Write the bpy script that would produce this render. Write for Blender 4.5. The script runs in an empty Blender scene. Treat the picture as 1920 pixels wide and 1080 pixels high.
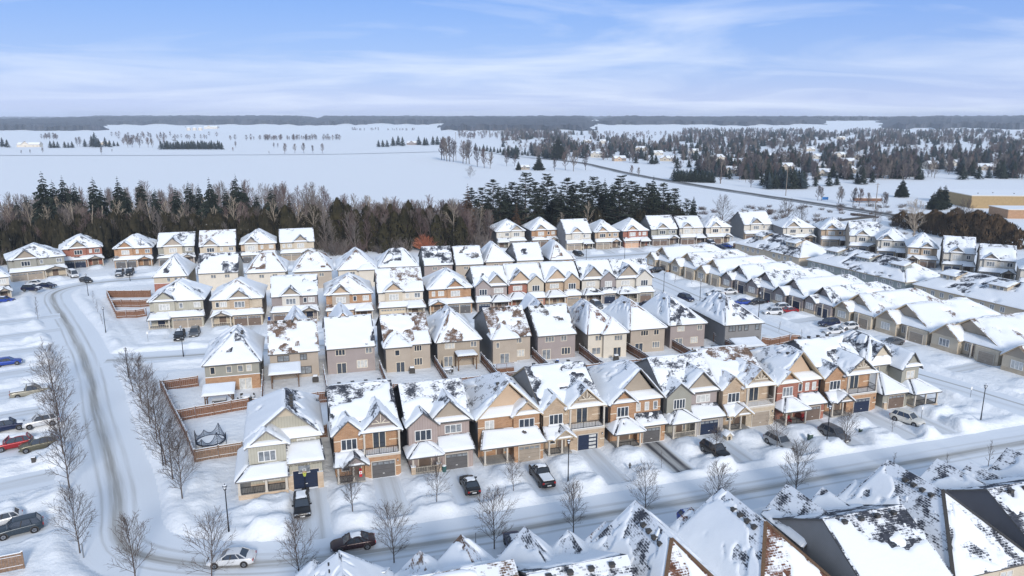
import bpy, math, random
import numpy as np
from mathutils import Vector, Matrix
R = math.radians
C = bpy.context.scene.collection
SC = bpy.context.scene
# ------------------------------------------------------------ camera
CAMH = 45.0; FPX = 1400.0; PITCH = math.atan(318 / FPX)
cam = bpy.data.cameras.new('camera'); cam.sensor_width = 36; cam.lens = FPX / 1920 * 36
cam.clip_start = 0.5; cam.clip_end = 40000
camo = bpy.data.objects.new('camera', cam); C.objects.link(camo)
camo.location = (0, 0, CAMH); camo.rotation_euler = (math.pi / 2 - PITCH, 0, 0); SC.camera = camo
# ------------------------------------------------------------ world, sun, exposure
SUN_EL, SUN_AZ = 24.0, 163.0      # azimuth clockwise from +Y
wd = bpy.data.worlds.new('World'); SC.world = wd; wd.use_nodes = True
nt = wd.node_tree; N = nt.nodes; L = nt.links; N.clear()
out = N.new('ShaderNodeOutputWorld'); bg = N.new('ShaderNodeBackground'); bg.inputs[1].default_value = 0.13
sky = N.new('ShaderNodeTexSky'); sky.sky_type = 'NISHITA'; sky.sun_disc = False
sky.sun_elevation = R(SUN_EL); sky.sun_rotation = R(SUN_AZ); sky.air_density = 1.2; sky.dust_density = 0.6; sky.ozone_density = 3.0
tc = N.new('ShaderNodeTexCoord'); sep = N.new('ShaderNodeSeparateXYZ'); L.new(tc.outputs['Generated'], sep.inputs[0])
# clouds live on a plane high above: direction divided by its height
mx = N.new('ShaderNodeMath'); mx.operation = 'ADD'; mx.inputs[1].default_value = 0.10; L.new(sep.outputs[2], mx.inputs[0])
cmb = N.new('ShaderNodeCombineXYZ')
for i in (0, 1):
    d = N.new('ShaderNodeMath'); d.operation = 'DIVIDE'; L.new(sep.outputs[i], d.inputs[0]); L.new(mx.outputs[0], d.inputs[1]); L.new(d.outputs[0], cmb.inputs[i])
mp = N.new('ShaderNodeMapping'); mp.inputs['Location'].default_value = (2.2, 0.6, 0); mp.inputs['Rotation'].default_value = (0, 0, R(-14)); mp.inputs['Scale'].default_value = (0.42, 0.60, 1); L.new(cmb.outputs[0], mp.inputs[0])
n1 = N.new('ShaderNodeTexNoise'); n1.inputs['Scale'].default_value = 1.1; n1.inputs['Detail'].default_value = 8; n1.inputs['Roughness'].default_value = 0.56; n1.inputs['Distortion'].default_value = 0.7; L.new(mp.outputs[0], n1.inputs[0])
cr = N.new('ShaderNodeValToRGB'); cr.color_ramp.elements[0].position = 0.44; cr.color_ramp.elements[1].position = 0.78
cr.color_ramp.elements[0].color = (0, 0, 0, 1); cr.color_ramp.elements[1].color = (1, 1, 1, 1); L.new(n1.outputs[0], cr.inputs[0])
# clear-sky colour deepened with height and blended into the Nishita sky
gr = N.new('ShaderNodeValToRGB'); e = gr.color_ramp.elements; e[0].position = 0.0; e[0].color = (0.44, 0.55, 0.93, 1); e[1].position = 1.0; e[1].color = (0.31, 0.42, 0.585, 1)
q = e.new(0.06); q.color = (0.21, 0.37, 0.86, 1); q = e.new(0.15); q.color = (0.10, 0.27, 0.80, 1); q = e.new(0.34); q.color = (0.27, 0.40, 0.63, 1); L.new(sep.outputs[2], gr.inputs[0])
sc_ = N.new('ShaderNodeMixRGB'); sc_.blend_type = 'MULTIPLY'; sc_.inputs[0].default_value = 1; sc_.inputs[2].default_value = (6.2, 6.2, 6.2, 1); L.new(gr.outputs[0], sc_.inputs[1])
tint = N.new('ShaderNodeMixRGB'); tint.inputs[0].default_value = 0.80; L.new(sky.outputs[0], tint.inputs[1]); L.new(sc_.outputs[0], tint.inputs[2])
veil = N.new('ShaderNodeMath'); veil.operation = 'MULTIPLY_ADD'; veil.inputs[1].default_value = 0.78; veil.inputs[2].default_value = 0.04; L.new(cr.outputs[0], veil.inputs[0])
mix = N.new('ShaderNodeMixRGB'); mix.inputs[2].default_value = (5.4, 5.8, 6.5, 1); L.new(veil.outputs[0], mix.inputs[0]); L.new(tint.outputs[0], mix.inputs[1])
L.new(mix.outputs[0], bg.inputs[0]); L.new(bg.outputs[0], out.inputs[0])
sl = bpy.data.lights.new('sun', 'SUN'); sl.energy = 2.2; sl.angle = R(11); sl.color = (1.0, 0.95, 0.89)
so = bpy.data.objects.new('sun', sl); C.objects.link(so)
sdir = Vector((math.sin(R(SUN_AZ)) * math.cos(R(SUN_EL)), math.cos(R(SUN_AZ)) * math.cos(R(SUN_EL)), math.sin(R(SUN_EL))))
so.rotation_euler = sdir.to_track_quat('Z', 'Y').to_euler(); so.location = (0, -50, 120)
SC.view_settings.view_transform = 'Standard'; SC.view_settings.look = 'None'; SC.view_settings.exposure = 0.40; SC.view_settings.gamma = 1.0
SC.render.engine = 'CYCLES'
SC.cycles.max_bounces = 5; SC.cycles.diffuse_bounces = 3; SC.cycles.glossy_bounces = 2; SC.cycles.transmission_bounces = 2; SC.cycles.volume_bounces = 1
SC.cycles.transparent_max_bounces = 6; SC.cycles.use_denoising = True

# ------------------------------------------------------------ maps between street frame and world
CA, SA = math.cos(R(17)), math.sin(R(17))
def W(u, w): return (u * CA - w * SA, u * SA + w * CA)
def UW(X, Y): return (X * CA + Y * SA, -X * SA + Y * CA)
_c, _s = math.cos(PITCH), math.sin(PITCH)
def at(x, y, z=0.0):          # the point of the plane at height z that a survey sighting gives
    v = y - 540; h = CAMH - z; d = h * (FPX * _c - v * _s) / (FPX * _s + v * _c)
    return ((x - 960) / FPX * (d * _c + h * _s), d)

# ------------------------------------------------------------ noise
def _hash(ix, iy, seed):
    n = (ix.astype(np.int64) * 374761393 + iy.astype(np.int64) * 668265263 + int(seed) * 1442695041) & 0x7fffffff
    n = ((n ^ (n >> 13)) * 1274126177) & 0x7fffffff
    n = n ^ (n >> 16)
    return (n & 0xffff) / 65535.0
def vn(x, y, seed=0):
    x = np.asarray(x, float); y = np.asarray(y, float)
    ix = np.floor(x); iy = np.floor(y); fx = x - ix; fy = y - iy
    fx = fx * fx * (3 - 2 * fx); fy = fy * fy * (3 - 2 * fy)
    a = _hash(ix, iy, seed); b = _hash(ix + 1, iy, seed); c = _hash(ix, iy + 1, seed); d = _hash(ix + 1, iy + 1, seed)
    return (a * (1 - fx) + b * fx) * (1 - fy) + (c * (1 - fx) + d * fx) * fy
def fbm(x, y, seed=0, o=3):
    r = 0; a = 0.5; t = 0
    for i in range(o):
        r = r + a * vn(x * 2 ** i + 17 * i, y * 2 ** i - 9 * i, seed + i); t += a; a *= 0.5
    return r / t
def sm(x): x = np.clip(x, 0, 1); return x * x * (3 - 2 * x)

# ------------------------------------------------------------ materials
MATS = {}
def mat(name, col, rough=0.8, metal=0.0, spec=0.3, var=0.0, vscale=1.0, bump=0.0, bscale=8.0, bdist=0.05, emit=None):
    if name in MATS: return MATS[name]
    m = bpy.data.materials.new(name); m.use_nodes = True; n = m.node_tree.nodes; l = m.node_tree.links; b = n['Principled BSDF']
    b.inputs['Base Color'].default_value = (*col, 1); b.inputs['Roughness'].default_value = rough; b.inputs['Metallic'].default_value = metal
    b.inputs['Specular IOR Level'].default_value = spec
    t = n.new('ShaderNodeTexCoord')
    if var:
        x = n.new('ShaderNodeTexNoise'); x.inputs['Scale'].default_value = vscale; x.inputs['Detail'].default_value = 4; l.new(t.outputs['Object'], x.inputs[0])
        r = n.new('ShaderNodeValToRGB'); r.color_ramp.elements[0].position = 0.3; r.color_ramp.elements[1].position = 0.7
        r.color_ramp.elements[0].color = (*[c * (1 - var) for c in col], 1); r.color_ramp.elements[1].color = (*[min(1, c * (1 + var)) for c in col], 1)
        l.new(x.outputs[0], r.inputs[0]); l.new(r.outputs[0], b.inputs['Base Color'])
    if bump:
        x = n.new('ShaderNodeTexNoise'); x.inputs['Scale'].default_value = bscale; x.inputs['Detail'].default_value = 5; l.new(t.outputs['Object'], x.inputs[0])
        u = n.new('ShaderNodeBump'); u.inputs['Strength'].default_value = bump; u.inputs['Distance'].default_value = bdist
        l.new(x.outputs[0], u.inputs['Height']); l.new(u.outputs[0], b.inputs['Normal'])
    if emit: b.inputs['Emission Color'].default_value = (*emit, 1); b.inputs['Emission Strength'].default_value = 1
    MATS[name] = m; return m
def brickmat(name, c1, c2, mortar, bw=0.42, bh=0.15):
    m = mat(name, c1, 0.9, spec=0.15); n = m.node_tree.nodes; l = m.node_tree.links; b = n['Principled BSDF']
    t = n.new('ShaderNodeTexCoord'); s = n.new('ShaderNodeSeparateXYZ'); l.new(t.outputs['Object'], s.inputs[0])
    a = n.new('ShaderNodeMath'); a.operation = 'ADD'; l.new(s.outputs[0], a.inputs[0]); l.new(s.outputs[1], a.inputs[1])
    c = n.new('ShaderNodeCombineXYZ'); l.new(a.outputs[0], c.inputs[0]); l.new(s.outputs[2], c.inputs[1])
    k = n.new('ShaderNodeTexBrick'); k.inputs['Scale'].default_value = 1; k.inputs['Brick Width'].default_value = bw; k.inputs['Row Height'].default_value = bh
    k.inputs['Mortar Size'].default_value = 0.012; k.inputs['Color1'].default_value = (*c1, 1); k.inputs['Color2'].default_value = (*c2, 1); k.inputs['Mortar'].default_value = (*mortar, 1)
    l.new(c.outputs[0], k.inputs[0])
    x = n.new('ShaderNodeTexNoise'); x.inputs['Scale'].default_value = 0.9; x.inputs['Detail'].default_value = 3; l.new(t.outputs['Object'], x.inputs[0])
    h = n.new('ShaderNodeHueSaturation'); mr = n.new('ShaderNodeMapRange'); mr.inputs[3].default_value = 0.75; mr.inputs[4].default_value = 1.2; l.new(x.outputs[0], mr.inputs[0])
    l.new(mr.outputs[0], h.inputs['Value']); l.new(k.outputs[0], h.inputs['Color']); l.new(h.outputs[0], b.inputs['Base Color'])
    return m
def sidingmat(name, col, pitch=0.16, vertical=False):
    m = mat(name, col, 0.75, spec=0.2); n = m.node_tree.nodes; l = m.node_tree.links; b = n['Principled BSDF']
    t = n.new('ShaderNodeTexCoord'); s = n.new('ShaderNodeSeparateXYZ'); l.new(t.outputs['Object'], s.inputs[0])
    src = s.outputs[2]
    if vertical:
        a0 = n.new('ShaderNodeMath'); a0.operation = 'ADD'; l.new(s.outputs[0], a0.inputs[0]); l.new(s.outputs[1], a0.inputs[1]); src = a0.outputs[0]
    a = n.new('ShaderNodeMath'); a.operation = 'DIVIDE'; a.inputs[1].default_value = pitch; l.new(src, a.inputs[0])
    f = n.new('ShaderNodeMath'); f.operation = 'FRACT'; l.new(a.outputs[0], f.inputs[0])
    g = n.new('ShaderNodeMath'); g.operation = 'GREATER_THAN'; g.inputs[1].default_value = 0.84; l.new(f.outputs[0], g.inputs[0])
    x = n.new('ShaderNodeTexNoise'); x.inputs['Scale'].default_value = 0.7; x.inputs['Detail'].default_value = 5; l.new(t.outputs['Object'], x.inputs[0])
    r = n.new('ShaderNodeMapRange'); r.inputs[3].default_value = 0.86; r.inputs[4].default_value = 1.12; l.new(x.outputs[0], r.inputs[0])
    mm = n.new('ShaderNodeMath'); mm.operation = 'MULTIPLY_ADD'; mm.inputs[1].default_value = -0.2; l.new(g.outputs[0], mm.inputs[0]); l.new(r.outputs[0], mm.inputs[2])
    h = n.new('ShaderNodeHueSaturation'); h.inputs['Color'].default_value = (*col, 1); l.new(mm.outputs[0], h.inputs['Value']); l.new(h.outputs[0], b.inputs['Base Color'])
    return m
def shinglemat(name, col, dusting):
    """courses of shingle with wind-blown snow caught in them; dusting 0..1 is how much of it stays white"""
    m = mat(name, col, 0.95, spec=0.1); n = m.node_tree.nodes; l = m.node_tree.links; b = n['Principled BSDF']
    uv = n.new('ShaderNodeUVMap'); uv.uv_map = 'UVMap'
    k = n.new('ShaderNodeTexBrick'); k.offset = 0.5; k.inputs['Scale'].default_value = 1; k.inputs['Brick Width'].default_value = 0.42; k.inputs['Row Height'].default_value = 0.21
    k.inputs['Mortar Size'].default_value = 0.035; k.inputs['Mortar Smooth'].default_value = 0.6; k.inputs['Color1'].default_value = (0.1, 0.1, 0.1, 1); k.inputs['Color2'].default_value = (0.9, 0.9, 0.9, 1); k.inputs['Mortar'].default_value = (1, 1, 1, 1)
    l.new(uv.outputs[0], k.inputs[0])
    x = n.new('ShaderNodeTexNoise'); x.inputs['Scale'].default_value = 0.55; x.inputs['Detail'].default_value = 6; x.inputs['Roughness'].default_value = 0.62; l.new(uv.outputs[0], x.inputs[0])
    y = n.new('ShaderNodeTexNoise'); y.inputs['Scale'].default_value = 4.0; y.inputs['Detail'].default_value = 3; l.new(uv.outputs[0], y.inputs[0])
    a = n.new('ShaderNodeMath'); a.operation = 'MULTIPLY_ADD'; a.inputs[1].default_value = 0.24; l.new(k.outputs['Color'], a.inputs[0]); xm = n.new('ShaderNodeMath'); xm.operation = 'MULTIPLY_ADD'; xm.inputs[1].default_value = 1.7; xm.inputs[2].default_value = -.32; l.new(x.outputs[0], xm.inputs[0]); l.new(xm.outputs[0], a.inputs[2])
    a2 = n.new('ShaderNodeMath'); a2.operation = 'MULTIPLY_ADD'; a2.inputs[1].default_value = 0.35; l.new(y.outputs[0], a2.inputs[0]); l.new(a.outputs[0], a2.inputs[2])
    r = n.new('ShaderNodeMapRange'); c = 1.02 - 0.36 * dusting; r.inputs[1].default_value = c - 0.10; r.inputs[2].default_value = c + 0.08; l.new(a2.outputs[0], r.inputs[0])
    z = n.new('ShaderNodeTexNoise'); z.inputs['Scale'].default_value = 2.5; z.inputs['Detail'].default_value = 4; l.new(uv.outputs[0], z.inputs[0])
    rr = n.new('ShaderNodeValToRGB'); rr.color_ramp.elements[0].position = 0.35; rr.color_ramp.elements[1].position = 0.68
    rr.color_ramp.elements[0].color = (*[q * 0.6 for q in col], 1); rr.color_ramp.elements[1].color = (*[q * 1.35 for q in col], 1); l.new(z.outputs[0], rr.inputs[0])
    mi = n.new('ShaderNodeMixRGB'); mi.inputs[2].default_value = (0.80, 0.82, 0.85, 1); l.new(r.outputs[0], mi.inputs[0]); l.new(rr.outputs[0], mi.inputs[1]); l.new(mi.outputs[0], b.inputs['Base Color'])
    return m
def snowmat(name, col=(0.84, 0.86, 0.885), bs=1.3, bstr=0.35, bd=0.12):
    m = mat(name, col, 0.7, spec=0.15); n = m.node_tree.nodes; l = m.node_tree.links; b = n['Principled BSDF']
    t = n.new('ShaderNodeTexCoord')
    x = n.new('ShaderNodeTexNoise'); x.inputs['Scale'].default_value = bs; x.inputs['Detail'].default_value = 8; x.inputs['Roughness'].default_value = 0.6; l.new(t.outputs['Object'], x.inputs[0])
    u = n.new('ShaderNodeBump'); u.inputs['Strength'].default_value = bstr; u.inputs['Distance'].default_value = bd; l.new(x.outputs[0], u.inputs['Height']); l.new(u.outputs[0], b.inputs['Normal'])
    return m
snowmat('roof_snow', bs=1.6, bstr=0.3, bd=0.1); snowmat('ground_snow', (0.81, 0.835, 0.865), 0.9, 0.7, 0.35); snowmat('small_snow', bs=4)
for nm, c in dict(charcoal=(0.055, 0.06, 0.075), brown=(0.17, 0.115, 0.085), greyb=(0.12, 0.11, 0.105), rust=(0.15, 0.075, 0.05)).items():
    for k, d in (('bare', 0.25), ('dust', 0.62), ('white', 0.86)): shinglemat('shingle_%s_%s' % (nm, k), c, d)
brickmat('brick_orange', (0.36, 0.185, 0.09), (0.45, 0.255, 0.135), (0.42, 0.36, 0.3))
brickmat('brick_tan', (0.40, 0.285, 0.19), (0.48, 0.36, 0.25), (0.5, 0.43, 0.35))
brickmat('brick_red', (0.27, 0.09, 0.06), (0.36, 0.135, 0.09), (0.4, 0.3, 0.25))
brickmat('brick_buff', (0.45, 0.365, 0.26), (0.53, 0.44, 0.33), (0.5, 0.45, 0.38))
brickmat('stone_buff', (0.50, 0.38, 0.27), (0.62, 0.50, 0.38), (0.45, 0.38, 0.3), 0.7, 0.3)
for nm, c in dict(taupe=(0.29, 0.25, 0.24), beige=(0.43, 0.365, 0.30), cream=(0.66, 0.60, 0.51), greige=(0.32, 0.31, 0.265), grey=(0.25, 0.245, 0.245), mauve=(0.345, 0.295, 0.28),
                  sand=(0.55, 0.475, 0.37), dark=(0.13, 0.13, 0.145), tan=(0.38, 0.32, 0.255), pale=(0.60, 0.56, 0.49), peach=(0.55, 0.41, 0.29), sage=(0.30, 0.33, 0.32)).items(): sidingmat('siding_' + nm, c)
sidingmat('board_greige', (0.42, 0.40, 0.33), 0.34, True); sidingmat('board_taupe', (0.37, 0.30, 0.275), 0.34, True); sidingmat('board_grey', (0.36, 0.335, 0.32), 0.34, True)
mat('fascia', (0.10, 0.095, 0.09), 0.6); mat('fascia_tan', (0.42, 0.33, 0.22), 0.6); mat('fascia_grey', (0.2, 0.19, 0.18), 0.6)
mat('trim_white', (0.75, 0.74, 0.71), 0.5); mat('trim_cream', (0.68, 0.6, 0.48), 0.5); mat('trim_dark', (0.06, 0.055, 0.05), 0.5); mat('post', (0.55, 0.50, 0.43), 0.6)
mat('glass_dark', (0.035, 0.045, 0.06), 0.08, spec=0.9); mat('glass_blind', (0.52, 0.52, 0.50), 0.25, spec=0.7, var=0.25, vscale=2); mat('glass_half', (0.20, 0.215, 0.23), 0.12, spec=0.9, var=0.5, vscale=1.5)
mat('door_brown', (0.16, 0.115, 0.09), 0.55, var=0.1); mat('door_taupe', (0.33, 0.275, 0.22), 0.55, var=0.08); mat('door_navy', (0.02, 0.03, 0.06), 0.35); mat('door_grey', (0.11, 0.105, 0.105), 0.5, var=0.1)
mat('door_cream', (0.62, 0.52, 0.38), 0.55); mat('door_pink', (0.60, 0.40, 0.28), 0.55); mat('concrete', (0.36, 0.34, 0.31), 0.9, var=0.15, vscale=3)
mat('wood_fence', (0.20, 0.105, 0.065), 0.85, var=0.3, vscale=4); mat('wood_fence_old', (0.22, 0.145, 0.10), 0.85, var=0.3, vscale=4); mat('wood_dark', (0.14, 0.085, 0.05), 0.8, var=0.2, vscale=5)
mat('black_metal', (0.02, 0.022, 0.028), 0.45, metal=0.3); mat('grey_metal', (0.3, 0.31, 0.32), 0.4, metal=0.6); mat('pole_wood', (0.24, 0.19, 0.15), 0.9)
mat('asphalt', (0.06, 0.06, 0.065), 0.9, var=0.3, vscale=1.5); mat('tyre', (0.015, 0.015, 0.017), 0.9); mat('rim', (0.35, 0.36, 0.38), 0.35, metal=0.8)
mat('lamp_glass', (0.75, 0.77, 0.8), 0.2); mat('head_glass', (0.6, 0.65, 0.7), 0.1, spec=0.8); mat('tail_red', (0.35, 0.02, 0.02), 0.3)
mat('bark', (0.105, 0.085, 0.075), 0.95, var=0.25, vscale=3); mat('bark_pale', (0.34, 0.285, 0.225), 0.95, var=0.25, vscale=1); mat('bark_wood', (0.165, 0.14, 0.125), 0.95, var=0.3, vscale=0.3)
mat('bark_far', (0.10, 0.085, 0.09), 0.95, var=0.3, vscale=0.2); mat('bark_orange', (0.46, 0.17, 0.095), 0.9, var=0.3, vscale=1); mat('bark_plum', (0.13, 0.092, 0.085), 0.95, var=0.3, vscale=0.3)
def leafmat(name, c1, c2, sc=0.6, snow=0.0):
    m = mat(name, c1, 0.9, spec=0.1, var=0.01); n = m.node_tree.nodes; l = m.node_tree.links
    r = [q for q in n if q.type == 'VALTORGB'][0]; r.color_ramp.elements[0].color = (*c1, 1); r.color_ramp.elements[1].color = (*c2, 1)
    [q for q in n if q.type == 'TEX_NOISE'][0].inputs['Scale'].default_value = sc
    if snow: e = r.color_ramp.elements.new(0.70 + 0.1 * (1 - snow)); e.color = (*c2, 1); e = r.color_ramp.elements[-1]; e.position = 0.74 + 0.1 * (1 - snow); e.color = (0.6, 0.63, 0.66, 1)
leafmat('spruce', (0.012, 0.020, 0.018), (0.045, 0.055, 0.04)); leafmat('pine', (0.022, 0.032, 0.026), (0.075, 0.085, 0.06)); leafmat('cedar', (0.018, 0.018, 0.010), (0.062, 0.052, 0.026), 0.5)
leafmat('spruce_blue', (0.02, 0.035, 0.045), (0.06, 0.08, 0.085)); leafmat('rustpine', (0.05, 0.03, 0.02), (0.11, 0.07, 0.045)); leafmat('haze_tinted_wood', (0.03, 0.036, 0.048), (0.075, 0.08, 0.10), 0.02)  # forest canopy tinted blue: some distance haze is put into its colour
leafmat('hedge', (0.04, 0.025, 0.015), (0.12, 0.08, 0.045), 0.4)

# ------------------------------------------------------------ mesh builder
class MB:
    def __init__(s): s.v = []; s.f = []; s.m = []; s.uv = []; s.names = []
    def mi(s, m):
        if m not in s.names: s.names.append(m)
        return s.names.index(m)
    def face(s, pts, m, uv=None):
        b = len(s.v); s.v += [tuple(p) for p in pts]; s.f.append(tuple(range(b, b + len(pts)))); s.m.append(s.mi(m)); s.uv += uv if uv else [(0, 0)] * len(pts)
    def box(s, x0, x1, y0, y1, z0, z1, m, top=None):
        p = [(x0, y0, z0), (x1, y0, z0), (x1, y1, z0), (x0, y1, z0), (x0, y0, z1), (x1, y0, z1), (x1, y1, z1), (x0, y1, z1)]
        for i, q in enumerate(((0, 1, 5, 4), (1, 2, 6, 5), (2, 3, 7, 6), (3, 0, 4, 7), (4, 5, 6, 7), (3, 2, 1, 0))): s.face([p[k] for k in q], top if (i == 4 and top) else m)
    def tube(s, p0, p1, r0, r1, m, n=6, cap=False):
        p0 = Vector(p0); p1 = Vector(p1); d = (p1 - p0)
        if d.length < 1e-6: return
        d.normalize(); a = d.orthogonal().normalized(); b = d.cross(a)
        q0 = [p0 + (a * math.cos(k * 2 * math.pi / n) + b * math.sin(k * 2 * math.pi / n)) * r0 for k in range(n)]
        q1 = [p1 + (a * math.cos(k * 2 * math.pi / n) + b * math.sin(k * 2 * math.pi / n)) * r1 for k in range(n)]
        for k in range(n): s.face([q0[k], q0[(k + 1) % n], q1[(k + 1) % n], q1[k]], m)
        if cap: s.face(q1, m); s.face(q0[::-1], m)
    def bar(s, p0, p1, w, h, m):
        p0 = Vector(p0); p1 = Vector(p1); d = (p1 - p0).normalized(); up = Vector((0, 0, 1))
        if abs(d.z) > .95: up = Vector((0, 1, 0))
        a = d.cross(up).normalized() * w / 2; b = a.cross(d).normalized() * h / 2
        q = [p0 - a - b, p0 + a - b, p0 + a + b, p0 - a + b]; r = [x + (p1 - p0) for x in q]
        for k in range(4): s.face([q[k], q[(k + 1) % 4], r[(k + 1) % 4], r[k]], m)
        s.face(r, m); s.face(q[::-1], m)
    def grid(s, P, m, smooth=True):          # P: (nv, nu, 3)
        nv, nu = P.shape[:2]; b = len(s.v); s.v += [tuple(p) for p in P.reshape(-1, 3).tolist()]; k = s.mi(m)
        for j in range(nv - 1):
            for i in range(nu - 1):
                a = b + j * nu + i; s.f.append((a, a + 1, a + nu + 1, a + nu)); s.m.append(k); s.uv += [(0, 0)] * 4
    def mesh(s, name, smooth=False):
        me = bpy.data.meshes.new(name); me.from_pydata(s.v, [], s.f)
        for n in s.names: me.materials.append(MATS[n])
        me.polygons.foreach_set('material_index', s.m)
        if smooth: me.polygons.foreach_set('use_smooth', [True] * len(s.f))
        if any(u != (0, 0) for u in s.uv[:4000]):
            l = me.uv_layers.new(name='UVMap'); l.data.foreach_set('uv', [c for u in s.uv for c in u])
        me.update(); return me
def link(name, me, parent=None, loc=(0, 0, 0), rz=0, sc=None):
    o = bpy.data.objects.new(name, me); C.objects.link(o); o.location = loc; o.rotation_euler = (0, 0, rz)
    if sc: o.scale = sc if isinstance(sc, tuple) else (sc, sc, sc)
    if parent: o.parent = parent
    return o
def tag(o, label=None, cat=None, group=None, kind=None):
    if label: o['label'] = label
    if cat: o['category'] = cat
    if group: o['group'] = group
    if kind: o['kind'] = kind
    return o
def thing(name, label, cat, loc, rz=0, group=None): return tag(link(name, None, None, loc, rz), label, cat, group)
def copytree(o, parent=None):
    c = o.copy(); C.objects.link(c); c.parent = parent
    for ch in o.children: copytree(ch, c)
    return c
# ------------------------------------------------------------ roofs with real snow on them
def lerp(a, b, t): return a + (b - a) * t
def snow_plane(sb, A, B, Cc, D, T, seed, bare, step, patch=None):
    A, B, Cc, D = [np.array(p, float) for p in (A, B, Cc, D)]
    Lw = np.linalg.norm(B - A); Lt = np.linalg.norm(Cc - D); Lh = np.linalg.norm((Cc + D) / 2 - (A + B) / 2)
    if Lw > 1.5 and Lh > 1.0 and bare < 2:       # wind keeps the edges, hips and ridge clear
        ins = 0.15 + step * .12; k = ins / Lw; A, B = A + (B - A) * k, B + (A - B) * k; m_ = (Cc + D) / 2; q_ = ins * .9 / Lh; b_ = (A + B) / 2
        if Lt > 1: k = ins / Lt; Cc, D = Cc + (D - Cc) * k, D + (Cc - D) * k
        dv = (b_ - m_) * q_; Cc = Cc + dv; D = D + dv
        if Lt <= 1: w_ = (B - A) * q_ * .0; Cc = Cc + w_; D = D - w_
    if Lw < 0.05 or Lh < 0.05: return
    nu = int(np.clip(max(Lw, Lt) / step, 3, 60)); nv = int(np.clip(Lh / step, 3, 50))
    e = 0.06
    def par(n, Len):
        q = min(0.2, e / Len); q2 = min(0.35, 0.28 / Len)
        return np.concatenate([[0, 0, q, q2], np.linspace(q2, 1 - q2, n + 1)[1:-1], [1 - q2, 1 - q, 1, 1]])
    s = par(nu, max(Lw, Lt)); t = par(nv, Lh); S, Tt = np.meshgrid(s, t)
    P = (A * (1 - S[..., None]) + B * S[..., None]) * (1 - Tt[..., None]) + (D * (1 - S[..., None]) + Cc * S[..., None]) * Tt[..., None]
    n = np.cross(B - A, (Cc + D) / 2 - (A + B) / 2); n = n / np.linalg.norm(n)
    if n[2] < 0: n = -n
    wid = Lw * (1 - Tt) + Lt * Tt
    dside = np.minimum(S, 1 - S) * wid; dtop = (1 - Tt) * Lh; dbot = Tt * Lh
    de = np.minimum(np.minimum(dside, dbot + 0.02), dtop + 0.02)
    th = T * (0.35 + 0.65 * sm(de / 0.35)) * (0.8 + 0.4 * vn(P[..., 0] * .6 + P[..., 1] * .5, P[..., 2] * .9 + P[..., 1] * .4, seed + 5))
    if patch is None: patch = 1.0
    q = S * Lw / 4.2; r = Tt * Lh / 3.2
    val = .5 + 1.45 * (fbm(q + seed * 3.17, r + seed * 1.3, seed, 4) - .5) + 0.16 * (vn(q * 6, r * 3, seed + 9) - 0.5)
    rr_ = _hash(np.array([seed]), np.array([3]), 5)[0]; val = val + (0.06 + 0.16 * rr_) * sm(1 - dtop / (1.6 + 1.6 * rr_)) - 0.22 * sm(1 - dbot / 1.8) + 0.06 * sm(1 - dside / 0.8)
    cut = sm((val - bare + 0.03) / 0.07)
    th = th * (1 - cut) + (-0.06) * cut
    ring = np.zeros_like(th, bool); ring[0] = ring[-1] = True; ring[:, 0] = ring[:, -1] = True
    th[ring] = -0.06
    o = (A + B) / 2 - (Cc + D) / 2; o[2] = 0; o = o / (np.linalg.norm(o) + 1e-9)
    P = P + n * th[..., None] + o * (np.where(th > 0, 0.10 * sm(1 - dbot / 0.5), 0))[..., None]
    sb.grid(P, 'roof_snow')
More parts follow.
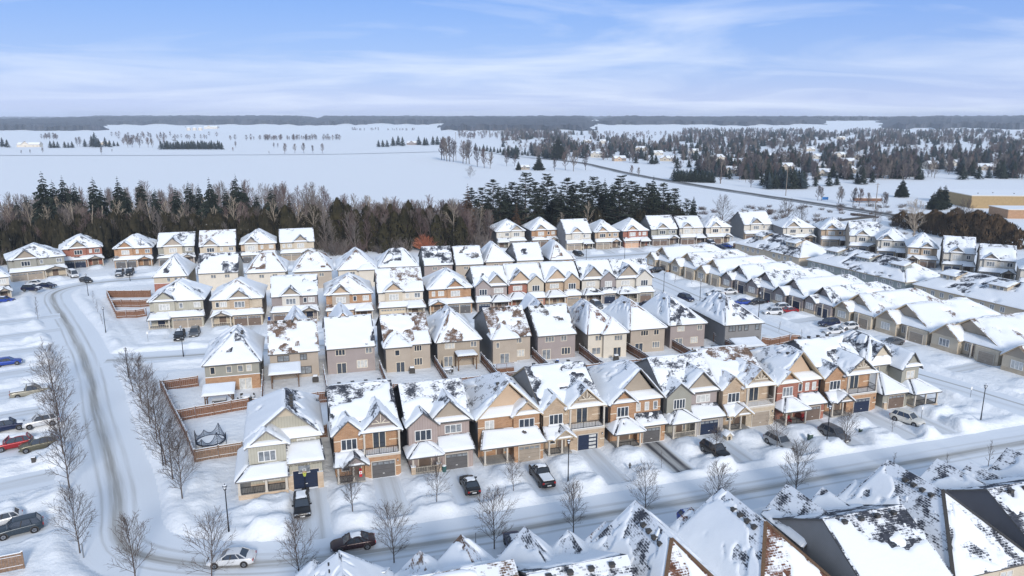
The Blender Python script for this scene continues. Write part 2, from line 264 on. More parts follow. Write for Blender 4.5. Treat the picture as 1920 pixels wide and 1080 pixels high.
class Roofs:
    def __init__(s, shingle, fascia='fascia', T=0.24, seed=1, bare=0.62, step=0.4):
        s.r = MB(); s.s = MB(); s.shingle = shingle; s.f = fascia; s.T = T; s.seed = seed; s.bare = bare; s.step = step
    def plane(s, A, B, Cc, D, th=0.20, kind=None, snow=True, bare=None):
        s.seed += 7
        A, B, Cc, D = [Vector(p) for p in (A, B, Cc, D)]
        Lw = (B - A).length; Lh = ((Cc + D) / 2 - (A + B) / 2).length; ux = (B - A).normalized()
        uo = (s.seed * 13.7) % 50
        def uv(p): d = p - A; x = d.dot(ux); return (x + uo, (d - ux * x).length + uo * .3)
        sh = 'shingle_%s_%s' % (s.shingle, kind or 'bare')
        tri = (Cc - D).length < 0.02; pts = [A, B, Cc] if tri else [A, B, Cc, D]
        s.r.face(pts, sh, [uv(p) for p in pts]); dn = Vector((0, 0, -th)); k = len(pts)
        s.r.face([p + dn for p in pts][::-1], s.f)
        for i in range(k): a, b = pts[i], pts[(i + 1) % k]; s.r.face([a + dn, b + dn, b, a], s.f)
        if snow: snow_plane(s.s, A, B, Cc, D, s.T, s.seed, s.bare if bare is None else bare, s.step)
    def gable(s, x0, x1, y0, y1, ze, zr, axis='y', o=0.4, oe=0.35, xr=None, kinds=(None, None), bares=(None, None), **k):
        """axis='y': ridge runs along y; front edge y0 and back edge y1 overhang by oe"""
        if axis == 'y':
            xc = (x0 + x1) / 2 if xr is None else xr; sl = (zr - ze) / (xc - x0); sr = (zr - ze) / (x1 - xc); a, b = y0 - oe, y1 + oe
            s.plane((x0 - o, b, ze - sl * o), (x0 - o, a, ze - sl * o), (xc, a, zr), (xc, b, zr), kind=kinds[0], bare=bares[0], **k)
            s.plane((x1 + o, a, ze - sr * o), (x1 + o, b, ze - sr * o), (xc, b, zr), (xc, a, zr), kind=kinds[1], bare=bares[1], **k)
        else:
            yc = (y0 + y1) / 2 if xr is None else xr; sl = (zr - ze) / (yc - y0); sr = (zr - ze) / (y1 - yc); a, b = x0 - oe, x1 + oe
            s.plane((a, y0 - o, ze - sl * o), (b, y0 - o, ze - sl * o), (b, yc, zr), (a, yc, zr), kind=kinds[0], bare=bares[0], **k)
            s.plane((b, y1 + o, ze - sr * o), (a, y1 + o, ze - sr * o), (a, yc, zr), (b, yc, zr), kind=kinds[1], bare=bares[1], **k)
    def hip(s, x0, x1, y0, y1, ze, zr, rx0, rx1, ry0, ry1, o=0.4, kinds=(None,) * 4, bares=(None,) * 4, **k):
        """ridge from (rx0,ry0) to (rx1,ry1); planes front, right, back, left"""
        x0 -= o; x1 += o; y0 -= o; y1 += o; ze -= o * 0.6
        a, b, c, d = (x0, y0, ze), (x1, y0, ze), (x1, y1, ze), (x0, y1, ze)
        if abs(rx1 - rx0) > abs(ry1 - ry0): p, q = (rx0, ry0, zr), (rx1, ry1, zr); F = [(a, b, q, p), (b, c, q, q), (c, d, p, q), (d, a, p, p)]
        else: p, q = (rx0, ry0, zr), (rx1, ry1, zr); F = [(a, b, p, p), (b, c, q, p), (c, d, q, q), (d, a, p, q)]
        for i, f in enumerate(F): s.plane(*f, kind=kinds[i], bare=bares[i], **k)
    def build(s, root, name='roof'):
        o = link(name, s.r.mesh(name), root)
        if s.s.v: link('snow_cover', s.s.mesh('snow_cover', True), o)
        return o

# ------------------------------------------------------------ house parts
_wc = {}
def window(root, x, y, z, w, h, n=2, rz=0.0, frame='trim_white', glass='glass_dark', sill=False, detail=True):
    key = (round(w, 1), round(h, 1), n, frame, glass, sill, detail)
    if key not in _wc:
        f = MB(); w2 = key[0] / 2; h2 = key[1] / 2; t = 0.09
        f.box(-w2, w2, -.05, .02, h2 - t, h2, frame); f.box(-w2, w2, -.05, .02, -h2, -h2 + t, frame); f.box(-w2, -w2 + t, -.05, .02, -h2 + t, h2 - t, frame); f.box(w2 - t, w2, -.05, .02, -h2 + t, h2 - t, frame)
        for i in range(1, n): c = -w2 + 2 * w2 * i / n; f.box(c - .045, c + .045, -.045, .02, -h2 + t, h2 - t, frame)
        if sill: f.box(-w2 - .12, w2 + .12, -.14, .02, -h2 - .16, -h2 - .004, frame); f.box(-w2 - .1, w2 + .1, -.16, 0, -h2 - .003, -h2 + .06, 'small_snow')
        g = MB()
        if detail:
            g.face([(-w2 + t, -.012, -h2 + t), (w2 - t, -.012, -h2 + t), (w2 - t, -.012, h2 - t), (-w2 + t, -.012, h2 - t)], glass); _wc[key] = (f.mesh('window'), g.mesh('pane'))
        else:
            f.face([(-w2 + t, -.012, -h2 + t), (w2 - t, -.012, -h2 + t), (w2 - t, -.012, h2 - t), (-w2 + t, -.012, h2 - t)], glass); _wc[key] = (f.mesh('window'), None)
    a, b = _wc[key]; o = link('window', a, root, (x, y, z), rz)
    if b: link('pane', b, o)
    return o
def garage_door(root, x, y, z, w, h, m='door_grey', style=0, detail=True):
    key = ('gd', w, h, m, style, detail)
    if key not in _wc:
        f = MB(); n = 4
        for i in range(n): f.box(-w / 2, w / 2, -.05, .02, h * i / n + .012, h * (i + 1) / n - .012, m)
        f.box(-w / 2, w / 2, -.02, .02, 0, h, 'trim_dark')
        f.box(-w / 2 - .1, -w / 2, -.09, .02, 0, h + .1, 'post'); f.box(w / 2, w / 2 + .1, -.09, .02, 0, h + .1, 'post'); f.box(-w / 2, w / 2, -.09, .02, h, h + .1, 'post')
        g = MB()
        if style == 1:
            for i in range(4): c = -w / 2 + w * (i + .5) / 4; g.box(c - w * .10, c + w * .10, -.066, -.04, h * .80, h * .94, 'glass_half')
        if style == 2:
            for i in range(4): g.box(w * .06, w * .42, -.066, -.04, h * (i + .18) / 4, h * (i + .82) / 4, 'glass_blind')
        f.box(-.12, .12, -.075, -.05, h * .24, h * .27, 'trim_white') if style != 2 else None
        _wc[key] = (f.mesh('garage_door'), g.mesh('door_window') if style else None)
    a, b = _wc[key]; o = link('garage_door', a, root, (x, y, z))
    if b: link('door_window', b, o)
def door(root, x, y, z, w=1.0, h=2.1, m='door_brown', rz=0.0, side=True):
    key = ('d', w, m, side)
    if key not in _wc:
        f = MB(); f.box(-w / 2, w / 2, -.04, .02, 0, h, m); f.box(-w / 2 - .1, -w / 2, -.08, .02, 0, h + .1, 'trim_cream'); f.box(w / 2, w / 2 + .1, -.08, .02, 0, h + .1, 'trim_cream'); f.box(-w / 2, w / 2, -.08, .02, h, h + .1, 'trim_cream')
        if side: f.box(w / 2 + .1, w / 2 + .5, -.03, .02, 0.3, h, 'glass_half'); f.box(w / 2 + .5, w / 2 + .6, -.08, .02, 0, h + .1, 'trim_cream')
        g = MB(); g.box(w / 2 - .16, w / 2 - .08, -.1, -.04, h * .45, h * .52, 'grey_metal'); _wc[key] = (f.mesh('front_door'), g.mesh('handle'))
    a, b = _wc[key]; o = link('front_door', a, root, (x, y, z), rz); link('handle', b, o); return o
def post(root, x, y, z0, z1, m='post', w=0.22, base=None):
    key = ('p', round(z1 - z0, 1), m, w, base)
    if key not in _wc:
        f = MB(); h = round(z1 - z0, 1) + .05
        f.box(-w / 2, w / 2, -w / 2, w / 2, 0, h, m); f.box(-w / 2 - .05, w / 2 + .05, -w / 2 - .05, w / 2 + .05, 0, .15, m); f.box(-w / 2 - .05, w / 2 + .05, -w / 2 - .05, w / 2 + .05, h - .14, h, m)
        if base: f.box(-.27, .27, -.27, .27, 0.01, 1.0, base); f.box(-.3, .3, -.3, .3, 1.003, 1.1, 'small_snow')
        _wc[key] = f.mesh('porch_post')
    link('porch_post', _wc[key], root, (x, y, z0))
def railing(root, x0, x1, y, z, h=0.9, m='black_metal', y1=None, balu=0.22):
    f = MB(); p0 = Vector((x0, y, z)); p1 = Vector((x1, y if y1 is None else y1, z)); d = p1 - p0; n = max(2, int(d.length / balu)); up = Vector((0, 0, h))
    f.bar(p0 + up, p1 + up, .06, .06, m); f.bar(p0 + Vector((0, 0, .1)), p1 + Vector((0, 0, .1)), .05, .05, m)
    for i in range(n + 1): q = p0 + d * (i / n); f.bar(q, q + up, .03 if i % 8 else .07, .03 if i % 8 else .07, m)
    link('railing', f.mesh('railing'), root)
def wall_light(root, x, y, z):
    if 'wl' not in _wc: f = MB(); f.box(-.07, .07, -.16, .0, -.14, .14, 'black_metal'); f.box(-.05, .05, -.175, -.16, -.09, .07, 'lamp_glass'); _wc['wl'] = f.mesh('wall_lamp')
    link('wall_lamp', _wc['wl'], root, (x, y, z))
def vents(root, pts, big=False):
    if 'vt' not in _wc: f = MB(); f.box(-.2, .2, -.2, .2, -.05, .22, 'trim_dark'); f.box(-.24, .24, -.24, .24, .22, .27, 'trim_dark'); _wc['vt'] = f.mesh('roof_vent')
    for p in pts: link('roof_vent', _wc['vt'], root, p)
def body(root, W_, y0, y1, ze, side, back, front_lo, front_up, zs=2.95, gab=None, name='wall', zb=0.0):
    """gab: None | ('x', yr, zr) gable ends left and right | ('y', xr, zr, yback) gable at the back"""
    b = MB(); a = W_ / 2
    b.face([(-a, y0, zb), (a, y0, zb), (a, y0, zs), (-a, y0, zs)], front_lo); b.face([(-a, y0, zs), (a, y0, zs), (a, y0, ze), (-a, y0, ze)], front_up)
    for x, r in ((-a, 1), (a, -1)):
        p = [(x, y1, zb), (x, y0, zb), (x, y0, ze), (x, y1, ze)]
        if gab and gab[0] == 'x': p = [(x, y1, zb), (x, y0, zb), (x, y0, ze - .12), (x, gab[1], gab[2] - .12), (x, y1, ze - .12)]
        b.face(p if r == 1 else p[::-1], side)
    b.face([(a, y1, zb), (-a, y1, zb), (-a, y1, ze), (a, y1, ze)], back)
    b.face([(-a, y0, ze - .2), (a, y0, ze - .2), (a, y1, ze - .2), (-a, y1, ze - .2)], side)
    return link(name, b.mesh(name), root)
def gable_face(b, x0, x1, y, ze, zr, m, xr=None, th=0.1):
    xc = (x0 + x1) / 2 if xr is None else xr
    b.face([(x0, y, ze), (x1, y, ze), (xc, y, zr)], m); b.face([(x0, y + th, ze), (x1, y + th, ze), (xc, y + th, zr)][::-1], m)
def apron(rf, x0, x1, y0, y1, z0, z1):      # the little pent at the foot of a gable
    rf.plane((x0, y0, z0), (x1, y0, z0), (x1 - .25, y1, z1), (x0 + .25, y1, z1), th=.1, bare=9)
def truss(root, xc, y, z, w, h, m='trim_cream'):
    f = MB(); f.bar((xc - w / 2, y, z), (xc + w / 2, y, z), .1, .12, m); f.bar((xc, y, z), (xc, y, z + h), .1, .1, m)
    f.bar((xc - w * .08, y, z + .04), (xc - w * .27, y, z + h * .42), .1, .1, m); f.bar((xc + w * .08, y, z + .04), (xc + w * .27, y, z + h * .42), .1, .1, m); link('gable_truss', f.mesh('gable_truss'), root)
DR = []      # cleared driveways: centre x,y, heading, half width, length
def drive(root, x0, x1, y=0.0, ln=11.0, dirt=0.5): DR.append((root, x0, x1, y, ln, dirt))
rnd = random.Random(5)
GL = ['glass_dark', 'glass_half', 'glass_blind', 'glass_blind']

def porch_floor(root, x0, x1, y0, y1, h=0.5, m='concrete', face=None):
    b = MB(); b.box(x0, x1, y0, y1, 0, h, face or m, m); link('porch_floor', b.mesh('porch_floor'), root)

def house_A(root, W_, o, det=True, step=.35):          # balcony over the garage, two front gables, ridge across
    a = W_ / 2; seed = o['seed']; yr = 8.4; zr = 10.0; ze = 6.3
    body(root, W_, 1.5, 15, ze, o['side'], o['back'], o['brick'], o['brick'], gab=('x', yr, zr))
    rf = Roofs(o['sh'], o.get('fa', 'fascia'), seed=seed, bare=o['bare'], step=step, T=.24 if step > .25 else .15)
    rf.gable(-a, a, 1.5, 15, ze, zr, 'x', .45, .25, xr=yr, kinds=(o.get('k', 'bare'), o.get('kb', 'dust')), bares=(None, o.get('bb')))
    b = MB(); bx = -a + 3.6
    b.box(-a + .03, bx, .6, 1.6, 0, ze, o['brick']); gable_face(b, -a + .03, bx, .6, ze, 7.9, o['brick']); link('bay', b.mesh('bay'), root)
    rf.gable(-a + .03, bx, .5, 5.2, ze, 8.0, 'y', .3, .25, kinds=('dust', 'dust'))
    b = MB(); b.box(-a, bx + .03, .56, .62, 3.55, 3.68, 'trim_cream'); b.box(-a, -a + .8, .55, .62, 5.2, 5.32, 'trim_cream'); b.box(bx - .5, bx + .03, .55, .62, 5.2, 5.32, 'trim_cream'); b.box(a - .7, a - .0, -.34, -.28, 1.35, 1.48, 'trim_cream'); b.box(a - 1.2, a, 1.45, 1.52, 4.3, 4.42, 'trim_cream'); link('stone_bands', b.mesh('stone_bands'), root)
    g0, g1 = bx - .2, a + .1; gc = (g0 + g1) / 2
    b = MB(); gable_face(b, g0 + .3, g1 - .3, .45, ze + .1, 8.45, o['gab']); b.box(g0 + .2, g1 - .2, .2, 1.5, ze - .25, ze - .05, 'trim_cream'); link('gable', b.mesh('gable'), root)
    rf.gable(g0, g1, .25, 6.2, ze, 8.9, 'y', .3, .3, kinds=('dust', 'dust')); apron(rf, g0 - .1, g1 + .1, -.1, .55, ze - .05, ze + .4)
    truss(root, gc, .02, 7.35, 2.3, 1.15, 'trim_cream')
    b = MB(); b.box(bx, a - .03, -.3, 1.6, 0, 2.95, o['brick2']); b.box(bx - .05, a + .02, -.35, 1.6, 2.953, 3.2, 'post'); link('garage', b.mesh('garage'), root)
    b = MB(); b.box(bx + .1, a - .1, -.28, 1.45, 3.203, 3.27, 'small_snow'); link('balcony_snow', b.mesh('balcony_snow'), root)
    post(root, bx + .1, -.1, 3.2, ze - .2); post(root, a - .1, -.1, 3.2, ze - .2); railing(root, bx + .2, a - .2, -.2, 3.22, .95, o.get('rail', 'black_metal')); railing(root, a - .1, a - .1, -.1, 3.22, .95, o.get('rail', 'black_metal'), y1=1.4)
    window(root, gc - .1, 1.49, 4.45, 1.7, 2.3, 2, glass='glass_dark', frame='trim_cream'); window(root, -a + 1.85, .59, 4.7, 2.0, 1.5, 3, sill=True, glass=rnd.choice(GL[:3]))
    garage_door(root, gc + .1, -.31, .05, 2.9, 2.25, o['door'], o.get('gs', 1)); wall_light(root, bx + .45, -.3, 2.2); wall_light(root, a - .4, -.3, 2.2)
    door(root, -.75 if bx > -.4 else bx - .9, .59, .5, m='door_brown', side=False); window(root, -a + 1.3, .59, 1.7, 1.1, 1.2, 1, glass='glass_dark')
    px1 = bx + .2; rf2 = Roofs(o['sh'], o.get('fa', 'fascia'), seed=seed + 50, bare=.78, step=step)
    rf2.plane((-a - .35, -1.5, 2.75), (px1, -1.5, 2.75), (px1, .62, 3.85), (-a - .1, .62, 3.85)); rf2.gable(-a + 1.0, px1, -1.6, .3, 2.85, 4.0, 'y', .25, .2); rf2.build(root, 'porch_roof')
    b = MB(); gable_face(b, -a + 1.1, px1 - .1, -1.5, 2.85, 3.8, o['gab']); link('porch_gable', b.mesh('porch_gable'), root)
    porch_floor(root, -a + .05, bx - .05, -1.4, .58, .5); post(root, -a + .25, -1.2, .5, 2.75); post(root, -a + 2.1, -1.2, .5, 2.75); railing(root, -a + .3, -a + 2.0, -1.25, .5, .85)
    rf.build(root); vents(root, [(-a + 1.5 + i * 1.8, yr + .8, zr - .25) for i in range(4)]); drive(root, gc - 1.6, gc + 2.0, -.35, 11)
def house_B(root, W_, o, det=True, step=.35):          # ridge across, one broad gable and one narrow gable, mirrored by o['m']
    a = W_ / 2; m = o.get('m', 1); seed = o['seed']; ze = 6.3; zr = o.get('zr', 9.9); yr = 6.6; D = 14.2
    body(root, W_, 1.4, D, ze, o['side'], o['back'], o['lo'], o['up'], gab=('x', yr, zr))
    rf = Roofs(o['sh'], seed=seed, bare=o['bare'], step=step); rf.gable(-a, a, 1.4, D, ze, zr, 'x', .45, .25, xr=yr, kinds=('dust', 'dust'))
    def X(x0, x1): return (x0, x1) if m == 1 else (-x1, -x0)
    w1 = W_ * .68; g0, g1 = X(a - w1 + .1, a + .05); rf.gable(g0, g1, .9, 6.5, ze, ze + w1 * .5, 'y', .35, .3, kinds=('dust', 'bare'))
    b = MB(); gable_face(b, g0 + .1, g1 - .1, 1.2, ze, ze + w1 * .5 - .12, o['gab']); link('gable', b.mesh('gable'), root); apron(rf, g0 - .2, g1 + .2, .75, 1.3, ze - .15, ze + .35)
    w2 = W_ * .46; h0, h1 = X(-a + .03, -a + w2); b = MB(); b.box(h0, h1, .55, 1.5, 0, ze, o['bay']); gable_face(b, h0, h1, .55, ze, ze + w2 * .42, o['bay']); link('bay', b.mesh('bay'), root)
    rf.gable(h0, h1, .5, 3.6, ze, ze + w2 * .43, 'y', .3, .3, kinds=('dust', 'bare'))
    wx = (h0 + h1) / 2; window(root, wx, .54, 4.75, o.get('ww', 1.9), 1.5, o.get('wn', 3), glass=rnd.choice(GL[:3]), detail=det, frame='trim_white')
    q0, q1 = X(-a + w2 + .3, a - .2); window(root, (q0 + q1) / 2, 1.39, 4.8, 2.3, 1.2, 3, glass=rnd.choice(GL[1:]), detail=det)
    gar = o.get('gar', 'R'); gx0, gx1 = (X(-a + w2, a - .03) if gar == 'R' else X(-a + .03, -a + w2 + .1)); px0, px1 = (X(-a - .1, -a + w2) if gar == 'R' else X(-a + w2 + .1, a + .1))
    b = MB(); b.box(gx0, gx1, -.7, 1.45 if gar == 'R' else .6, 0, 2.9, o['lo']); link('garage', b.mesh('garage'), root)
    rf2 = Roofs(o['sh'], seed=seed + 31, bare=.8, step=step); rf2.plane((gx0 - .3, -1.1, 2.75), (gx1 + .3, -1.1, 2.75), (gx1 + .05, 1.42 if gar == 'R' else .57, 4.0), (gx0 - .05, 1.42 if gar == 'R' else .57, 4.0))
    yw = .55 if gar == 'R' else 1.4
    rf2.hip(px0 - .1, px1 + .1, -1.5, yw + 1.2, 2.95, 3.95, px0 + 1.5, px1 - 1.5, yw - .1, yw - .05, o=.3); rf2.build(root, 'porch_roof')
    porch_floor(root, px0 + .1, px1 - .02, -1.5, yw - .02, .45); post(root, px0 + .3, -1.35, .45, 2.8, base=o.get('pb')); post(root, px1 - .3, -1.35, .45, 2.8, base=o.get('pb'))
    if det: railing(root, px0 + .4, px1 - .4, -1.4, .45, .8, o.get('rail', 'trim_cream'))
    door(root, (px0 + px1) / 2 + .2, yw - .01, .45, 1.6 if o.get('dd') else 1.0, m=o.get('dm', 'door_brown'), side=not o.get('dd'))
    garage_door(root, (gx0 + gx1) / 2, -.71, .05, min(2.9, gx1 - gx0 - .9), 2.15, o['door'], 1, det)
    if det: wall_light(root, (gx0 + gx1) / 2, -.7, 2.55)
    rf.build(root); drive(root, min(gx0, gx1) + .2, max(gx0, gx1) - .2, -.7, 10.5)
def house_C(root, W_, o, det=True, step=.35):          # ridge runs back from a tall front gable, hipped behind
    a = W_ / 2; seed = o['seed']; ze = 6.3; zr = 10.5; xr = o.get('xr', .6); D = 14.5; y0 = 1.0
    body(root, W_, y0, D, ze, o['side'], o['back'], o['brick'], o['brick'])
    rf = Roofs(o['sh'], o.get('fa', 'fascia'), seed=seed, bare=o['bare'], step=step)
    e = .45; s1 = (zr - ze) / (xr + a); z_e = ze - .3
    ry = 5.5; A = (-a - e, D + e, z_e); B = (-a - e, y0 - .9, z_e); Cp = (xr, 1.1, zr); Dp = (xr, ry, zr)
    rf.plane(A, B, Cp, Dp, kind='white', bare=o.get('bl', .55)); rf.plane((a + e, y0 - .9, z_e), (a + e, D + e, z_e), Dp, Cp, kind='dust'); rf.plane((a + e, D + e, z_e), A, Dp, Dp, kind='bare')
    b = MB(); gable_face(b, -a + .5, a - .5, 1.9, ze + .1, zr - .45, o['gab'], xr=xr * .9); link('gable', b.mesh('gable'), root)
    rf.plane((-a - .3, y0 - .55, ze - .2), (a + .3, y0 - .55, ze - .2), (a - .3, 1.95, ze + .65), (-a + .3, 1.95, ze + .65), th=.1, bare=9)
    m = o.get('m', -1); w2 = 3.7; h0, h1 = (-a + .03, -a + w2) if m < 0 else (a - w2, a - .03)
    b = MB(); b.box(h0, h1, .35, 1.1, 0, ze, o['brick']); gable_face(b, h0 + .1, h1 - .1, .5, ze, ze + 1.65, o['gab2']); link('bay', b.mesh('bay'), root)
    rf.gable(h0, h1, .1, 2.9, ze, ze + 1.75, 'y', .35, .3, kinds=('dust', 'bare')); apron(rf, h0 - .15, h1 + .15, -.1, .5, ze - .1, ze + .25)
    window(root, (h0 + h1) / 2, .34, 4.7, 1.8 if m < 0 else 2.2, 1.5, 3, sill=m < 0, glass=rnd.choice(GL[:3]))
    q0, q1 = (h1 + .3, a - .2) if m < 0 else (-a + .3, h0 - .3)
    if m < 0:
        for i in range(3): window(root, q0 + .6 + i * (q1 - q0 - 1.2) / 2, y0 - .01, 4.85, .7, 1.3, 1, glass=rnd.choice(GL))
        b = MB(); b.box(q0 - .25, a - .03, -.7, y0 + .05, 0, 2.85, o['brick']); link('garage', b.mesh('garage'), root)
        rf2 = Roofs(o['sh'], seed=seed + 31, bare=.8, step=step); rf2.plane((q0 - .2, -1.1, 2.75), (a + .35, -1.1, 2.75), (a + .1, .98, 3.95), (q0 - .2, .98, 3.95))
        rf2.hip(-a - .3, q0 + .1, -2.1, 1.2, 2.75, 3.9, -a + 1.3, q0 - 1.4, 0.1, .12, o=.25); rf2.build(root, 'porch_roof')
        porch_floor(root, -a + .05, q0 - .3, -2.1, .33, .45); post(root, -a + .15, -2.0, .45, 2.65); post(root, q0 - .45, -2.0, .45, 2.65); door(root, -a + 2.2, .34, .45, 1.5, m='door_brown', side=False); wall_light(root, -a + 3.4, .34, 2.0)
        garage_door(root, (q0 + a) / 2 - .1, -.71, .05, 2.6, 2.2, o['door'], 1); drive(root, q0 - .1, a - .2, -.7, 10.5, o.get('dirt', .6)); railing(root, -a + .3, q0 - .6, -2.05, .45, .8, 'black_metal')
    else:
        window(root, -a + 1.6, y0 - .01, 4.8, 1.3, 1.4, 2, glass='glass_blind')
        b = MB(); b.box(.1, a - .03, -1.3, y0 + .05, 0, 2.85, o['brick2']); link('garage', b.mesh('garage'), root)
        rf2 = Roofs(o['sh'], seed=seed + 31, bare=.9, step=step); rf2.plane((-a - .4, -1.8, 2.75), (a + .45, -1.8, 2.75), (a - .4, .98 if m < 0 else .33, 4.3), (-a + .6, .98, 4.3)); rf2.build(root, 'porch_roof')
        porch_floor(root, -a + .05, .05, -1.6, y0 - .02, .45); post(root, -a + .3, -1.45, .45, 2.75); post(root, -.9, -1.45, .45, 2.75); door(root, -1.2, y0 - .01, .45, m='door_brown'); window(root, -a + 1.3, y0 - .01, 1.7, 1.2, 1.2, 2)
        garage_door(root, a / 2 + .1, -1.31, .05, 2.9, 2.2, 'door_taupe', 1); drive(root, .3, a - .3, -1.3, 10.5)
    b = MB(); b.box(-a - .02, -a + .9, .94 if m > 0 else .3, 1.03 if m > 0 else .38, 4.5, 4.62, 'trim_cream'); b.box(a - .7, a + .02, .3 if m > 0 else .94, .38 if m > 0 else 1.03, 4.5, 4.62, 'trim_cream'); b.box(a - .5, a + .02, -1.36 if m > 0 else -.76, -1.28 if m > 0 else -.68, 1.3, 1.42, 'trim_cream'); link('stone_bands', b.mesh('stone_bands'), root)
    vents(root, [(xr - 1.0 * ((i % 2) * 2 - 1), 2.5 + i * .9, zr - .95) for i in range(3)]); rf.build(root)
def house_D(root, W_, o, det=True, step=.5):          # double garage one side, porch the other, a deep roof between the floors
    a = W_ / 2; m = o.get('m', 1); seed = o['seed']; ze = 6.2; zr = o.get('zr', 9.6); D = 13.5
    def X(x0, x1): return (x0, x1) if m == 1 else (-x1, -x0)
    hip = o.get('roof', 'side') == 'hip'
    body(root, W_, 1.3, D, ze, o['side'], o['back'], o['lo'], o['up'], gab=None if hip else ('x', 7.0, zr))
    rf = Roofs(o['sh'], seed=seed, bare=o['bare'], step=step); k = o.get('k', 'dust')
    if hip: rf.hip(-a, a, 1.3, D, ze, zr, -.2, .3, 5.2, 8.5, kinds=(k, 'dust', 'bare', 'white'))
    else: rf.gable(-a, a, 1.3, D, ze, zr, 'x', .45, .25, xr=7.0, kinds=(k, 'dust'))
    gx = o.get('gx', .30); gw = o.get('gw', .42) * W_; h0, h1 = X(-a + gx * W_ - gw / 2, -a + gx * W_ + gw / 2); gh = gw * .42
    rf.gable(h0 - .15, h1 + .15, .6, 4.5, ze, ze + gh + .1, 'y', .3, .25, kinds=('dust', 'bare')); b = MB(); gable_face(b, h0 - .1, h1 + .1, .85, ze, ze + gh, o['gab']); b.box(h0 + .2, h1 - .2, .8, 1.35, 3.0, ze, o.get('bay', o['up'])); link('gable', b.mesh('gable'), root)
    apron(rf, h0 - .3, h1 + .3, .4, .9, ze - .1, ze + .2); wx = (h0 + h1) / 2; window(root, wx, .79, 4.75, min(2.2, gw * .55), 1.35, 3, detail=det, glass=rnd.choice(GL), frame=o.get('wf', 'trim_white'))
    q0, q1 = X(-a + gx * W_ + gw / 2 + .2, a - .3) if gx < .5 else X(-a + .3, -a + gx * W_ - gw / 2 - .2)
    if q1 - q0 > 2.6:
        window(root, q0 + .8, 1.29, 4.8, .8, 1.2, 1, detail=det, glass=rnd.choice(GL)); window(root, q1 - 1.0, 1.29, 4.8, 1.4, 1.2, 3 if seed % 2 else 2, detail=det, glass=rnd.choice(GL), frame=o.get('wf', 'trim_white'))
    elif q1 - q0 > 1.2: window(root, (q0 + q1) / 2, 1.29, 4.8, 1.1, 1.2, 2, detail=det, glass=rnd.choice(GL))
    g0, g1 = X(-a + .03, -a + W_ * .60); p0, p1 = X(-a + W_ * .60, a + .25)
    b = MB(); b.box(g0, g1, -.1, 1.35, 0, 2.85, o['lo']); link('garage', b.mesh('garage'), root)
    rf2 = Roofs(o['sh'], seed=seed + 31, bare=.85, step=step); rf2.plane((-a - .45, -.6, 2.7), (a + .5, -.6, 2.7), (a, 1.28, 3.75), (-a, 1.28, 3.75))
    if o.get('pg', 1): rf2.gable(p0 + .3, p1 - .3, -1.1, .8, 2.75, 3.6, 'y', .3, .2); bb = MB(); gable_face(bb, p0 + .4, p1 - .4, -1.0, 2.75, 3.5, o['gab']); link('porch_gable', bb.mesh('porch_gable'), root)
    else: rf2.plane((p0 - .1, -1.6, 2.55), (p1 + .2, -1.6, 2.55), (p1 - .3, .9, 3.6), (p0 + .3, .9, 3.6))
    rf2.build(root, 'porch_roof'); porch_floor(root, p0 + .05, p1 - .1, -1.0, 1.28, .45); post(root, p0 + .25, -.85, .45, 2.65); post(root, p1 - .35, -.85, .45, 2.65)
    if det: railing(root, p0 + .4, p1 - .5, -.85, .45, .8, 'trim_cream', balu=.4)
    door(root, (p0 + p1) / 2, 1.29, .45, 1.5, m=o.get('dm', 'door_brown'), side=False)
    dw = (abs(g1 - g0) - .9) / 2
    for i in (0, 1): garage_door(root, g0 + .35 + dw / 2 + i * (dw + .2), -.11, .05, round(dw, 1), 2.15, o['door'], 1, det)
    rf.build(root); drive(root, min(g0, g1) + .2, max(g0, g1) - .2, -.1, 9)
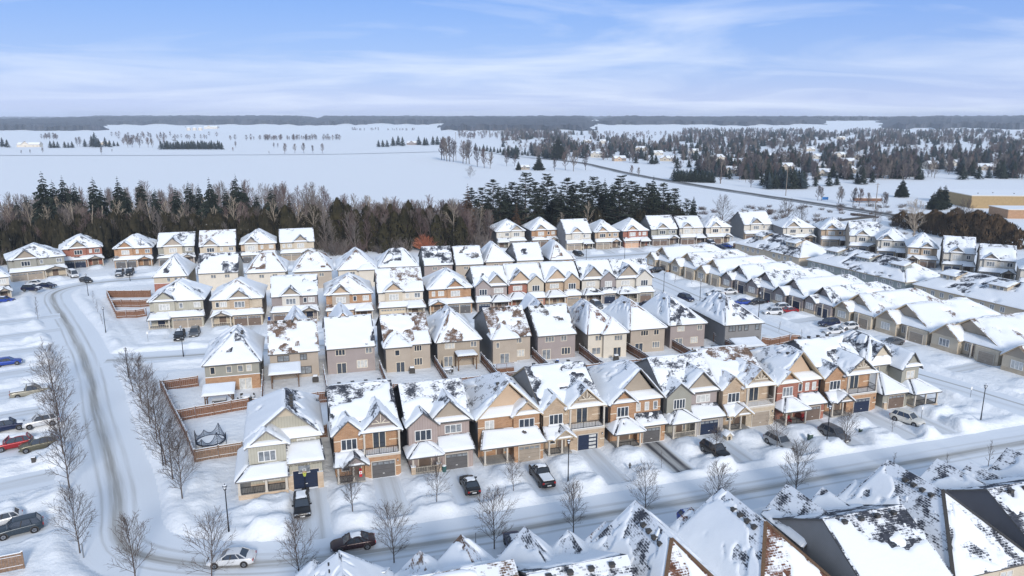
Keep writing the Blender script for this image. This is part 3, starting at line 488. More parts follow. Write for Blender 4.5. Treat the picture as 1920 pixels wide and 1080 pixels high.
def house_back(root, W_, o, det=True, step=.4):         # faces away: local y=0 is the garden wall, D the street front
    a = W_ / 2; seed = o['seed']; ze = o.get('ze', 5.0); zr = o.get('zr', 9.0); D = o.get('D', 14); kind = o['roof']; k = o.get('k', 'bare'); zm = o.get('zs', 2.6)
    body(root, W_, 0, D, ze, o['side'], o['back'], o.get('fr', o['back']), o.get('fr', o['back']), gab=('x', o.get('yr', 5.5), zr) if kind == 'side' else None, zb=-1.2)
    if o.get('lo'): b = MB(); b.box(-a - .04, a + .04, -.05, 0.02, -1.2, zm, o['lo']); b.box(-a - .05, -a, 0.02, D - .1, -1.2, zm, o['lo']); b.box(-a - .08, a + .08, -.12, -.05, zm, zm + .1, 'small_snow'); link('brick_facing', b.mesh('brick_facing'), root)
    rf = Roofs(o['sh'], o.get('fa', 'fascia'), seed=seed, bare=o['bare'], step=step); bl = o.get('bl', None)
    yr = o.get('yr', 5.5)
    if kind == 'side': rf.gable(-a, a, 0, D, ze, zr, 'x', .4, .25, xr=yr, kinds=(k, 'dust'))
    elif kind == 'hip': xr = o.get('xr', -.5); rf.hip(-a, a, 0, D, ze, zr + .3, xr, xr + .1, o.get('y1', 5.0), 9.5, kinds=(k, 'dust', 'dust', 'white'), bares=(None, None, None, bl))
    elif kind == 'wide': rf.hip(-a, a, 0, D, ze, zr, -a * .35, a * .35, yr, yr + .05, kinds=(k, 'dust', 'dust', 'white'), bares=(None, None, None, bl))
    if o.get('peek'):      # the street-side gable that stands a little above the ridge
        c, w = o['peek']; rf.gable(c - w / 3, c + w / 3, 5.6, D, zr - 1.6, zr + .75, 'y', .3, .2, kinds=('white', 'dust'))
    if o.get('bump'):
        s, w, typ = o['bump']; x0, x1 = (-a, -a + w) if s < 0 else (a - w, a); b = MB(); b.box(x0 + .02, x1, -.8, .05, -1.2, ze - .04, o['back']); link('rear_bay', b.mesh('rear_bay'), root)
        if typ == 'gable': rf.plane((x0 - .4, -1.2, ze - .3), (x1 + .4, -1.2, ze - .3), ((x0 + x1) / 2 + .05, 2.3, ze + 2.0), ((x0 + x1) / 2, 2.3, ze + 2.0), kind='dust'); rf.plane((x0 - .4, 2.2, ze - .1), (x0 - .4, -1.2, ze - .3), ((x0 + x1) / 2, 2.3, ze + 2.0), ((x0 + x1) / 2, 2.35, ze + 2.0), kind='dust'); rf.plane((x1 + .4, -1.2, ze - .3), (x1 + .4, 2.2, ze - .1), ((x0 + x1) / 2, 2.35, ze + 2.0), ((x0 + x1) / 2, 2.3, ze + 2.0), kind='dust')
        elif typ == 'hip': rf.hip(x0, x1, -.8, 4, ze, ze + 2.3, (x0 + x1) / 2, (x0 + x1) / 2 + .05, 1.6, 4, kinds=('bare',) * 4)
    rf.build(root)
    fr = o.get('wf', 'trim_cream')
    for (x, z, w, h, n, g, yy) in o['win']: window(root, x * a, -.01 + yy, z, w, h, n, glass=g, frame=fr, detail=det)
    if det: vents(root, [(-a + 1.2 + i * (W_ - 2.4) / 4, yr - .45, zr - .35) for i in range(5)] if kind == 'side' else [(o.get('xr', -.5) + .9 - 1.7 * (i % 2), 5.6 + i * .6, zr - .5) for i in range(3)])
def bungalow(root, W_, o, det=True, step=.7):           # one storey, gable to the street, long roof running back
    a = W_ / 2; seed = o['seed']; ze = 3.3; zr = o.get('zr', 7.4); D = o.get('D', 25); g0 = -a; xr = o.get('xr', -1.2)
    body(root, W_, 1.5, D, ze, o['side'], o['back'], o['wall'], o['wall'])
    rf = Roofs(o['sh'], o.get('fa', 'fascia_tan'), seed=seed, bare=o['bare'], step=step, T=.34); e = .45; z_e = ze - .25
    Fp = (xr, 2.6, zr); Bp = (xr + .8, D - 5.5, zr)
    rf.plane((-a - e, D + e, z_e), (-a - e, 1.0, z_e), Fp, Bp, kind='white'); rf.plane((a + e, 1.0, z_e), (a + e, D + e, z_e), Bp, Fp, kind='dust'); rf.plane((a + e, D + e, z_e), (-a - e, D + e, z_e), Bp, Bp, kind='dust', bare=.5)
    b = MB(); gable_face(b, -a + .6, a - .6, 3.0, ze + .2, zr - .3, o['gab'], xr=xr + .1); link('gable', b.mesh('gable'), root)
    rf.plane((-a - .3, .9, ze - .2), (a + .3, .9, ze - .2), (a - 1.2, 3.0, ze + 1.0), (-a + 1.2, 3.0, ze + 1.0), th=.1, bare=9)
    w2 = W_ * .42; b = MB(); b.box(-a + .03, -a + w2, 0, 1.6, 0, ze, o['wall']); b.box(-a - .02, -a + w2 + .05, -.06, 1.58, 0, 1.0, o['brick']); gable_face(b, -a + .03, -a + w2, .05, ze, ze + w2 * .38, o['gab']); link('bay', b.mesh('bay'), root)
    rf.gable(-a + .03, -a + w2, -.1, 4.2, ze, ze + w2 * .42, 'y', .35, .25); rf.build(root)
    window(root, -a + w2 / 2, -.01, 1.95, 2.2, 1.5, 3, detail=det, glass=rnd.choice(GL[1:])); window(root, -.2, 1.49, 1.9, 1.0, 1.6, 2, detail=det, glass='glass_half')
    door(root, .8, 1.49, .4, m='door_brown', side=False); porch_floor(root, -a + w2 + .1, 1.6, .0, 1.48, .35); post(root, 1.5, .2, .35, 3.1)
    b = MB(); b.box(a - 4.6, a - .03, .4, 1.6, 0, 3.0, o['wall']); b.box(a - 4.65, a + .02, .34, 1.58, 0, .9, o['brick']); link('garage', b.mesh('garage'), root)
    garage_door(root, a - 2.3, .33, .05, 3.0, 2.2, o['door'], 0, det); drive(root, a - 4.0, a - .6, .3, 10)
# ------------------------------------------------------------ roads, driveways, snowbanks and the ground sheet
ROADS = {
 'front_road': ([(150, 74), (110, 73.6), (60, 72.8), (17, 72.3), (3, 72.6), (-7, 74), (-15, 77.5), (-19.5, 82), UW(*at(226, 940)), UW(*at(208, 860)), UW(*at(188, 780)), UW(*at(170, 710)), (-42.2, 168), (-53.7, 199), (-58.5, 212), (-60, 220), (-57, 227), (-49, 231), (-30, 232), (40, 229), (100, 224.5), (150, 229), (165, 224), (173, 208), (176, 180), (176, 90)], 4.4),
 'middle_road': ([(-34.3, 152.6), (-25, 151.8), (0, 150.5), (60, 149.5), (99.5, 148)], 3.9),
 'side_road': ([(101, 222), (99.3, 164), (100, 138), (102, 116), (107, 98), (112, 76)], 4.2)}
def smooth_poly(P, it=2):
    for _ in range(it):
        Q = [P[0]]
        for a, b in zip(P[:-1], P[1:]): Q += [(a[0] * .75 + b[0] * .25, a[1] * .75 + b[1] * .25), (a[0] * .25 + b[0] * .75, a[1] * .25 + b[1] * .75)]
        P = Q + [P[-1]]
    return P
def densify(P, d=2.0):
    Q = [P[0]]
    for a, b in zip(P[:-1], P[1:]):
        n = max(1, int(math.dist(a, b) / d))
        for i in range(1, n + 1): Q.append((lerp(a[0], b[0], i / n), lerp(a[1], b[1], i / n)))
    return Q
RP = {k: densify([W(*p) for p in smooth_poly(v[0])]) for k, v in ROADS.items()}
def near_items(): return DRW
MOUNDS = []     # (x, y, rx, ry, heading, height)
DRW = []        # (x, y, heading, halfwidth, length) in world
def ground_z(X, Y):
    X = np.asarray(X, float); Y = np.asarray(Y, float); sh = X.shape; X = X.ravel(); Y = Y.ravel()
    u = X * CA + Y * SA; w = -X * SA + Y * CA
    z = 0.30 + 0.30 * (fbm(u / 7, w / 7, 3) - .5) + 0.10 * (fbm(u / 1.6, w / 1.6, 8) - .5)
    def band(a, b, u0, u1, h):
        return h * sm((w - a) / 2.5) * sm((b - w) / 2.5) * sm((u - u0) / 4) * sm((u1 - u) / 4)
    z = z + band(102, 131, -34, 92, .75) + band(181, 208, -34, 92, .75) + band(30, 47, -30, 120, .5)
    inn = (np.abs(u - 50) < 160) & (w > 30) & (w < 300)
    ii = np.nonzero(inn)[0]; xi = X[ii]; yi = Y[ii]; zi = z[ii].copy(); dmin = np.full(len(ii), 99.0)
    for k, P in RP.items():
        hw = ROADS[k][1]; A = np.array(P)
        for s in range(0, len(A), 12):
            seg = A[s:s + 13]; c = seg.mean(0); r = 16 + 14; loc = np.nonzero((np.abs(xi - c[0]) < r) & (np.abs(yi - c[1]) < r))[0]
            if len(loc) == 0: continue
            for a, b in zip(seg[:-1], seg[1:]):
                d = b - a; t = np.clip(((xi[loc] - a[0]) * d[0] + (yi[loc] - a[1]) * d[1]) / (d @ d), 0, 1)
                q = np.hypot(xi[loc] - a[0] - t * d[0], yi[loc] - a[1] - t * d[1]) - hw; dmin[loc] = np.minimum(dmin[loc], q)
    ui = u[ii]; wi = w[ii]
    nb = fbm(ui / 3.2, wi / 3.2, 21, 4); nb2 = fbm(ui / 1.6, wi / 1.6, 31, 3)
    zi += (0.30 + 1.0 * np.maximum(nb - .38, 0)) * np.exp(-((dmin - 1.7) / 1.1) ** 2) * 1.15 + 0.22 * sm((dmin - 3.0) / 1.0) * sm((6.0 - dmin) / 1.5) * nb2
    zi += .16 * (fbm(ui / .95, wi / .95, 57, 2) - .5) * sm((9 - dmin) / 5) * sm(dmin / 1.5)
    zi -= 0.25 * np.exp(-((dmin - 5.3) / .8) ** 2)          # the walk along the road
    for (cx, cy, rx, ry, h, hh) in MOUNDS:
        r = max(rx, ry) * 1.6; loc = np.nonzero((np.abs(xi - cx) < r) & (np.abs(yi - cy) < r))[0]
        if len(loc) == 0: continue
        dx = xi[loc] - cx; dy = yi[loc] - cy; a = dx * math.cos(h) + dy * math.sin(h); b = -dx * math.sin(h) + dy * math.cos(h)
        q = np.sqrt((a / rx) ** 2 + (b / ry) ** 2) * (0.82 + .36 * nb[loc]); zi[loc] = zi[loc] + hh * .66 * sm((1.2 - q) / .55) * (.30 + 1.25 * nb2[loc])
    for (cx, cy, h, hw, ln, dirt) in DRW:
        r = ln / 2 + hw + 1; loc = np.nonzero((np.abs(xi - cx) < r) & (np.abs(yi - cy) < r))[0]
        if len(loc) == 0: continue
        dx = xi[loc] - cx; dy = yi[loc] - cy; a = np.abs(dx * math.cos(h) + dy * math.sin(h)) + .35 * (nb2[loc] - .5); b = np.abs(-dx * math.sin(h) + dy * math.cos(h))
        k = sm((hw + .55 - a) / .7) * sm((ln / 2 + .4 - b) / .8); zi[loc] = zi[loc] * (1 - k) + k * (-.03)
    k = sm((.25 - dmin) / .8 + .5); zi = zi * (1 - k) + k * (-.06); z[ii] = zi
    far = sm((Y - 2400) / 2600); hills = 22 + 44 * fbm(X / 1500, Y / 1700, 77, 3); z = z + far * hills * .9 + sm((Y - 400) / 500) * 1.2 * (fbm(X / 160, Y / 160, 41) - .5)
    kn = at(985, 272); z = z + 9 * np.exp(-(((X - kn[0]) / 60) ** 2 + ((Y - kn[1]) / 40) ** 2))
    return z.reshape(sh)
def gz(x, y): return float(ground_z(np.array([x]), np.array([y]))[0])
def build_ground():
    def geo(a, b, n): return np.geomspace(a, b, n)
    us = np.concatenate([-75 - geo(2, 7000, 60)[::-1], np.arange(-75, 112, .45), np.arange(112, 205, 1.3), 205 + geo(2, 7000, 60)])
    ws = np.concatenate([np.array([-400, -100, 0, 20]), np.arange(36, 118, .45), np.arange(118, 175, .6), np.arange(175, 275, 1.1), 275 + geo(2, 7600, 110)])
    U, Wv = np.meshgrid(us, ws); X = U * CA - Wv * SA; Y = U * SA + Wv * CA; Z = ground_z(X, Y)
    nv, nu = X.shape; me = bpy.data.meshes.new('snowy_ground'); me.vertices.add(nv * nu); me.vertices.foreach_set('co', np.stack([X, Y, Z], -1).reshape(-1))
    i, j = np.meshgrid(np.arange(nu - 1), np.arange(nv - 1)); a = (j * nu + i).ravel(); q = np.stack([a, a + 1, a + nu + 1, a + nu], -1).ravel(); nf = len(a)
    me.loops.add(nf * 4); me.loops.foreach_set('vertex_index', q.astype(np.int32)); me.polygons.add(nf); me.polygons.foreach_set('loop_start', np.arange(0, nf * 4, 4, dtype=np.int32)); me.polygons.foreach_set('loop_total', np.full(nf, 4, dtype=np.int32))
    me.polygons.foreach_set('use_smooth', np.ones(nf, bool)); me.update(calc_edges=True); me.materials.append(MATS['ground_snow'])
    tag(link('ground', me), kind='structure')
def roadmat(name, amt, tracks, asph=(0.17, 0.165, 0.155), width=4.4):
    """packed snow, worn through to grit along the wheel tracks; uv = metres across, metres along"""
    m = mat(name, (0.75, 0.78, 0.82), 0.75, spec=0.15); n = m.node_tree.nodes; l = m.node_tree.links; b = n['Principled BSDF']
    uv = n.new('ShaderNodeUVMap'); uv.uv_map = 'UVMap'; s = n.new('ShaderNodeSeparateXYZ'); l.new(uv.outputs[0], s.inputs[0])
    def node(op, a, bb, c=None):
        q = n.new('ShaderNodeMath'); q.operation = op
        for k, v in enumerate((a, bb, c)):
            if v is None: continue
            if isinstance(v, (int, float)): q.inputs[k].default_value = v
            else: l.new(v, q.inputs[k])
        return q.outputs[0]
    mp = n.new('ShaderNodeMapping'); mp.inputs['Scale'].default_value = (1.6, .055, 1); l.new(uv.outputs[0], mp.inputs[0])
    st = n.new('ShaderNodeTexNoise'); st.inputs['Scale'].default_value = 1; st.inputs['Detail'].default_value = 7; st.inputs['Roughness'].default_value = .65; l.new(mp.outputs[0], st.inputs[0])
    mp2 = n.new('ShaderNodeMapping'); mp2.inputs['Scale'].default_value = (.05, .018, 1); l.new(uv.outputs[0], mp2.inputs[0])
    wob = n.new('ShaderNodeTexNoise'); wob.inputs['Scale'].default_value = 1; wob.inputs['Detail'].default_value = 3; l.new(mp2.outputs[0], wob.inputs[0])
    xx = node('ADD', s.outputs[0], node('MULTIPLY', node('SUBTRACT', wob.outputs[0], .5), 2.2))
    tot = None
    for (c, wd_, st_) in tracks:
        d = node('DIVIDE', node('SUBTRACT', xx, c), wd_); g = node('MULTIPLY', node('POWER', 2.718, node('MULTIPLY', node('MULTIPLY', d, d), -1)), st_); tot = g if tot is None else node('ADD', tot, g)
    v = node('MULTIPLY', tot, node('MULTIPLY_ADD', st.outputs[0], 1.9, -.35)); v = node('MULTIPLY', v, amt)
    r = n.new('ShaderNodeValToRGB'); e = r.color_ramp.elements; e[0].position = .05; e[0].color = (0.72, 0.76, 0.81, 1); e[1].position = .85; e[1].color = (*asph, 1); q = e.new(.4); q.color = (0.42, 0.42, 0.41, 1); l.new(v, r.inputs[0]); l.new(r.outputs[0], b.inputs['Base Color'])
    u = n.new('ShaderNodeBump'); u.inputs['Strength'].default_value = .5; u.inputs['Distance'].default_value = .06; l.new(st.outputs[0], u.inputs['Height']); l.new(u.outputs[0], b.inputs['Normal'])
roadmat('road_front', .85, [(-.2, .7, .75), (-1.9, .22, .38), (1.7, .3, .26), (0, 2.6, .16)], (0.20, 0.19, 0.175)); roadmat('road_mid', .8, [(.2, .6, .7), (1.5, .3, .35), (0, 2, .2)]); roadmat('road_side', .7, [(-1.6, .3, .9), (.9, .5, .35), (0, 2, .15)])
roadmat('highway', 1.6, [(-2, 1.6, 1.1), (2, 1.6, 1.1), (0, 2, .4)], (0.10, 0.10, 0.10), 5)
def ribbon(name, P, hw, m, z=0.012, n=4, kind='structure'):
    b = MB(); P = [Vector((p[0], p[1], 0)) for p in P]; s = 0; rows = []
    for i, p in enumerate(P):
        d = (P[min(i + 1, len(P) - 1)] - P[max(i - 1, 0)]).normalized(); nn = Vector((d.y, -d.x, 0)); zz = z if callable(z) is False else 0
        rows.append(([(p + nn * (-hw + 2 * hw * k / n)) + Vector((0, 0, z if not callable(z) else z(p.x, p.y))) for k in range(n + 1)], s)); s += (P[min(i + 1, len(P) - 1)] - p).length
    for (a, sa), (c, sc) in zip(rows[:-1], rows[1:]):
        for k in range(n):
            x0 = -hw + 2 * hw * k / n; x1 = x0 + 2 * hw / n; b.face([a[k + 1], a[k], c[k], c[k + 1]][::-1], m, [(x1, sa), (x0, sa), (x0, sc), (x1, sc)][::-1])
    return tag(link(name, b.mesh(name)), kind=kind)
def build_roads():
    for (k, mname, z) in (('front_road', 'road_front', .004), ('middle_road', 'road_mid', .008), ('side_road', 'road_side', .012)):
        ribbon('road', RP[k], ROADS[k][1] + .3, mname, z)
    hw = [at(*p) for p in [(1000, 297), (1060, 302), (1100, 308), (1140, 318), (1200, 331), (1300, 348), (1400, 364), (1500, 379), (1650, 402), (1800, 425), (1960, 452)]]
    ribbon('highway', densify(smooth_poly(hw), 10), 4.6, 'highway', lambda x, y: gz(x, y) + .35)
    fr = [at(*p) for p in [(-200, 291), (0, 292), (300, 292), (600, 291), (760, 287), (850, 284), (930, 288), (1010, 298)]]
    ribbon('country_road', densify(smooth_poly(fr), 25), 4.2, 'road_side', lambda x, y: gz(x, y) + .5)
roadmat('drive_snow', .55, [(-.9, .6, .3), (.8, .4, .35), (0.3, 1.6, .36)], (0.26, 0.27, 0.29)); roadmat('drive_worn', 1.5, [(-.9, .6, .6), (.9, .6, .6), (0, 1.1, .42)], (0.08, 0.08, 0.09))
def build_drives():
    for i, (cx, cy, h, hw, ln, dirt) in enumerate(DRW):
        b = MB(); c, s = math.cos(h), math.sin(h); o = (i * 7.3) % 40
        P = lambda a, q: (cx + a * c - q * s, cy + a * s + q * c, .0 + .006)
        b.face([P(-hw, -ln / 2), P(hw, -ln / 2), P(hw, ln / 2), P(-hw, ln / 2)], 'drive_worn' if dirt > 1 else 'drive_snow', [(-hw, o), (hw, o), (hw, o + ln), (-hw, o + ln)])
        tag(link('driveway', b.mesh('driveway')), kind='structure')

# ------------------------------------------------------------ vehicles
def car_meshes(kind, col):
    """nose towards -y, wheels on z=0; returns named meshes"""
    S = dict(suv=(4.7, 1.9, 1.70), sedan=(4.75, 1.83, 1.42), pickup=(5.7, 2.0, 1.85), van=(5.1, 2.0, 2.1), hatch=(4.2, 1.78, 1.5))[kind]; Ln, Wd, Ht = S; hw = Wd / 2
    def curve(pts, y): return float(np.interp(y, [p[0] for p in pts], [p[1] for p in pts]))
    t0 = -Ln / 2; t1 = Ln / 2
    belt = {'suv': [(0, .62), (.02, .82), (.06, .93), (.22, 1.04), (.3, 1.06), (.93, 1.12), (.985, 1.0), (1, .7)], 'sedan': [(0, .5), (.02, .66), (.08, .78), (.27, .93), (.8, 1.0), (.96, .98), (.99, .85), (1, .6)],
            'hatch': [(0, .55), (.02, .7), (.08, .82), (.25, .96), (.93, 1.02), (.98, .9), (1, .65)], 'pickup': [(0, .7), (.015, .98), (.05, 1.08), (.24, 1.15), (.58, 1.15), (.6, 1.15), (.98, 1.12), (1, .8)], 'van': [(0, .65), (.02, .9), (.08, 1.05), (.2, 1.15), (.97, 1.2), (1, .9)]}[kind]
    ys = [0, .008, .03, .08, .16, .25, .4, .55, .7, .82, .92, .97, .992, 1]
    b = MB(); rows = []
    for t in ys:
        zb = curve(belt, t); e = max(0, 1 - min(t, 1 - t) / .10); w = hw * (1 - .16 * e * e); y = t0 + t * Ln; zlo = .26 + .1 * e
        pr = [(w * .80, zlo - .02), (w * .96, zlo + .05), (w, .52), (w * .985, zb - .16), (w * .93, zb - .03), (w * .80, zb + .015), (0, zb + .045)]
        rows.append([(-x, y, z) for x, z in pr] + [(x, y, z) for x, z in pr[::-1][1:]])
    b.grid(np.array(rows)[:, ::-1], col); b.face(rows[0], col); b.face(rows[-1][::-1], col); out = {'body': b.mesh('body', True)}
    cab = {'suv': (.25, .40, .86, .955), 'sedan': (.27, .43, .70, .86), 'hatch': (.24, .40, .82, .93), 'pickup': (.23, .36, .56, .595), 'van': (.08, .22, .955, .975)}[kind]
    y0, y1, y2, y3 = [t0 + c * Ln for c in cab]; zb0 = curve(belt, cab[0]) - .02; zb3 = curve(belt, cab[3]) - .02; zt = Ht; wb = hw * .90; wt = hw * .70
    g = MB(); q = [(-wb, y0, zb0), (wb, y0, zb0), (wt, y1, zt), (-wt, y1, zt)]; q2 = [(-wb, y3, zb3), (wb, y3, zb3), (wt, y2, zt), (-wt, y2, zt)]
    g.face(q, 'glass_dark'); g.face(q2[::-1], 'glass_dark'); g.face([q[1], q2[1], q2[2], q[2]], 'glass_dark'); g.face([q2[0], q[0], q[3], q2[3]], 'glass_dark'); out['windows'] = g.mesh('windows')
    r = MB(); rr = []
    for t, dz in ((0, -.035), (.06, .015), (.35, .05), (.7, .05), (.94, .015), (1, -.04)):
        y = lerp(y1 - .06, y2 + .06, t); rr.append([(-wt - .03, y, zt + dz - .03), (-wt * .8, y, zt + dz + .02), (0, y, zt + dz + .035), (wt * .8, y, zt + dz + .02), (wt + .03, y, zt + dz - .03)])
    r.grid(np.array(rr), col)
    for sx in (-1, 1):
        for (a, c) in ((q[1], q[2]), (q2[1], q2[2])): r.bar((a[0] * sx * 1.01, a[1], a[2]), (c[0] * sx * 1.03, c[1], c[2]), .09, .07, col)
        for fr in ((.42,) if kind in ('pickup',) else (.38, .72)): r.bar((wb * sx * 1.01, lerp(y0, y3, fr + .02), lerp(zb0, zb3, fr)), (wt * sx * 1.035, lerp(y1, y2, fr), zt - .02), .08, .05, 'trim_dark' if fr < .5 else col)
    out['roof'] = r.mesh('roof', False)
    wr = .37 if kind in ('suv', 'pickup') else .33; w = MB(); w.tube((-.12, 0, 0), (.12, 0, 0), wr, wr, 'tyre', 18, True); out['tyre'] = w.mesh('wheel')
    w = MB(); w.tube((-.13, 0, 0), (.13, 0, 0), wr * .62, wr * .62, 'rim', 14, True)
    for k in range(5): a = k * 1.2566; w.bar((.135, 0, 0), (.135, math.cos(a) * wr * .6, math.sin(a) * wr * .6), .05, .02, 'tyre'); w.bar((-.135, 0, 0), (-.135, math.cos(a) * wr * .6, math.sin(a) * wr * .6), .05, .02, 'tyre')
    out['rim'] = w.mesh('rim'); out['wheelpos'] = [(sx * (hw - .11), t0 + f * Ln, wr) for f in (.185, .80) for sx in (-1, 1)]
    a = MB(); a.tube((-.118, 0, .02), (.118, 0, .02), wr + .07, wr + .07, 'trim_dark', 18, True); out['wheel_arch'] = a.mesh('wheel_arch')
    h = MB(); h.box(-.2, .2, -.03, .07, -.08, .08, 'head_glass'); out['headlight'] = h.mesh('headlight'); h = MB(); h.box(-.13, .13, -.05, .03, -.12, .12, 'tail_red'); out['taillight'] = h.mesh('taillight')
    out['lp'] = [(sx * hw * .70, t0 + .08, curve(belt, .03) - .16) for sx in (-1, 1)]; out['tp'] = [(sx * hw * .74, t1 - .04, curve(belt, .97) - .2) for sx in (-1, 1)]
    p = MB(); p.box(-.26, .26, -.02, .02, -.07, .07, 'trim_white'); out['plate'] = p.mesh('number_plate'); gr = MB(); gr.box(-hw * .42, hw * .42, t0 - .015, t0 + .1, .5, .68, 'trim_dark'); gr.box(-hw * .75, hw * .75, t0 - .01, t0 + .2, .30, .40, 'trim_dark'); out['grille'] = gr.mesh('grille')
    mi = MB(); mi.box(-.12, .12, -.06, .06, -.08, .08, col); out['mirror'] = mi.mesh('mirror'); out['mp'] = [(sx * (hw + .06), y0 + .35, zb0 + .12) for sx in (-1, 1)]
    sn = MB(); rr = []
    for j, t in enumerate(np.linspace(0, 1, 8)):
        y = lerp(y1 + .05, y2 - .05, t); rr.append([(x * (wt - .04), y, zt + .045 + (0.10 if 0 < j < 7 and abs(x) < .95 else -.03) * (.8 + .4 * math.sin(x * 3 + t * 5))) for x in np.linspace(-1, 1, 7)])
    sn.grid(np.array(rr), 'small_snow'); out['snow'] = sn.mesh('snow', True)
    sh = MB(); rr = []
    for j, t in enumerate(np.linspace(0, 1, 6)):
        f = lerp(.05, cab[0] - .01, t); rr.append([(x * hw * .8, t0 + f * Ln, curve(belt, f) + .03 + (.07 if 0 < j < 5 and abs(x) < .95 else -.02)) for x in np.linspace(-1, 1, 6)])
    sh.grid(np.array(rr), 'small_snow'); out['hood_snow'] = sh.mesh('hood_snow', True)
    if kind == 'pickup':
        bd = MB(); bd.box(-hw * .74, hw * .74, t0 + .62 * Ln, t0 + .975 * Ln, 1.16, 1.20, 'trim_dark'); bd.box(-hw * .70, hw * .70, t0 + .63 * Ln, t0 + .965 * Ln, 1.203, 1.30, 'small_snow'); out['bed'] = bd.mesh('bed')
    return out
_cc = {}
def paint(c, name):
    nm = 'paint_' + name
    if nm not in MATS: mat(nm, c, 0.28, metal=.25, spec=.6)
    return nm
PC = dict(black=(.012, .013, .016), navy=(.012, .02, .06), white=(.72, .72, .72), cream=(.68, .65, .58), silver=(.36, .37, .38), grey=(.12, .125, .135), red=(.30, .015, .02), maroon=(.03, .010, .012), blue=(.02, .06, .32), olive=(.13, .12, .08), tan=(.30, .28, .22), teal=(.035, .05, .065))
def car(kind, color, label, xy, head, snow='roof', cat=None, z=.01):
    """head: compass direction the nose points, degrees from +X counter-clockwise"""
    k = (kind, color)
    if k not in _cc: _cc[k] = car_meshes(kind, paint(PC[color], color))
    m = _cc[k]; t = thing({'suv': 'parked_suv', 'sedan': 'parked_car', 'pickup': 'pickup_truck', 'van': 'parked_van', 'hatch': 'parked_car'}[kind], label, cat or {'suv': 'suv', 'pickup': 'pickup truck', 'van': 'van'}.get(kind, 'car'), (xy[0], xy[1], z), R(head + 90), 'vehicles of the neighbourhood')
    b = link('body', m['body'], t); link('grille', m['grille'], b); link('number_plate', m['plate'], b, (0, m['tp'][0][1] + .05, .62)); link('number_plate', m['plate'], b, (0, m['lp'][0][1] - .1, .45))
    link('windows', m['windows'], t); r = link('roof', m['roof'], t); [link('wheel_arch', m['wheel_arch'], b, p) for p in m['wheelpos']]
    for p in m['wheelpos']: w = link('wheel', m['tyre'], t, p); link('rim', m['rim'], w)
    for p in m['lp']: link('headlight', m['headlight'], t, p)
    for p in m['tp']: link('taillight', m['taillight'], t, p)
    for p in m['mp']: link('mirror', m['mirror'], t, p)
    if 'bed' in m: link('bed', m['bed'], t)
    if snow: link('snow', m['snow'], r)
    if snow == 'all': link('hood_snow', m['hood_snow'], b)
    return t

# ------------------------------------------------------------ trees
def grow(b, p, d, ln, r0, r1, m, n, rg, lift=.25, wob=.12, sides=3):
    pts = [p]; dd = d.normalized(); p = p.copy()
    for i in range(n):
        dd = (dd + Vector((rg.uniform(-wob, wob), rg.uniform(-wob, wob), lift / n + rg.uniform(-wob, wob) * .5))).normalized(); q = p + dd * (ln / n); ra = lerp(r0, r1, i / n); rb = lerp(r0, r1, (i + 1) / n); b.tube(p, q, ra, rb, m, sides); p = q; pts.append(q)
    return pts, dd
def along(pts, f):
    x = f * (len(pts) - 1); i = min(int(x), len(pts) - 2); return pts[i].lerp(pts[i + 1], x - i)
def bare_tree(seed, H, m='bark', spread=.42, n1=26, n2=7, n3=4, r=.09, tip=.012, base=.22, up=.9, ang=(35, 60)):
    rg = random.Random(seed); t = MB(); c = MB()
    pts, _ = grow(t, Vector((0, 0, -.2)), Vector((rg.uniform(-.04, .04), rg.uniform(-.04, .04), 1)), H * .93, r, tip * 1.3, m, 9, rg, 0, .05, 5)
    for i in range(n1):
        f = base + (1 - base) * (i + rg.random() * .8) / n1 * .97; az = i * 2.4 + rg.uniform(-.4, .4); el = R(lerp(ang[1], ang[0] * .6, f)); prof = (1 - f) ** .55 * min(1, .55 + 1.4 * (f - base)) ; L1 = H * spread * (.35 + .85 * prof) * rg.uniform(.8, 1.15)
        d = Vector((math.cos(az) * math.sin(el), math.sin(az) * math.sin(el), math.cos(el))); p = along(pts, f); r1 = r * lerp(.42, .16, f)
        q, dd = grow(c, p, d, L1, r1, tip, m, 4, rg, up * .45, .13)
        for j in range(n2):
            g = .2 + .75 * (j + rg.random()) / n2; a2 = q[min(int(g * 4), 3)]; dv = (q[min(int(g * 4) + 1, 4)] - a2).normalized(); sd = dv.orthogonal().normalized(); sd.rotate(Matrix.Rotation(rg.uniform(0, 6.28), 3, dv)); d2 = dv * .85 + sd * .62
            q2, _ = grow(c, along(q, g), d2, L1 * .45 * (1.15 - g * .6), max(tip, r1 * .42), tip * .75, m, 2, rg, up * .25, .12)
            for k in range(n3):
                g2 = .25 + .7 * (k + rg.random()) / n3; dv = (q2[2] - q2[0]).normalized(); sd = dv.orthogonal().normalized(); sd.rotate(Matrix.Rotation(rg.uniform(0, 6.28), 3, dv)); c.tube(along(q2, g2), along(q2, g2) + (dv * .8 + sd * .6).normalized() * L1 * .17, tip * .7, tip * .4, m, 3)
    return t.mesh('trunk'), c.mesh('branches')
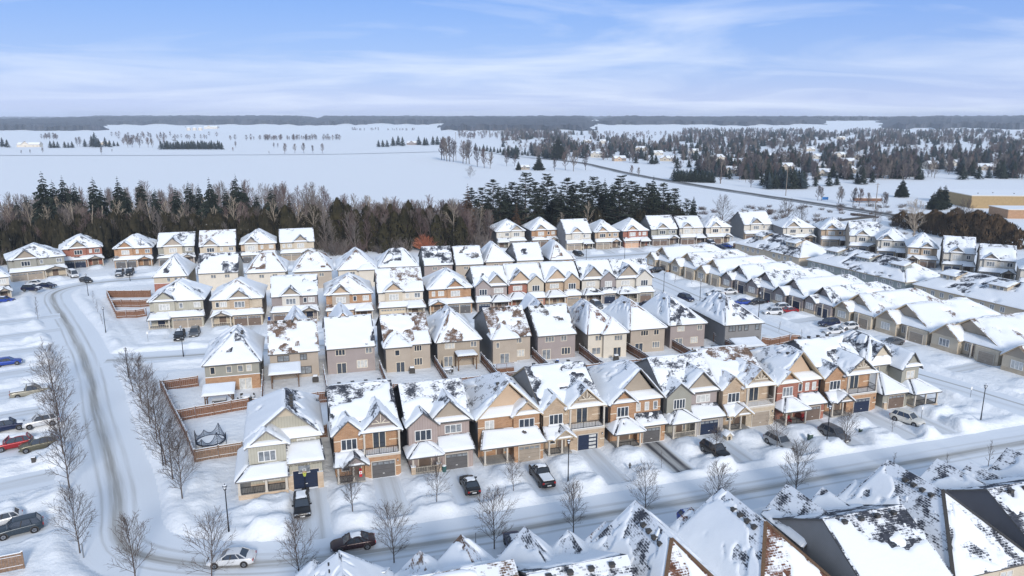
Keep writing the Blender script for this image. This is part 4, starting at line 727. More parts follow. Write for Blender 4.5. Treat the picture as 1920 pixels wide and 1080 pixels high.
def spruce(seed, H, Rb, m='spruce', n=26, ragged=.35, droop=.35, snow=False):
    rg = random.Random(seed); t = MB(); c = MB(); t.tube((0, 0, -.5), (0, 0, H * .93), H * .018, .03, 'bark', 5)
    for i in range(n):
        f = i / (n - 1); z = lerp(.10 * H, .985 * H, f ** .92); L = Rb * (1 - f) ** .8 * rg.uniform(1 - ragged, 1.1) + .12; k = max(4, int(10 * (1 - f) + 4))
        for j in range(k):
            az = 6.283 * (j + rg.random() * .8) / k + i; l = L * rg.uniform(.65, 1.18); d = Vector((math.cos(az), math.sin(az), 0)); s = Vector((-d.y, d.x, 0)); p = Vector((0, 0, z + rg.uniform(-.2, .2))); dr = droop * rg.uniform(.6, 1.3)
            for (f0, f1, w) in ((.05, .5, .20), (.38, .75, .24), (.62, 1.0, .17)):
                a = p + d * l * f0 + Vector((0, 0, -dr * l * f0 * f0)); e = p + d * l * f1 + Vector((0, 0, -dr * l * f1 * f1 + .05 * l)); mid = a.lerp(e, .5); ww = w * l * rg.uniform(.7, 1.3) + .12
                c.face([a, mid + s * ww + Vector((0, 0, -.12 * l)), e], m); c.face([a, e, mid - s * ww + Vector((0, 0, -.12 * l))], m)
                c.face([a + Vector((0, 0, .03)), e, mid + Vector((rg.uniform(-.1, .1), 0, -.30 * l - .15))], m)
    return t.mesh('trunk'), c.mesh('foliage')
def pine(seed, H, Rb, m='pine'):
    rg = random.Random(seed); t = MB(); c = MB(); t.tube((0, 0, -.5), (0, 0, H * .95), H * .016, .04, 'bark', 6)
    for i in range(20):
        f = (i + rg.random() * .6) / 20; z = lerp(.18 * H, .97 * H, f)
        for j in range(5):
            az = rg.uniform(0, 6.28); l = Rb * (1.05 - f) ** .6 * rg.uniform(.45, 1.2) * (1 if f > .12 else .6); d = Vector((math.cos(az), math.sin(az), .22)).normalized(); p = Vector((0, 0, z)); e = p + d * l; t.tube(p, e, .07, .03, 'bark', 3)
            for q in range(int(10 + 7 * l)):
                g = rg.uniform(.3, 1.08); a = p.lerp(e, g) + Vector((rg.gauss(0, .10 * l), rg.gauss(0, .10 * l), rg.uniform(-.1, .3))); w = rg.uniform(.4, .85); v = [Vector((rg.uniform(-w, w), rg.uniform(-w, w), rg.uniform(-.2, .35) * w)) for _ in range(3)]; c.face([a + x for x in v], m)
    return t.mesh('trunk'), c.mesh('foliage')
def cedar(seed, H, Rb, m='cedar', N=900, p=.75, size=.34):
    rg = random.Random(seed); t = MB(); c = MB(); t.tube((0, 0, -.3), (0, 0, H * .6), .14, .05, 'bark', 5); ph = [rg.uniform(0, 6.28) for _ in range(4)]
    for i in range(N):
        f = rg.random() ** .9; az = rg.uniform(0, 6.28); rad = Rb * (math.sin(math.pi * min(1, (f * .82 + .18))) ** p) * (1 + .18 * math.sin(az * 3 + ph[0] + f * 5) + .12 * math.sin(az * 7 + ph[1] + f * 9)) * (rg.uniform(.55, 1.0) ** .35)
        a = Vector((math.cos(az) * rad, math.sin(az) * rad, H * (f * .98 + .02))); w = rg.uniform(.6, 1.4) * size; o = Vector((math.cos(az), math.sin(az), .35)); s = Vector((-o.y, o.x, 0))
        c.face([a + s * w * .6 - Vector((0, 0, w)), a - s * w * .6 - Vector((0, 0, w * .8)) + o * w * .2, a + Vector((0, 0, w * 1.3)) + o * w * .35], m)
    return t.mesh('trunk'), c.mesh('foliage')
def put_tree(name, pair, label, cat, xy, sc, rz, group, z=None, zs=1.0):
    t = thing(name, label, cat, (xy[0], xy[1], gz(*xy) if z is None else z), rz, group); t.scale = (sc, sc, sc * zs)
    link('trunk', pair[0], t); link('branches' if 'branch' in pair[1].name else 'foliage', pair[1], t); return t
def merged(meshes, places, name, label, cat, group=None):
    """one object out of many placed copies of small meshes, for growth nobody could count"""
    V = []; F = []; M = []; mats = []; off = 0
    for me in meshes:
        pass
    data = []
    for me in meshes:
        co = np.empty(len(me.vertices) * 3); me.vertices.foreach_get('co', co); lt = np.empty(len(me.polygons), np.int32); me.polygons.foreach_get('loop_total', lt); vi = np.empty(len(me.loops), np.int32); me.loops.foreach_get('vertex_index', vi); mi = np.empty(len(me.polygons), np.int32); me.polygons.foreach_get('material_index', mi)
        mp_ = []
        for q in me.materials:
            if q not in mats: mats.append(q)
            mp_.append(mats.index(q))
        data.append((co.reshape(-1, 3), lt, vi, np.array(mp_)[mi]))
    VV = []; LT = []; VI = []; MI = []
    for (i, x, y, z, s, a, zs) in places:
        co, lt, vi, mi = data[i]; c_, s_ = math.cos(a) * s, math.sin(a) * s; q = np.stack([co[:, 0] * c_ - co[:, 1] * s_ + x, co[:, 0] * s_ + co[:, 1] * c_ + y, co[:, 2] * s * zs + z], -1); VV.append(q); VI.append(vi + off); LT.append(lt); MI.append(mi); off += len(co)
    VV = np.concatenate(VV); VI = np.concatenate(VI); LT = np.concatenate(LT); MI = np.concatenate(MI); me = bpy.data.meshes.new(name)
    me.vertices.add(len(VV)); me.vertices.foreach_set('co', VV.ravel()); me.loops.add(len(VI)); me.loops.foreach_set('vertex_index', VI.astype(np.int32)); me.polygons.add(len(LT)); me.polygons.foreach_set('loop_start', np.concatenate([[0], np.cumsum(LT)[:-1]]).astype(np.int32)); me.polygons.foreach_set('loop_total', LT)
    for q in mats: me.materials.append(q)
    me.polygons.foreach_set('material_index', MI.astype(np.int32)); me.update(calc_edges=True); return tag(link(name, me), label, cat, group, 'stuff')
# ------------------------------------------------------------ the houses
HOUSES = {}
def hplace(fn, label, c, rz, W_, z=0.0, grp=None, cat='house', name='house', det=True, step=.4, mound=0, **o):
    o.setdefault('seed', len(HOUSES) * 17 + 3); o.setdefault('bare', .62); o.setdefault('sh', 'greyb')
    t = thing(name, label, cat, (c[0], c[1], z), R(rz), grp); HOUSES[label] = t; o['mound'] = mound
    n0 = len(DR); fn(t, W_, o, det, step)
    for i in range(n0, len(DR)):
        root, x0, x1, y, ln, dirt = DR[i]; h = R(rz); m = (x0 + x1) / 2; lx, ly = m, y - ln / 2 + .2
        DRW.append((c[0] + lx * math.cos(h) - ly * math.sin(h), c[1] + lx * math.sin(h) + ly * math.cos(h), h, (x1 - x0) / 2, ln, o.get('worn', dirt)))
        if mound:
            for side in ((x0 - 2.3), ) if m > 0 else ((x1 + 2.3),):
                for k in range(mound):
                    lx, ly = side + rnd.uniform(-.5, .5), y - 3.6 - k * 5.2 + rnd.uniform(-.6, .6)
                    MOUNDS.append((c[0] + lx * math.cos(h) - ly * math.sin(h), c[1] + lx * math.sin(h) + ly * math.cos(h), rnd.uniform(2.0, 2.9), rnd.uniform(1.6, 2.4), h, rnd.uniform(.6, 1.05)))
    return t
def FH(fn, label, u0, u1, w=89.5, **k): return hplace(fn, label, W((u0 + u1) / 2, w), 17, u1 - u0, grp='houses along the front road', mound=2, step=.3, **k)

def house_F1(root, W_, o, det=True, step=.3):
    a = W_ / 2; ze = 6.3; zr = 10.4; S = 'board_greige'
    body(root, W_, 2.4, 15.5, ze, 'siding_greige', 'siding_greige', 'stone_buff', S, zs=1.2)
    rf = Roofs('charcoal', 'fascia_grey', seed=3, bare=.72, step=step); xr = .4; e = .45
    A = (-a - e, 16, ze - .3); B = (-a - e, 1.9, ze - .3); F_ = (xr, 1.0, zr); K = (xr, 8.2, zr)
    rf.plane(A, B, F_, K, kind='white', bare=.8); rf.plane((a + e, 1.9, ze - .3), (a + e, 16, ze - .3), K, F_, kind='bare', bare=.60); rf.plane((a + e, 16, ze - .3), A, K, K, kind='dust')
    b = MB(); gable_face(b, -a + 1.2, a - .3, 2.6, ze + .35, zr - .35, S, xr=xr); gable_face(b, xr - 1.5, xr + 1.6, 2.5, zr - 1.75, zr - .4, 'siding_sand', xr=xr); link('gable', b.mesh('gable'), root)
    rf.plane((-a - .2, 1.5, ze - .25), (a + .3, 1.5, ze - .25), (a - .2, 2.75, ze + .75), (-a + .4, 2.75, ze + .75), th=.1, bare=9)
    b = MB(); b.box(-a + .03, .1, .2, 2.5, 0, ze, S); b.box(-a, .13, .14, 2.48, 0, 1.15, 'stone_buff'); gable_face(b, -a + .1, .1, .3, ze, 7.9, S); link('bay', b.mesh('bay'), root)
    rf.gable(-a + .03, .15, .1, 5.2, ze, 8.1, 'y', .4, .3, kinds=('white', 'white'), bares=(.8, .8)); apron(rf, -a - .2, .35, -.15, .35, ze - .1, ze + .35); rf.build(root)
    vents(root, [(xr + .7, 2.8 + i * 1.2, zr - .55) for i in range(4)])
    window(root, -a + 2.15, .19, 4.7, 2.1, 1.35, 3, glass='glass_half'); window(root, 2.6, 2.39, 4.8, 2.3, 1.4, 3, glass='glass_blind'); window(root, -a + 2.5, .13, 1.95, 2.1, 1.1, 3, glass='glass_half')
    b = MB(); b.box(.2, a - .03, -.4, 2.45, 0, 3.9, S); b.box(.12, .75, -.75, -.38, 0, 2.1, 'stone_buff', 'small_snow'); b.box(a - .65, a + .05, -.75, -.38, 0, 2.1, 'stone_buff', 'small_snow'); link('garage', b.mesh('garage'), root)
    rf2 = Roofs('charcoal', 'fascia_grey', seed=31, bare=.95, step=step); rf2.plane((.1, -.8, 3.75), (a + .45, -.8, 3.75), (a + .1, 2.42, 5.2), (.1, 2.42, 5.2))
    e1 = (-a - 1.6, -2.0, 2.75); e2 = (.35, -2.0, 2.75); e3 = (.35, .18, 3.8); e4 = (-a, .18, 3.8); rf2.plane(e1, e2, e3, e4); rf2.plane((-a - 1.6, 7.5, 2.75), e1, e4, (-a, 7.5, 3.8)); rf2.build(root, 'porch_roof')
    b = MB(); b.box(-a - 1.35, .1, -1.8, .13, 0, .9, 'stone_buff', 'concrete'); b.box(-a - 1.35, -a - .02, .13, 6.8, 0, .9, 'stone_buff', 'concrete'); link('porch_floor', b.mesh('porch_floor'), root)
    for x, y in ((-a - 1.2, -1.65), (-2.4, -1.65), (-.05, -1.65), (-a - 1.2, 2.5), (-a - 1.2, 6.4)): post(root, x, y, .9, 2.7, w=.28)
    railing(root, -a - 1.05, -2.55, -1.65, .9, .9, 'black_metal', balu=.18); railing(root, -2.2, -.2, -1.65, .9, .9, 'black_metal', balu=.18)
    door(root, -a - .01, 2.0, .9, m='door_brown', rz=R(-90), side=False); garage_door(root, (a + .2) / 2 + .05, -.41, .05, 3.1, 2.45, 'door_navy', 0)
    cu = bpy.data.curves.new('house_sign', 'FONT'); cu.body = '20 McBrayne Crescent'; cu.size = .42; cu.shear = .35; cu.extrude = .01; cu.align_x = 'CENTER'
    tmp = bpy.data.objects.new('tmp', cu); C.objects.link(tmp); bpy.context.view_layer.update(); me = bpy.data.meshes.new_from_object(tmp); bpy.data.objects.remove(tmp); me.materials.clear(); me.materials.append(MATS['trim_dark'])
    s = link('house_sign', me, root, (a / 2 + .1, -.43, 3.15)); s.rotation_euler = (R(90), 0, 0); wall_light(root, a / 2 + .1, -.4, 2.85)
    drive(root, .5, a + .4, -.5, 12.5, .8)
def house_F11(root, W_, o, det=True, step=.3):
    a = W_ / 2; ze = 6.3; zr = 9.8; S = 'siding_greige'
    b = MB(); b.box(-a, .8, 3.8, 15, 0, ze, S); b.box(.8, a, 1.0, 15, 0, ze, S); link('wall', b.mesh('wall'), root)
    rf = Roofs('charcoal', seed=77, bare=.62, step=step); rf.hip(-a, a, 3.8, 15, ze, zr, -.6, -.5, 7.2, 11, kinds=('white', 'dust', 'bare', 'bare'), bares=(.8, .7, .6, .42))
    rf.gable(-2.6, 1.2, 3.9, 9, ze + .8, 9.3, 'y', .3, .2, kinds=('bare', 'white')); rf.gable(.9, a + .05, .9, 7.5, ze, 8.6, 'y', .4, .35, kinds=('white', 'bare'), bares=(.7, .5)); apron(rf, .8, a + .2, .5, 1.0, ze - .1, ze + .35)
    rf.plane((-a - .4, 3.2, ze - .3), (1.0, 3.2, ze - .3), (.2, 5.6, ze + 1.1), (-a + .9, 5.6, ze + 1.1), bare=9); rf.build(root)
    b = MB(); gable_face(b, 1.0, a - .05, .98, ze, 8.4, S); gable_face(b, -2.3, .9, 4.2, 7.2, 8.9, 'siding_sand'); link('gable', b.mesh('gable'), root)
    window(root, (a + .8) / 2, .99, 4.7, 1.7, 1.4, 2, glass='glass_blind', frame='trim_cream'); window(root, -a + 2.0, 3.79, 4.9, 2.0, 1.3, 3, glass='glass_half', frame='trim_cream'); window(root, 2.2, .99, 1.9, 1.5, 1.3, 2)
    b = MB(); b.box(-a + .03, .75, -.6, 3.85, 0, 2.9, S); b.box(-a + .1, -a + .7, -.95, -.58, 0, 1.3, 'stone_buff', 'small_snow'); link('garage', b.mesh('garage'), root)
    rf2 = Roofs('charcoal', seed=87, bare=.95, step=step); rf2.hip(-a, .9, -.7, 4.8, 2.95, 4.9, -a + 2.1, -a + 2.7, 2.9, 3.6, o=.4); rf2.hip(.7, a + 1.6, -2.0, 2.8, 2.8, 4.0, 2.2, a - .6, .9, .95, o=.25); rf2.build(root, 'porch_roof')
    b = MB(); b.box(.85, a + 1.5, -2.0, .98, 0, .55, 'stone_buff', 'concrete'); b.box(a + .02, a + 1.5, .98, 5, 0, .55, 'stone_buff', 'concrete'); link('porch_floor', b.mesh('porch_floor'), root)
    for x in (1.1, 3.2, a + 1.35): post(root, x, -1.8, .55, 2.75)
    railing(root, 1.3, 3.0, -1.85, .55, .9); railing(root, 3.4, a + 1.3, -1.85, .55, .9); garage_door(root, -a + 2.65, -.61, .05, 3.0, 2.2, 'door_brown', 1); drive(root, -a + .6, .6, -.6, 11); door(root, 1.6, .99, .55, m='door_brown', side=False)
FH(house_F1, 'greige corner house with wrap-round porch and address lettering above its dark garage', -6.1, 2.5)
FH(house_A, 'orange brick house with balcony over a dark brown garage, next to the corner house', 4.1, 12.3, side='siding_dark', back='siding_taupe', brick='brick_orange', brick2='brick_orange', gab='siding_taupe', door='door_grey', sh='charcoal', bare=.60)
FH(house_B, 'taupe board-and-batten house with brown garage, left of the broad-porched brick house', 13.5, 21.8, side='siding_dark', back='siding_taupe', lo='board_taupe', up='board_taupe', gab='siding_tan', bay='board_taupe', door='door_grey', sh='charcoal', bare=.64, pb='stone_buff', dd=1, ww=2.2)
FH(house_C, 'orange brick house with a wide snowy porch roof and taupe garage beside the pickup', 22.9, 31.4, side='siding_grey', back='siding_tan', brick='brick_orange', brick2='brick_orange', gab='siding_peach', gab2='siding_peach', fa='fascia_tan', m=1, sh='greyb', xr=.2, bare=.66, door='door_taupe')
FH(house_A, 'tan brick house with balcony above a garage door half glass and half black', 32.0, 40.8, side='siding_grey', back='siding_grey', brick='brick_tan', brick2='brick_tan', gab='siding_tan', door='door_navy', gs=2, sh='charcoal', bare=.57, fa='fascia_tan')
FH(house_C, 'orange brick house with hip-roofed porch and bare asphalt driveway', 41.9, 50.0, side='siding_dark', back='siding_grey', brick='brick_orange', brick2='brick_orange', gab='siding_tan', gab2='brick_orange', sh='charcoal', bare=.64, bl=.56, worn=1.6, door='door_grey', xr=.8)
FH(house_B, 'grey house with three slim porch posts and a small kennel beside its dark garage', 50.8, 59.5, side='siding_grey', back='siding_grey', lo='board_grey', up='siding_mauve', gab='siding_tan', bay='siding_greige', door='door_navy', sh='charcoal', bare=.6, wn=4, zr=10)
FH(house_A, 'all-tan brick house with pale balcony rail over a taupe garage', 60.0, 68.5, side='siding_tan', back='siding_tan', brick='brick_tan', brick2='brick_buff', gab='siding_tan', door='door_taupe', sh='brown', bare=.58, fa='fascia_tan', rail='post', gs=0)
FH(house_C, 'red brick house with red porch chairs under a hip roof', 69.2, 77.1, side='siding_tan', back='siding_tan', brick='brick_red', brick2='brick_red', gab='siding_peach', gab2='brick_orange', fa='fascia_tan', sh='charcoal', bl=.50, bare=.6, door='door_brown', xr=.8)
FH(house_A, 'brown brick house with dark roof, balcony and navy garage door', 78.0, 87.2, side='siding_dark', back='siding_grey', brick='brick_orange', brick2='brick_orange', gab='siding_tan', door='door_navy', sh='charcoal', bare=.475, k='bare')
FH(house_F11, 'greige corner house at the right end of the front row with open corner porch', 88.3, 96.5, w=89.6)

def BH(label, pl, pr, rz, ez=5.0, z=1.0, row='m', det=True, step=.35, **o):
    A = Vector(at(pl[0], pl[1], z + ez - .2)); B = Vector(at(pr[0], pr[1], z + ez - .2)); c = (A + B) / 2; h = R(rz); n = Vector((math.sin(h), -math.cos(h)))     # n points out of the garden wall for rz measured as front normal
    c = c - n * .4; return hplace(house_back, label, (c.x, c.y), rz, (B - A).length - .7, z=z, grp='houses seen from their gardens', det=det, step=step, ze=ez, **o)
def wins(*a): return [(x, z, w, h, n, g, 0) for (x, z, w, h, n, g) in a]
def pdoor(x, g='glass_half'): return (x, 1.0, 1.7, 2.0, 2, g)
BH('corner house of orange brick below and greige siding above, backing on the gazebo garden', (378, 687), (489, 677), 16, roof='hip', xr=.6, y1=5.5, back='siding_greige', side='siding_greige', lo='brick_orange', sh='charcoal', bare=.56, win=[(-.72, 3.75, .8, 1.3, 1, 'glass_dark', 0), (-.12, 3.75, .9, 1.2, 1, 'glass_half', 0), (.3, 3.75, .9, 1.2, 1, 'glass_half', 0), (.62, 3.75, .9, 1.2, 1, 'glass_blind', 0), (.45, 1.0, 2.0, 2.1, 2, 'glass_blind', -.06)], zr=8.6)
BH('beige garden-side house with a snow-roofed shelter against it', (501, 666), (600, 656), 16, roof='side', yr=6, back='siding_beige', side='siding_beige', sh='brown', bare=.50, win=wins((-.45, 3.75, 2.0, 1.1, 2, 'glass_half'), (.38, 3.75, 1.2, 1.1, 2, 'glass_half'), (.42, 1.35, 2.2, 1.4, 2, 'glass_half')), wf='trim_dark', peek=(.5, 5))
BH('mauve-taupe garden-side house with centre patio door, left of the one with a rear bay', (609, 656), (706, 647), 16, roof='side', yr=6, back='siding_mauve', side='siding_mauve', sh='charcoal', bare=.68, win=wins((-.45, 3.9, 1.7, 1.1, 3, 'glass_dark'), (.75, 3.9, 1.2, 1.1, 2, 'glass_half'), pdoor(-.42, 'glass_dark'), (.45, 1.5, 1.9, 1.5, 3, 'glass_blind')), peek=(-.8, 5.5))
BH('tan garden-side house with a left rear bay and half-melted brown roof patch', (720, 652), (809, 641), 16, roof='side', yr=6, back='siding_beige', side='siding_grey', sh='brown', bare=.51, bump=(-1, 4.3, 'gable'), win=[(-.5, 3.6, .9, 1.1, 1, 'glass_dark', -.8), (-.38, .9, 1.6, 2.0, 2, 'glass_dark', -.8), (.45, 3.9, 1.4, 1.1, 3, 'glass_dark', 0), (.45, 1.4, 1.5, 1.4, 3, 'glass_dark', 0)])
BH('tan garden-side house with pyramid roof and a small pergola by its patio door', (819, 645), (901, 634), 16, roof='hip', xr=-.4, back='siding_tan', side='siding_grey', sh='brown', bare=.60, win=wins((-.42, 3.9, 1.9, 1.1, 3, 'glass_blind'), (.72, 3.9, 1.2, 1.1, 2, 'glass_half'), pdoor(-.5)))
BH('tan garden-side house with a left rear bay and a raised wooden deck', (921, 636), (997, 627), 16, roof='side', yr=6.2, back='siding_beige', side='siding_grey', sh='brown', bare=.50, bump=(-1, 4.6, 'gable'), win=[(-.75, 3.5, .7, 1.1, 1, 'glass_half', -.8), (-.4, .9, 1.8, 2.0, 2, 'glass_half', -.8), (.38, 3.9, 1.4, 1.1, 2, 'glass_half', 0), (.45, 1.4, 1.9, 1.4, 3, 'glass_blind', 0)])
BH('mauve garden-side house with an oval bare patch on its roof', (1006, 630), (1084, 625), 15, roof='side', yr=6, back='siding_mauve', side='siding_mauve', sh='greyb', bare=.63, win=wins((-.38, 3.9, 1.8, 1.1, 3, 'glass_half'), (.38, 3.9, 1.2, 1.1, 2, 'glass_half'), pdoor(-.55), (.5, 1.4, 1.8, 1.4, 3, 'glass_dark')), peek=(-1.5, 5))
BH('cream garden-side house with two hips on its roof and a rear bay', (1100, 626), (1178, 622), 15, roof='hip', xr=-1.8, y1=4.5, back='siding_cream', side='siding_tan', sh='rust', bare=.60, bl=.5, bump=(1, 4.6, 'hip'), win=[(-.45, 3.8, 1.3, 1.1, 2, 'glass_half', 0), (-.55, 1.3, 1.8, 1.4, 2, 'glass_half', 0), (.55, 3.8, 1.7, 1.1, 3, 'glass_half', -.8), (.5, 1.0, 1.6, 2.0, 2, 'glass_dark', -.8)])
BH('beige garden-side house with a tall pyramid roof, right of the cream one', (1181, 619), (1252, 614), 15, roof='hip', xr=-1.6, y1=5, back='siding_beige', side='siding_beige', sh='brown', bare=.58, bl=.52, win=wins((-.2, 3.9, 1.6, 1.1, 3, 'glass_dark'), (.5, 3.9, 1.1, 1.1, 2, 'glass_dark'), pdoor(-.5, 'glass_dark'), (.5, 1.4, 1.6, 1.3, 3, 'glass_half')))
BH('mauve garden-side house with a pyramid roof and a deck with round patio set', (1257, 611), (1326, 605), 14, roof='hip', xr=-1.6, y1=5, back='siding_mauve', side='siding_mauve', sh='charcoal', bare=.6, bl=.52, win=wins((-.4, 3.9, 1.6, 1.1, 2, 'glass_blind'), (.7, 3.9, 1.1, 1.1, 2, 'glass_half'), pdoor(-.5), (.4, 1.4, 1.6, 1.3, 3, 'glass_blind')))
BH('dark grey-brown corner house at the right end of the garden-side row', (1361, 611), (1432, 604), 14, roof='hip', xr=-1.2, y1=5.5, back='siding_grey', side='siding_grey', sh='charcoal', bare=.55, bl=.58, win=wins((-.62, 3.9, 1.5, 1.2, 2, 'glass_half'), (-.2, 3.9, .8, 1.2, 1, 'glass_half'), (.15, 3.9, .9, 1.2, 1, 'glass_half'), (.75, 3.9, .9, 1.2, 1, 'glass_half'), (-.45, 1.0, 1.7, 2.0, 2, 'glass_blind'), (.15, 1.3, .9, 1.2, 1, 'glass_half'), (.75, 1.3, .9, 1.2, 1, 'glass_half')), wf='trim_dark')
W2 = wins((-.25, 3.7, 1.3, 1.0, 2, 'glass_half'), (.45, 3.7, 1.3, 1.0, 2, 'glass_half'))
pz = dict(det=False, step=.6)
BH('corner house with red brick base and a steep hip roof beside the fenced snowy lawn', (284, 521), (352, 516), 14, roof='hip', xr=.3, back='siding_sand', side='siding_sand', lo='brick_red', zs=3.0, sh='charcoal', bare=.58, win=wins((-.1, 3.9, .9, 1.1, 1, 'glass_half'), (.35, 3.9, .9, 1.1, 1, 'glass_half'), (.75, 3.9, 1.4, 1.1, 2, 'glass_half')), **pz)
BH('off-white garden-side house with dark bare patch on its flat-eaved roof', (368, 514), (448, 508), 14, roof='side', back='siding_cream', side='siding_cream', sh='charcoal', bare=.56, win=W2, **pz)
BH('off-white garden-side house with hip roof, right of the one with the dark bare patch', (460, 513), (537, 508), 14, roof='wide', back='siding_cream', side='siding_cream', sh='brown', bare=.6, win=W2, **pz)
BH('pale beige hip-roofed garden-side house behind the tall lamp post', (549, 511), (624, 506), 14, roof='wide', back='siding_beige', side='siding_beige', sh='brown', bare=.6, win=W2, **pz)
BH('cream house with twin steep roof peaks seen from its garden', (632, 506), (707, 504), 14, roof='hip', xr=0, back='siding_cream', side='siding_cream', sh='brown', bare=.51, bump=(1, 4.5, 'gable'), win=W2, **pz)
BH('grey garden-side house whose broad hip roof hides all but its eaves', (710, 501), (785, 499), 13, roof='wide', back='siding_mauve', side='siding_grey', sh='charcoal', bare=.58, win=W2, **pz)
BH('mauve garden-side house with gable roof left of the beige gable-roofed one', (795, 499), (849, 494), 13, roof='side', back='siding_mauve', side='siding_grey', sh='charcoal', bare=.58, win=W2, **pz)
BH('beige garden-side house with a cleanly snowed gable roof', (853, 497), (908, 494), 13, roof='side', back='siding_beige', side='siding_grey', sh='greyb', bare=.75, win=W2, **pz)
BH('beige garden-side house with hip roof between two gable-roofed ones', (910, 492), (964, 489), 13, roof='hip', xr=-.8, back='siding_beige', side='siding_beige', sh='brown', bare=.66, win=W2, **pz)
BH('pale grey garden-side house with gable roof left of the brick one', (968, 489), (1020, 486), 13, roof='side', back='siding_pale', side='siding_grey', sh='charcoal', bare=.64, win=W2, **pz)
BH('orange brick house at the right end of the second garden-side row', (1033, 488), (1078, 485), 13, roof='hip', xr=-.8, back='brick_orange', side='siding_taupe', sh='brown', bare=.6, win=W2, **pz)

def NH(fn, label, pl, pr, rz, grp='houses facing the middle road', dd=0, det=True, step=.45, mound=1, wadj=0, **o):
    A = Vector(at(*pl)); B = Vector(at(*pr)); c = (A + B) / 2; return hplace(fn, label, (c.x, c.y), rz, (B - A).length + wadj, grp=grp, det=det, step=step, mound=mound, **o)
NH(house_D, 'grey-cream corner house with two dark suvs before its double garage', (283, 618), (383, 613), 14, m=-1, roof='hip', gx=.72, lo='board_greige', up='board_greige', side='siding_dark', back='siding_grey', gab='board_greige', door='door_taupe', sh='charcoal', bare=.6, pg=0, dm='door_navy')
NH(house_D, 'tan brick house with arched window and small porch gable on the left', (402, 612), (492, 611), 14, m=-1, roof='hip', gx=.45, lo='brick_buff', up='brick_buff', side='siding_tan', back='siding_tan', gab='siding_tan', bay='brick_tan', door='door_brown', sh='brown', bare=.6)
NH(house_D, 'greige house with double gable left of centre and dark twin garage doors', (512, 606), (597, 603), 14, m=1, roof='side', gx=.42, lo='siding_taupe', up='siding_taupe', side='siding_grey', back='siding_grey', gab='siding_tan', bay='siding_pale', door='door_brown', sh='charcoal', bare=.6, dm='door_navy')
NH(house_D, 'orange brick house with beige bay and pinkish twin garage doors', (614, 603), (699, 599), 14, m=1, roof='hip', gx=.32, lo='brick_orange', up='brick_orange', side='siding_grey', back='siding_grey', gab='siding_peach', bay='siding_beige', door='door_pink', sh='brown', bare=.58, pg=0)
NH(house_D, 'cream house with steep little front gable and cream twin garage doors', (712, 598), (795, 592), 14, m=1, roof='side', zr=10.4, gx=.34, lo='siding_sand', up='siding_cream', side='siding_grey', back='siding_grey', gab='siding_peach', bay='siding_sand', door='door_cream', sh='brown', bare=.56, pg=0, dm='door_brown')
NH(house_D, 'orange brick house with half-timbered gable right of the cream house', (806, 590), (886, 588), 14, m=-1, roof='hip', gx=.38, lo='brick_orange', up='brick_orange', side='siding_grey', back='siding_grey', gab='brick_orange', bay='brick_orange', door='door_grey', sh='charcoal', bare=.62)
NB = dict(step=.45)
NH(house_B, 'narrow taupe house with black garage, left of the red brick one', (893, 586), (953, 583), 13, m=1, gar='L', lo='siding_taupe', up='siding_mauve', side='siding_grey', back='siding_grey', gab='siding_tan', bay='siding_mauve', door='door_navy', sh='charcoal', bare=.6, **NB)
NH(house_B, 'narrow red brick house with beige garage door', (957, 581), (1019, 575), 13, m=-1, gar='L', lo='brick_red', up='brick_red', side='siding_grey', back='siding_grey', gab='siding_peach', bay='siding_sand', door='door_pink', sh='greyb', bare=.62, **NB)
NH(house_B, 'narrow tan brick house with wooden-toned gables right of the red brick one', (1025, 575), (1088, 572), 13, m=-1, gar='L', lo='brick_tan', up='brick_tan', side='siding_tan', back='siding_tan', gab='siding_peach', bay='brick_tan', door='door_taupe', sh='greyb', bare=.64, **NB)
NH(house_B, 'narrow taupe house with near-black garage, second from the right end of its row', (1094, 571), (1155, 567), 13, m=-1, gar='L', lo='siding_taupe', up='siding_pale', side='siding_dark', back='siding_grey', gab='siding_tan', bay='siding_taupe', door='door_navy', sh='charcoal', bare=.58, **NB)
NH(house_B, 'cream corner house with brown garage at the right end of the middle road row', (1159, 569), (1222, 564), 13, m=-1, gar='L', lo='siding_greige', up='siding_pale', side='siding_grey', back='siding_grey', gab='siding_tan', bay='siding_pale', door='door_brown', sh='charcoal', bare=.6, **NB)
far = dict(det=False, step=.7, grp='houses along the far road')
G2 = dict(lo='brick_buff', side='siding_grey', back='siding_grey')
NH(house_D, 'pale house cut by the left picture edge with a garage under its porch roof', (-45, 572), (22, 562), 38, m=1, roof='hip', up='siding_pale', lo='siding_sand', side='siding_greige', back='siding_greige', gab='siding_tan', door='door_grey', sh='charcoal', bare=.5, **far)
NH(house_D, 'greige and sand house angled to the turning, two cars before it', (38, 534), (108, 514), 36, wadj=-1, m=1, roof='hip', up='siding_greige', lo='siding_sand', side='siding_greige', back='siding_greige', gab='siding_tan', door='door_taupe', sh='charcoal', bare=.46, gx=.3, **far)
NH(house_D, 'red brick house with tan gable angled to the turning, white van in front', (120, 507), (192, 497), 30, wadj=0, m=1, roof='hip', up='brick_red', lo='brick_red', side='siding_greige', back='siding_greige', gab='siding_tan', door='door_navy', sh='charcoal', bare=.6, gx=.42, **far)
NH(house_D, 'orange brick house with arched window and one big left gable by the woods', (216, 504), (287, 500), 17, m=1, roof='hip', up='brick_orange', lo='brick_orange', side='siding_grey', back='siding_grey', gab='brick_orange', door='door_grey', sh='charcoal', bare=.62, **far)
NH(house_D, 'greige house with wide double gable, fourth from the left by the woods', (298, 500), (366, 496), 17, m=1, roof='side', up='siding_greige', lo='siding_taupe', side='siding_dark', back='siding_grey', gab='siding_beige', bay='siding_sand', gx=.42, gw=.55, door='door_grey', sh='charcoal', bare=.68, **far)
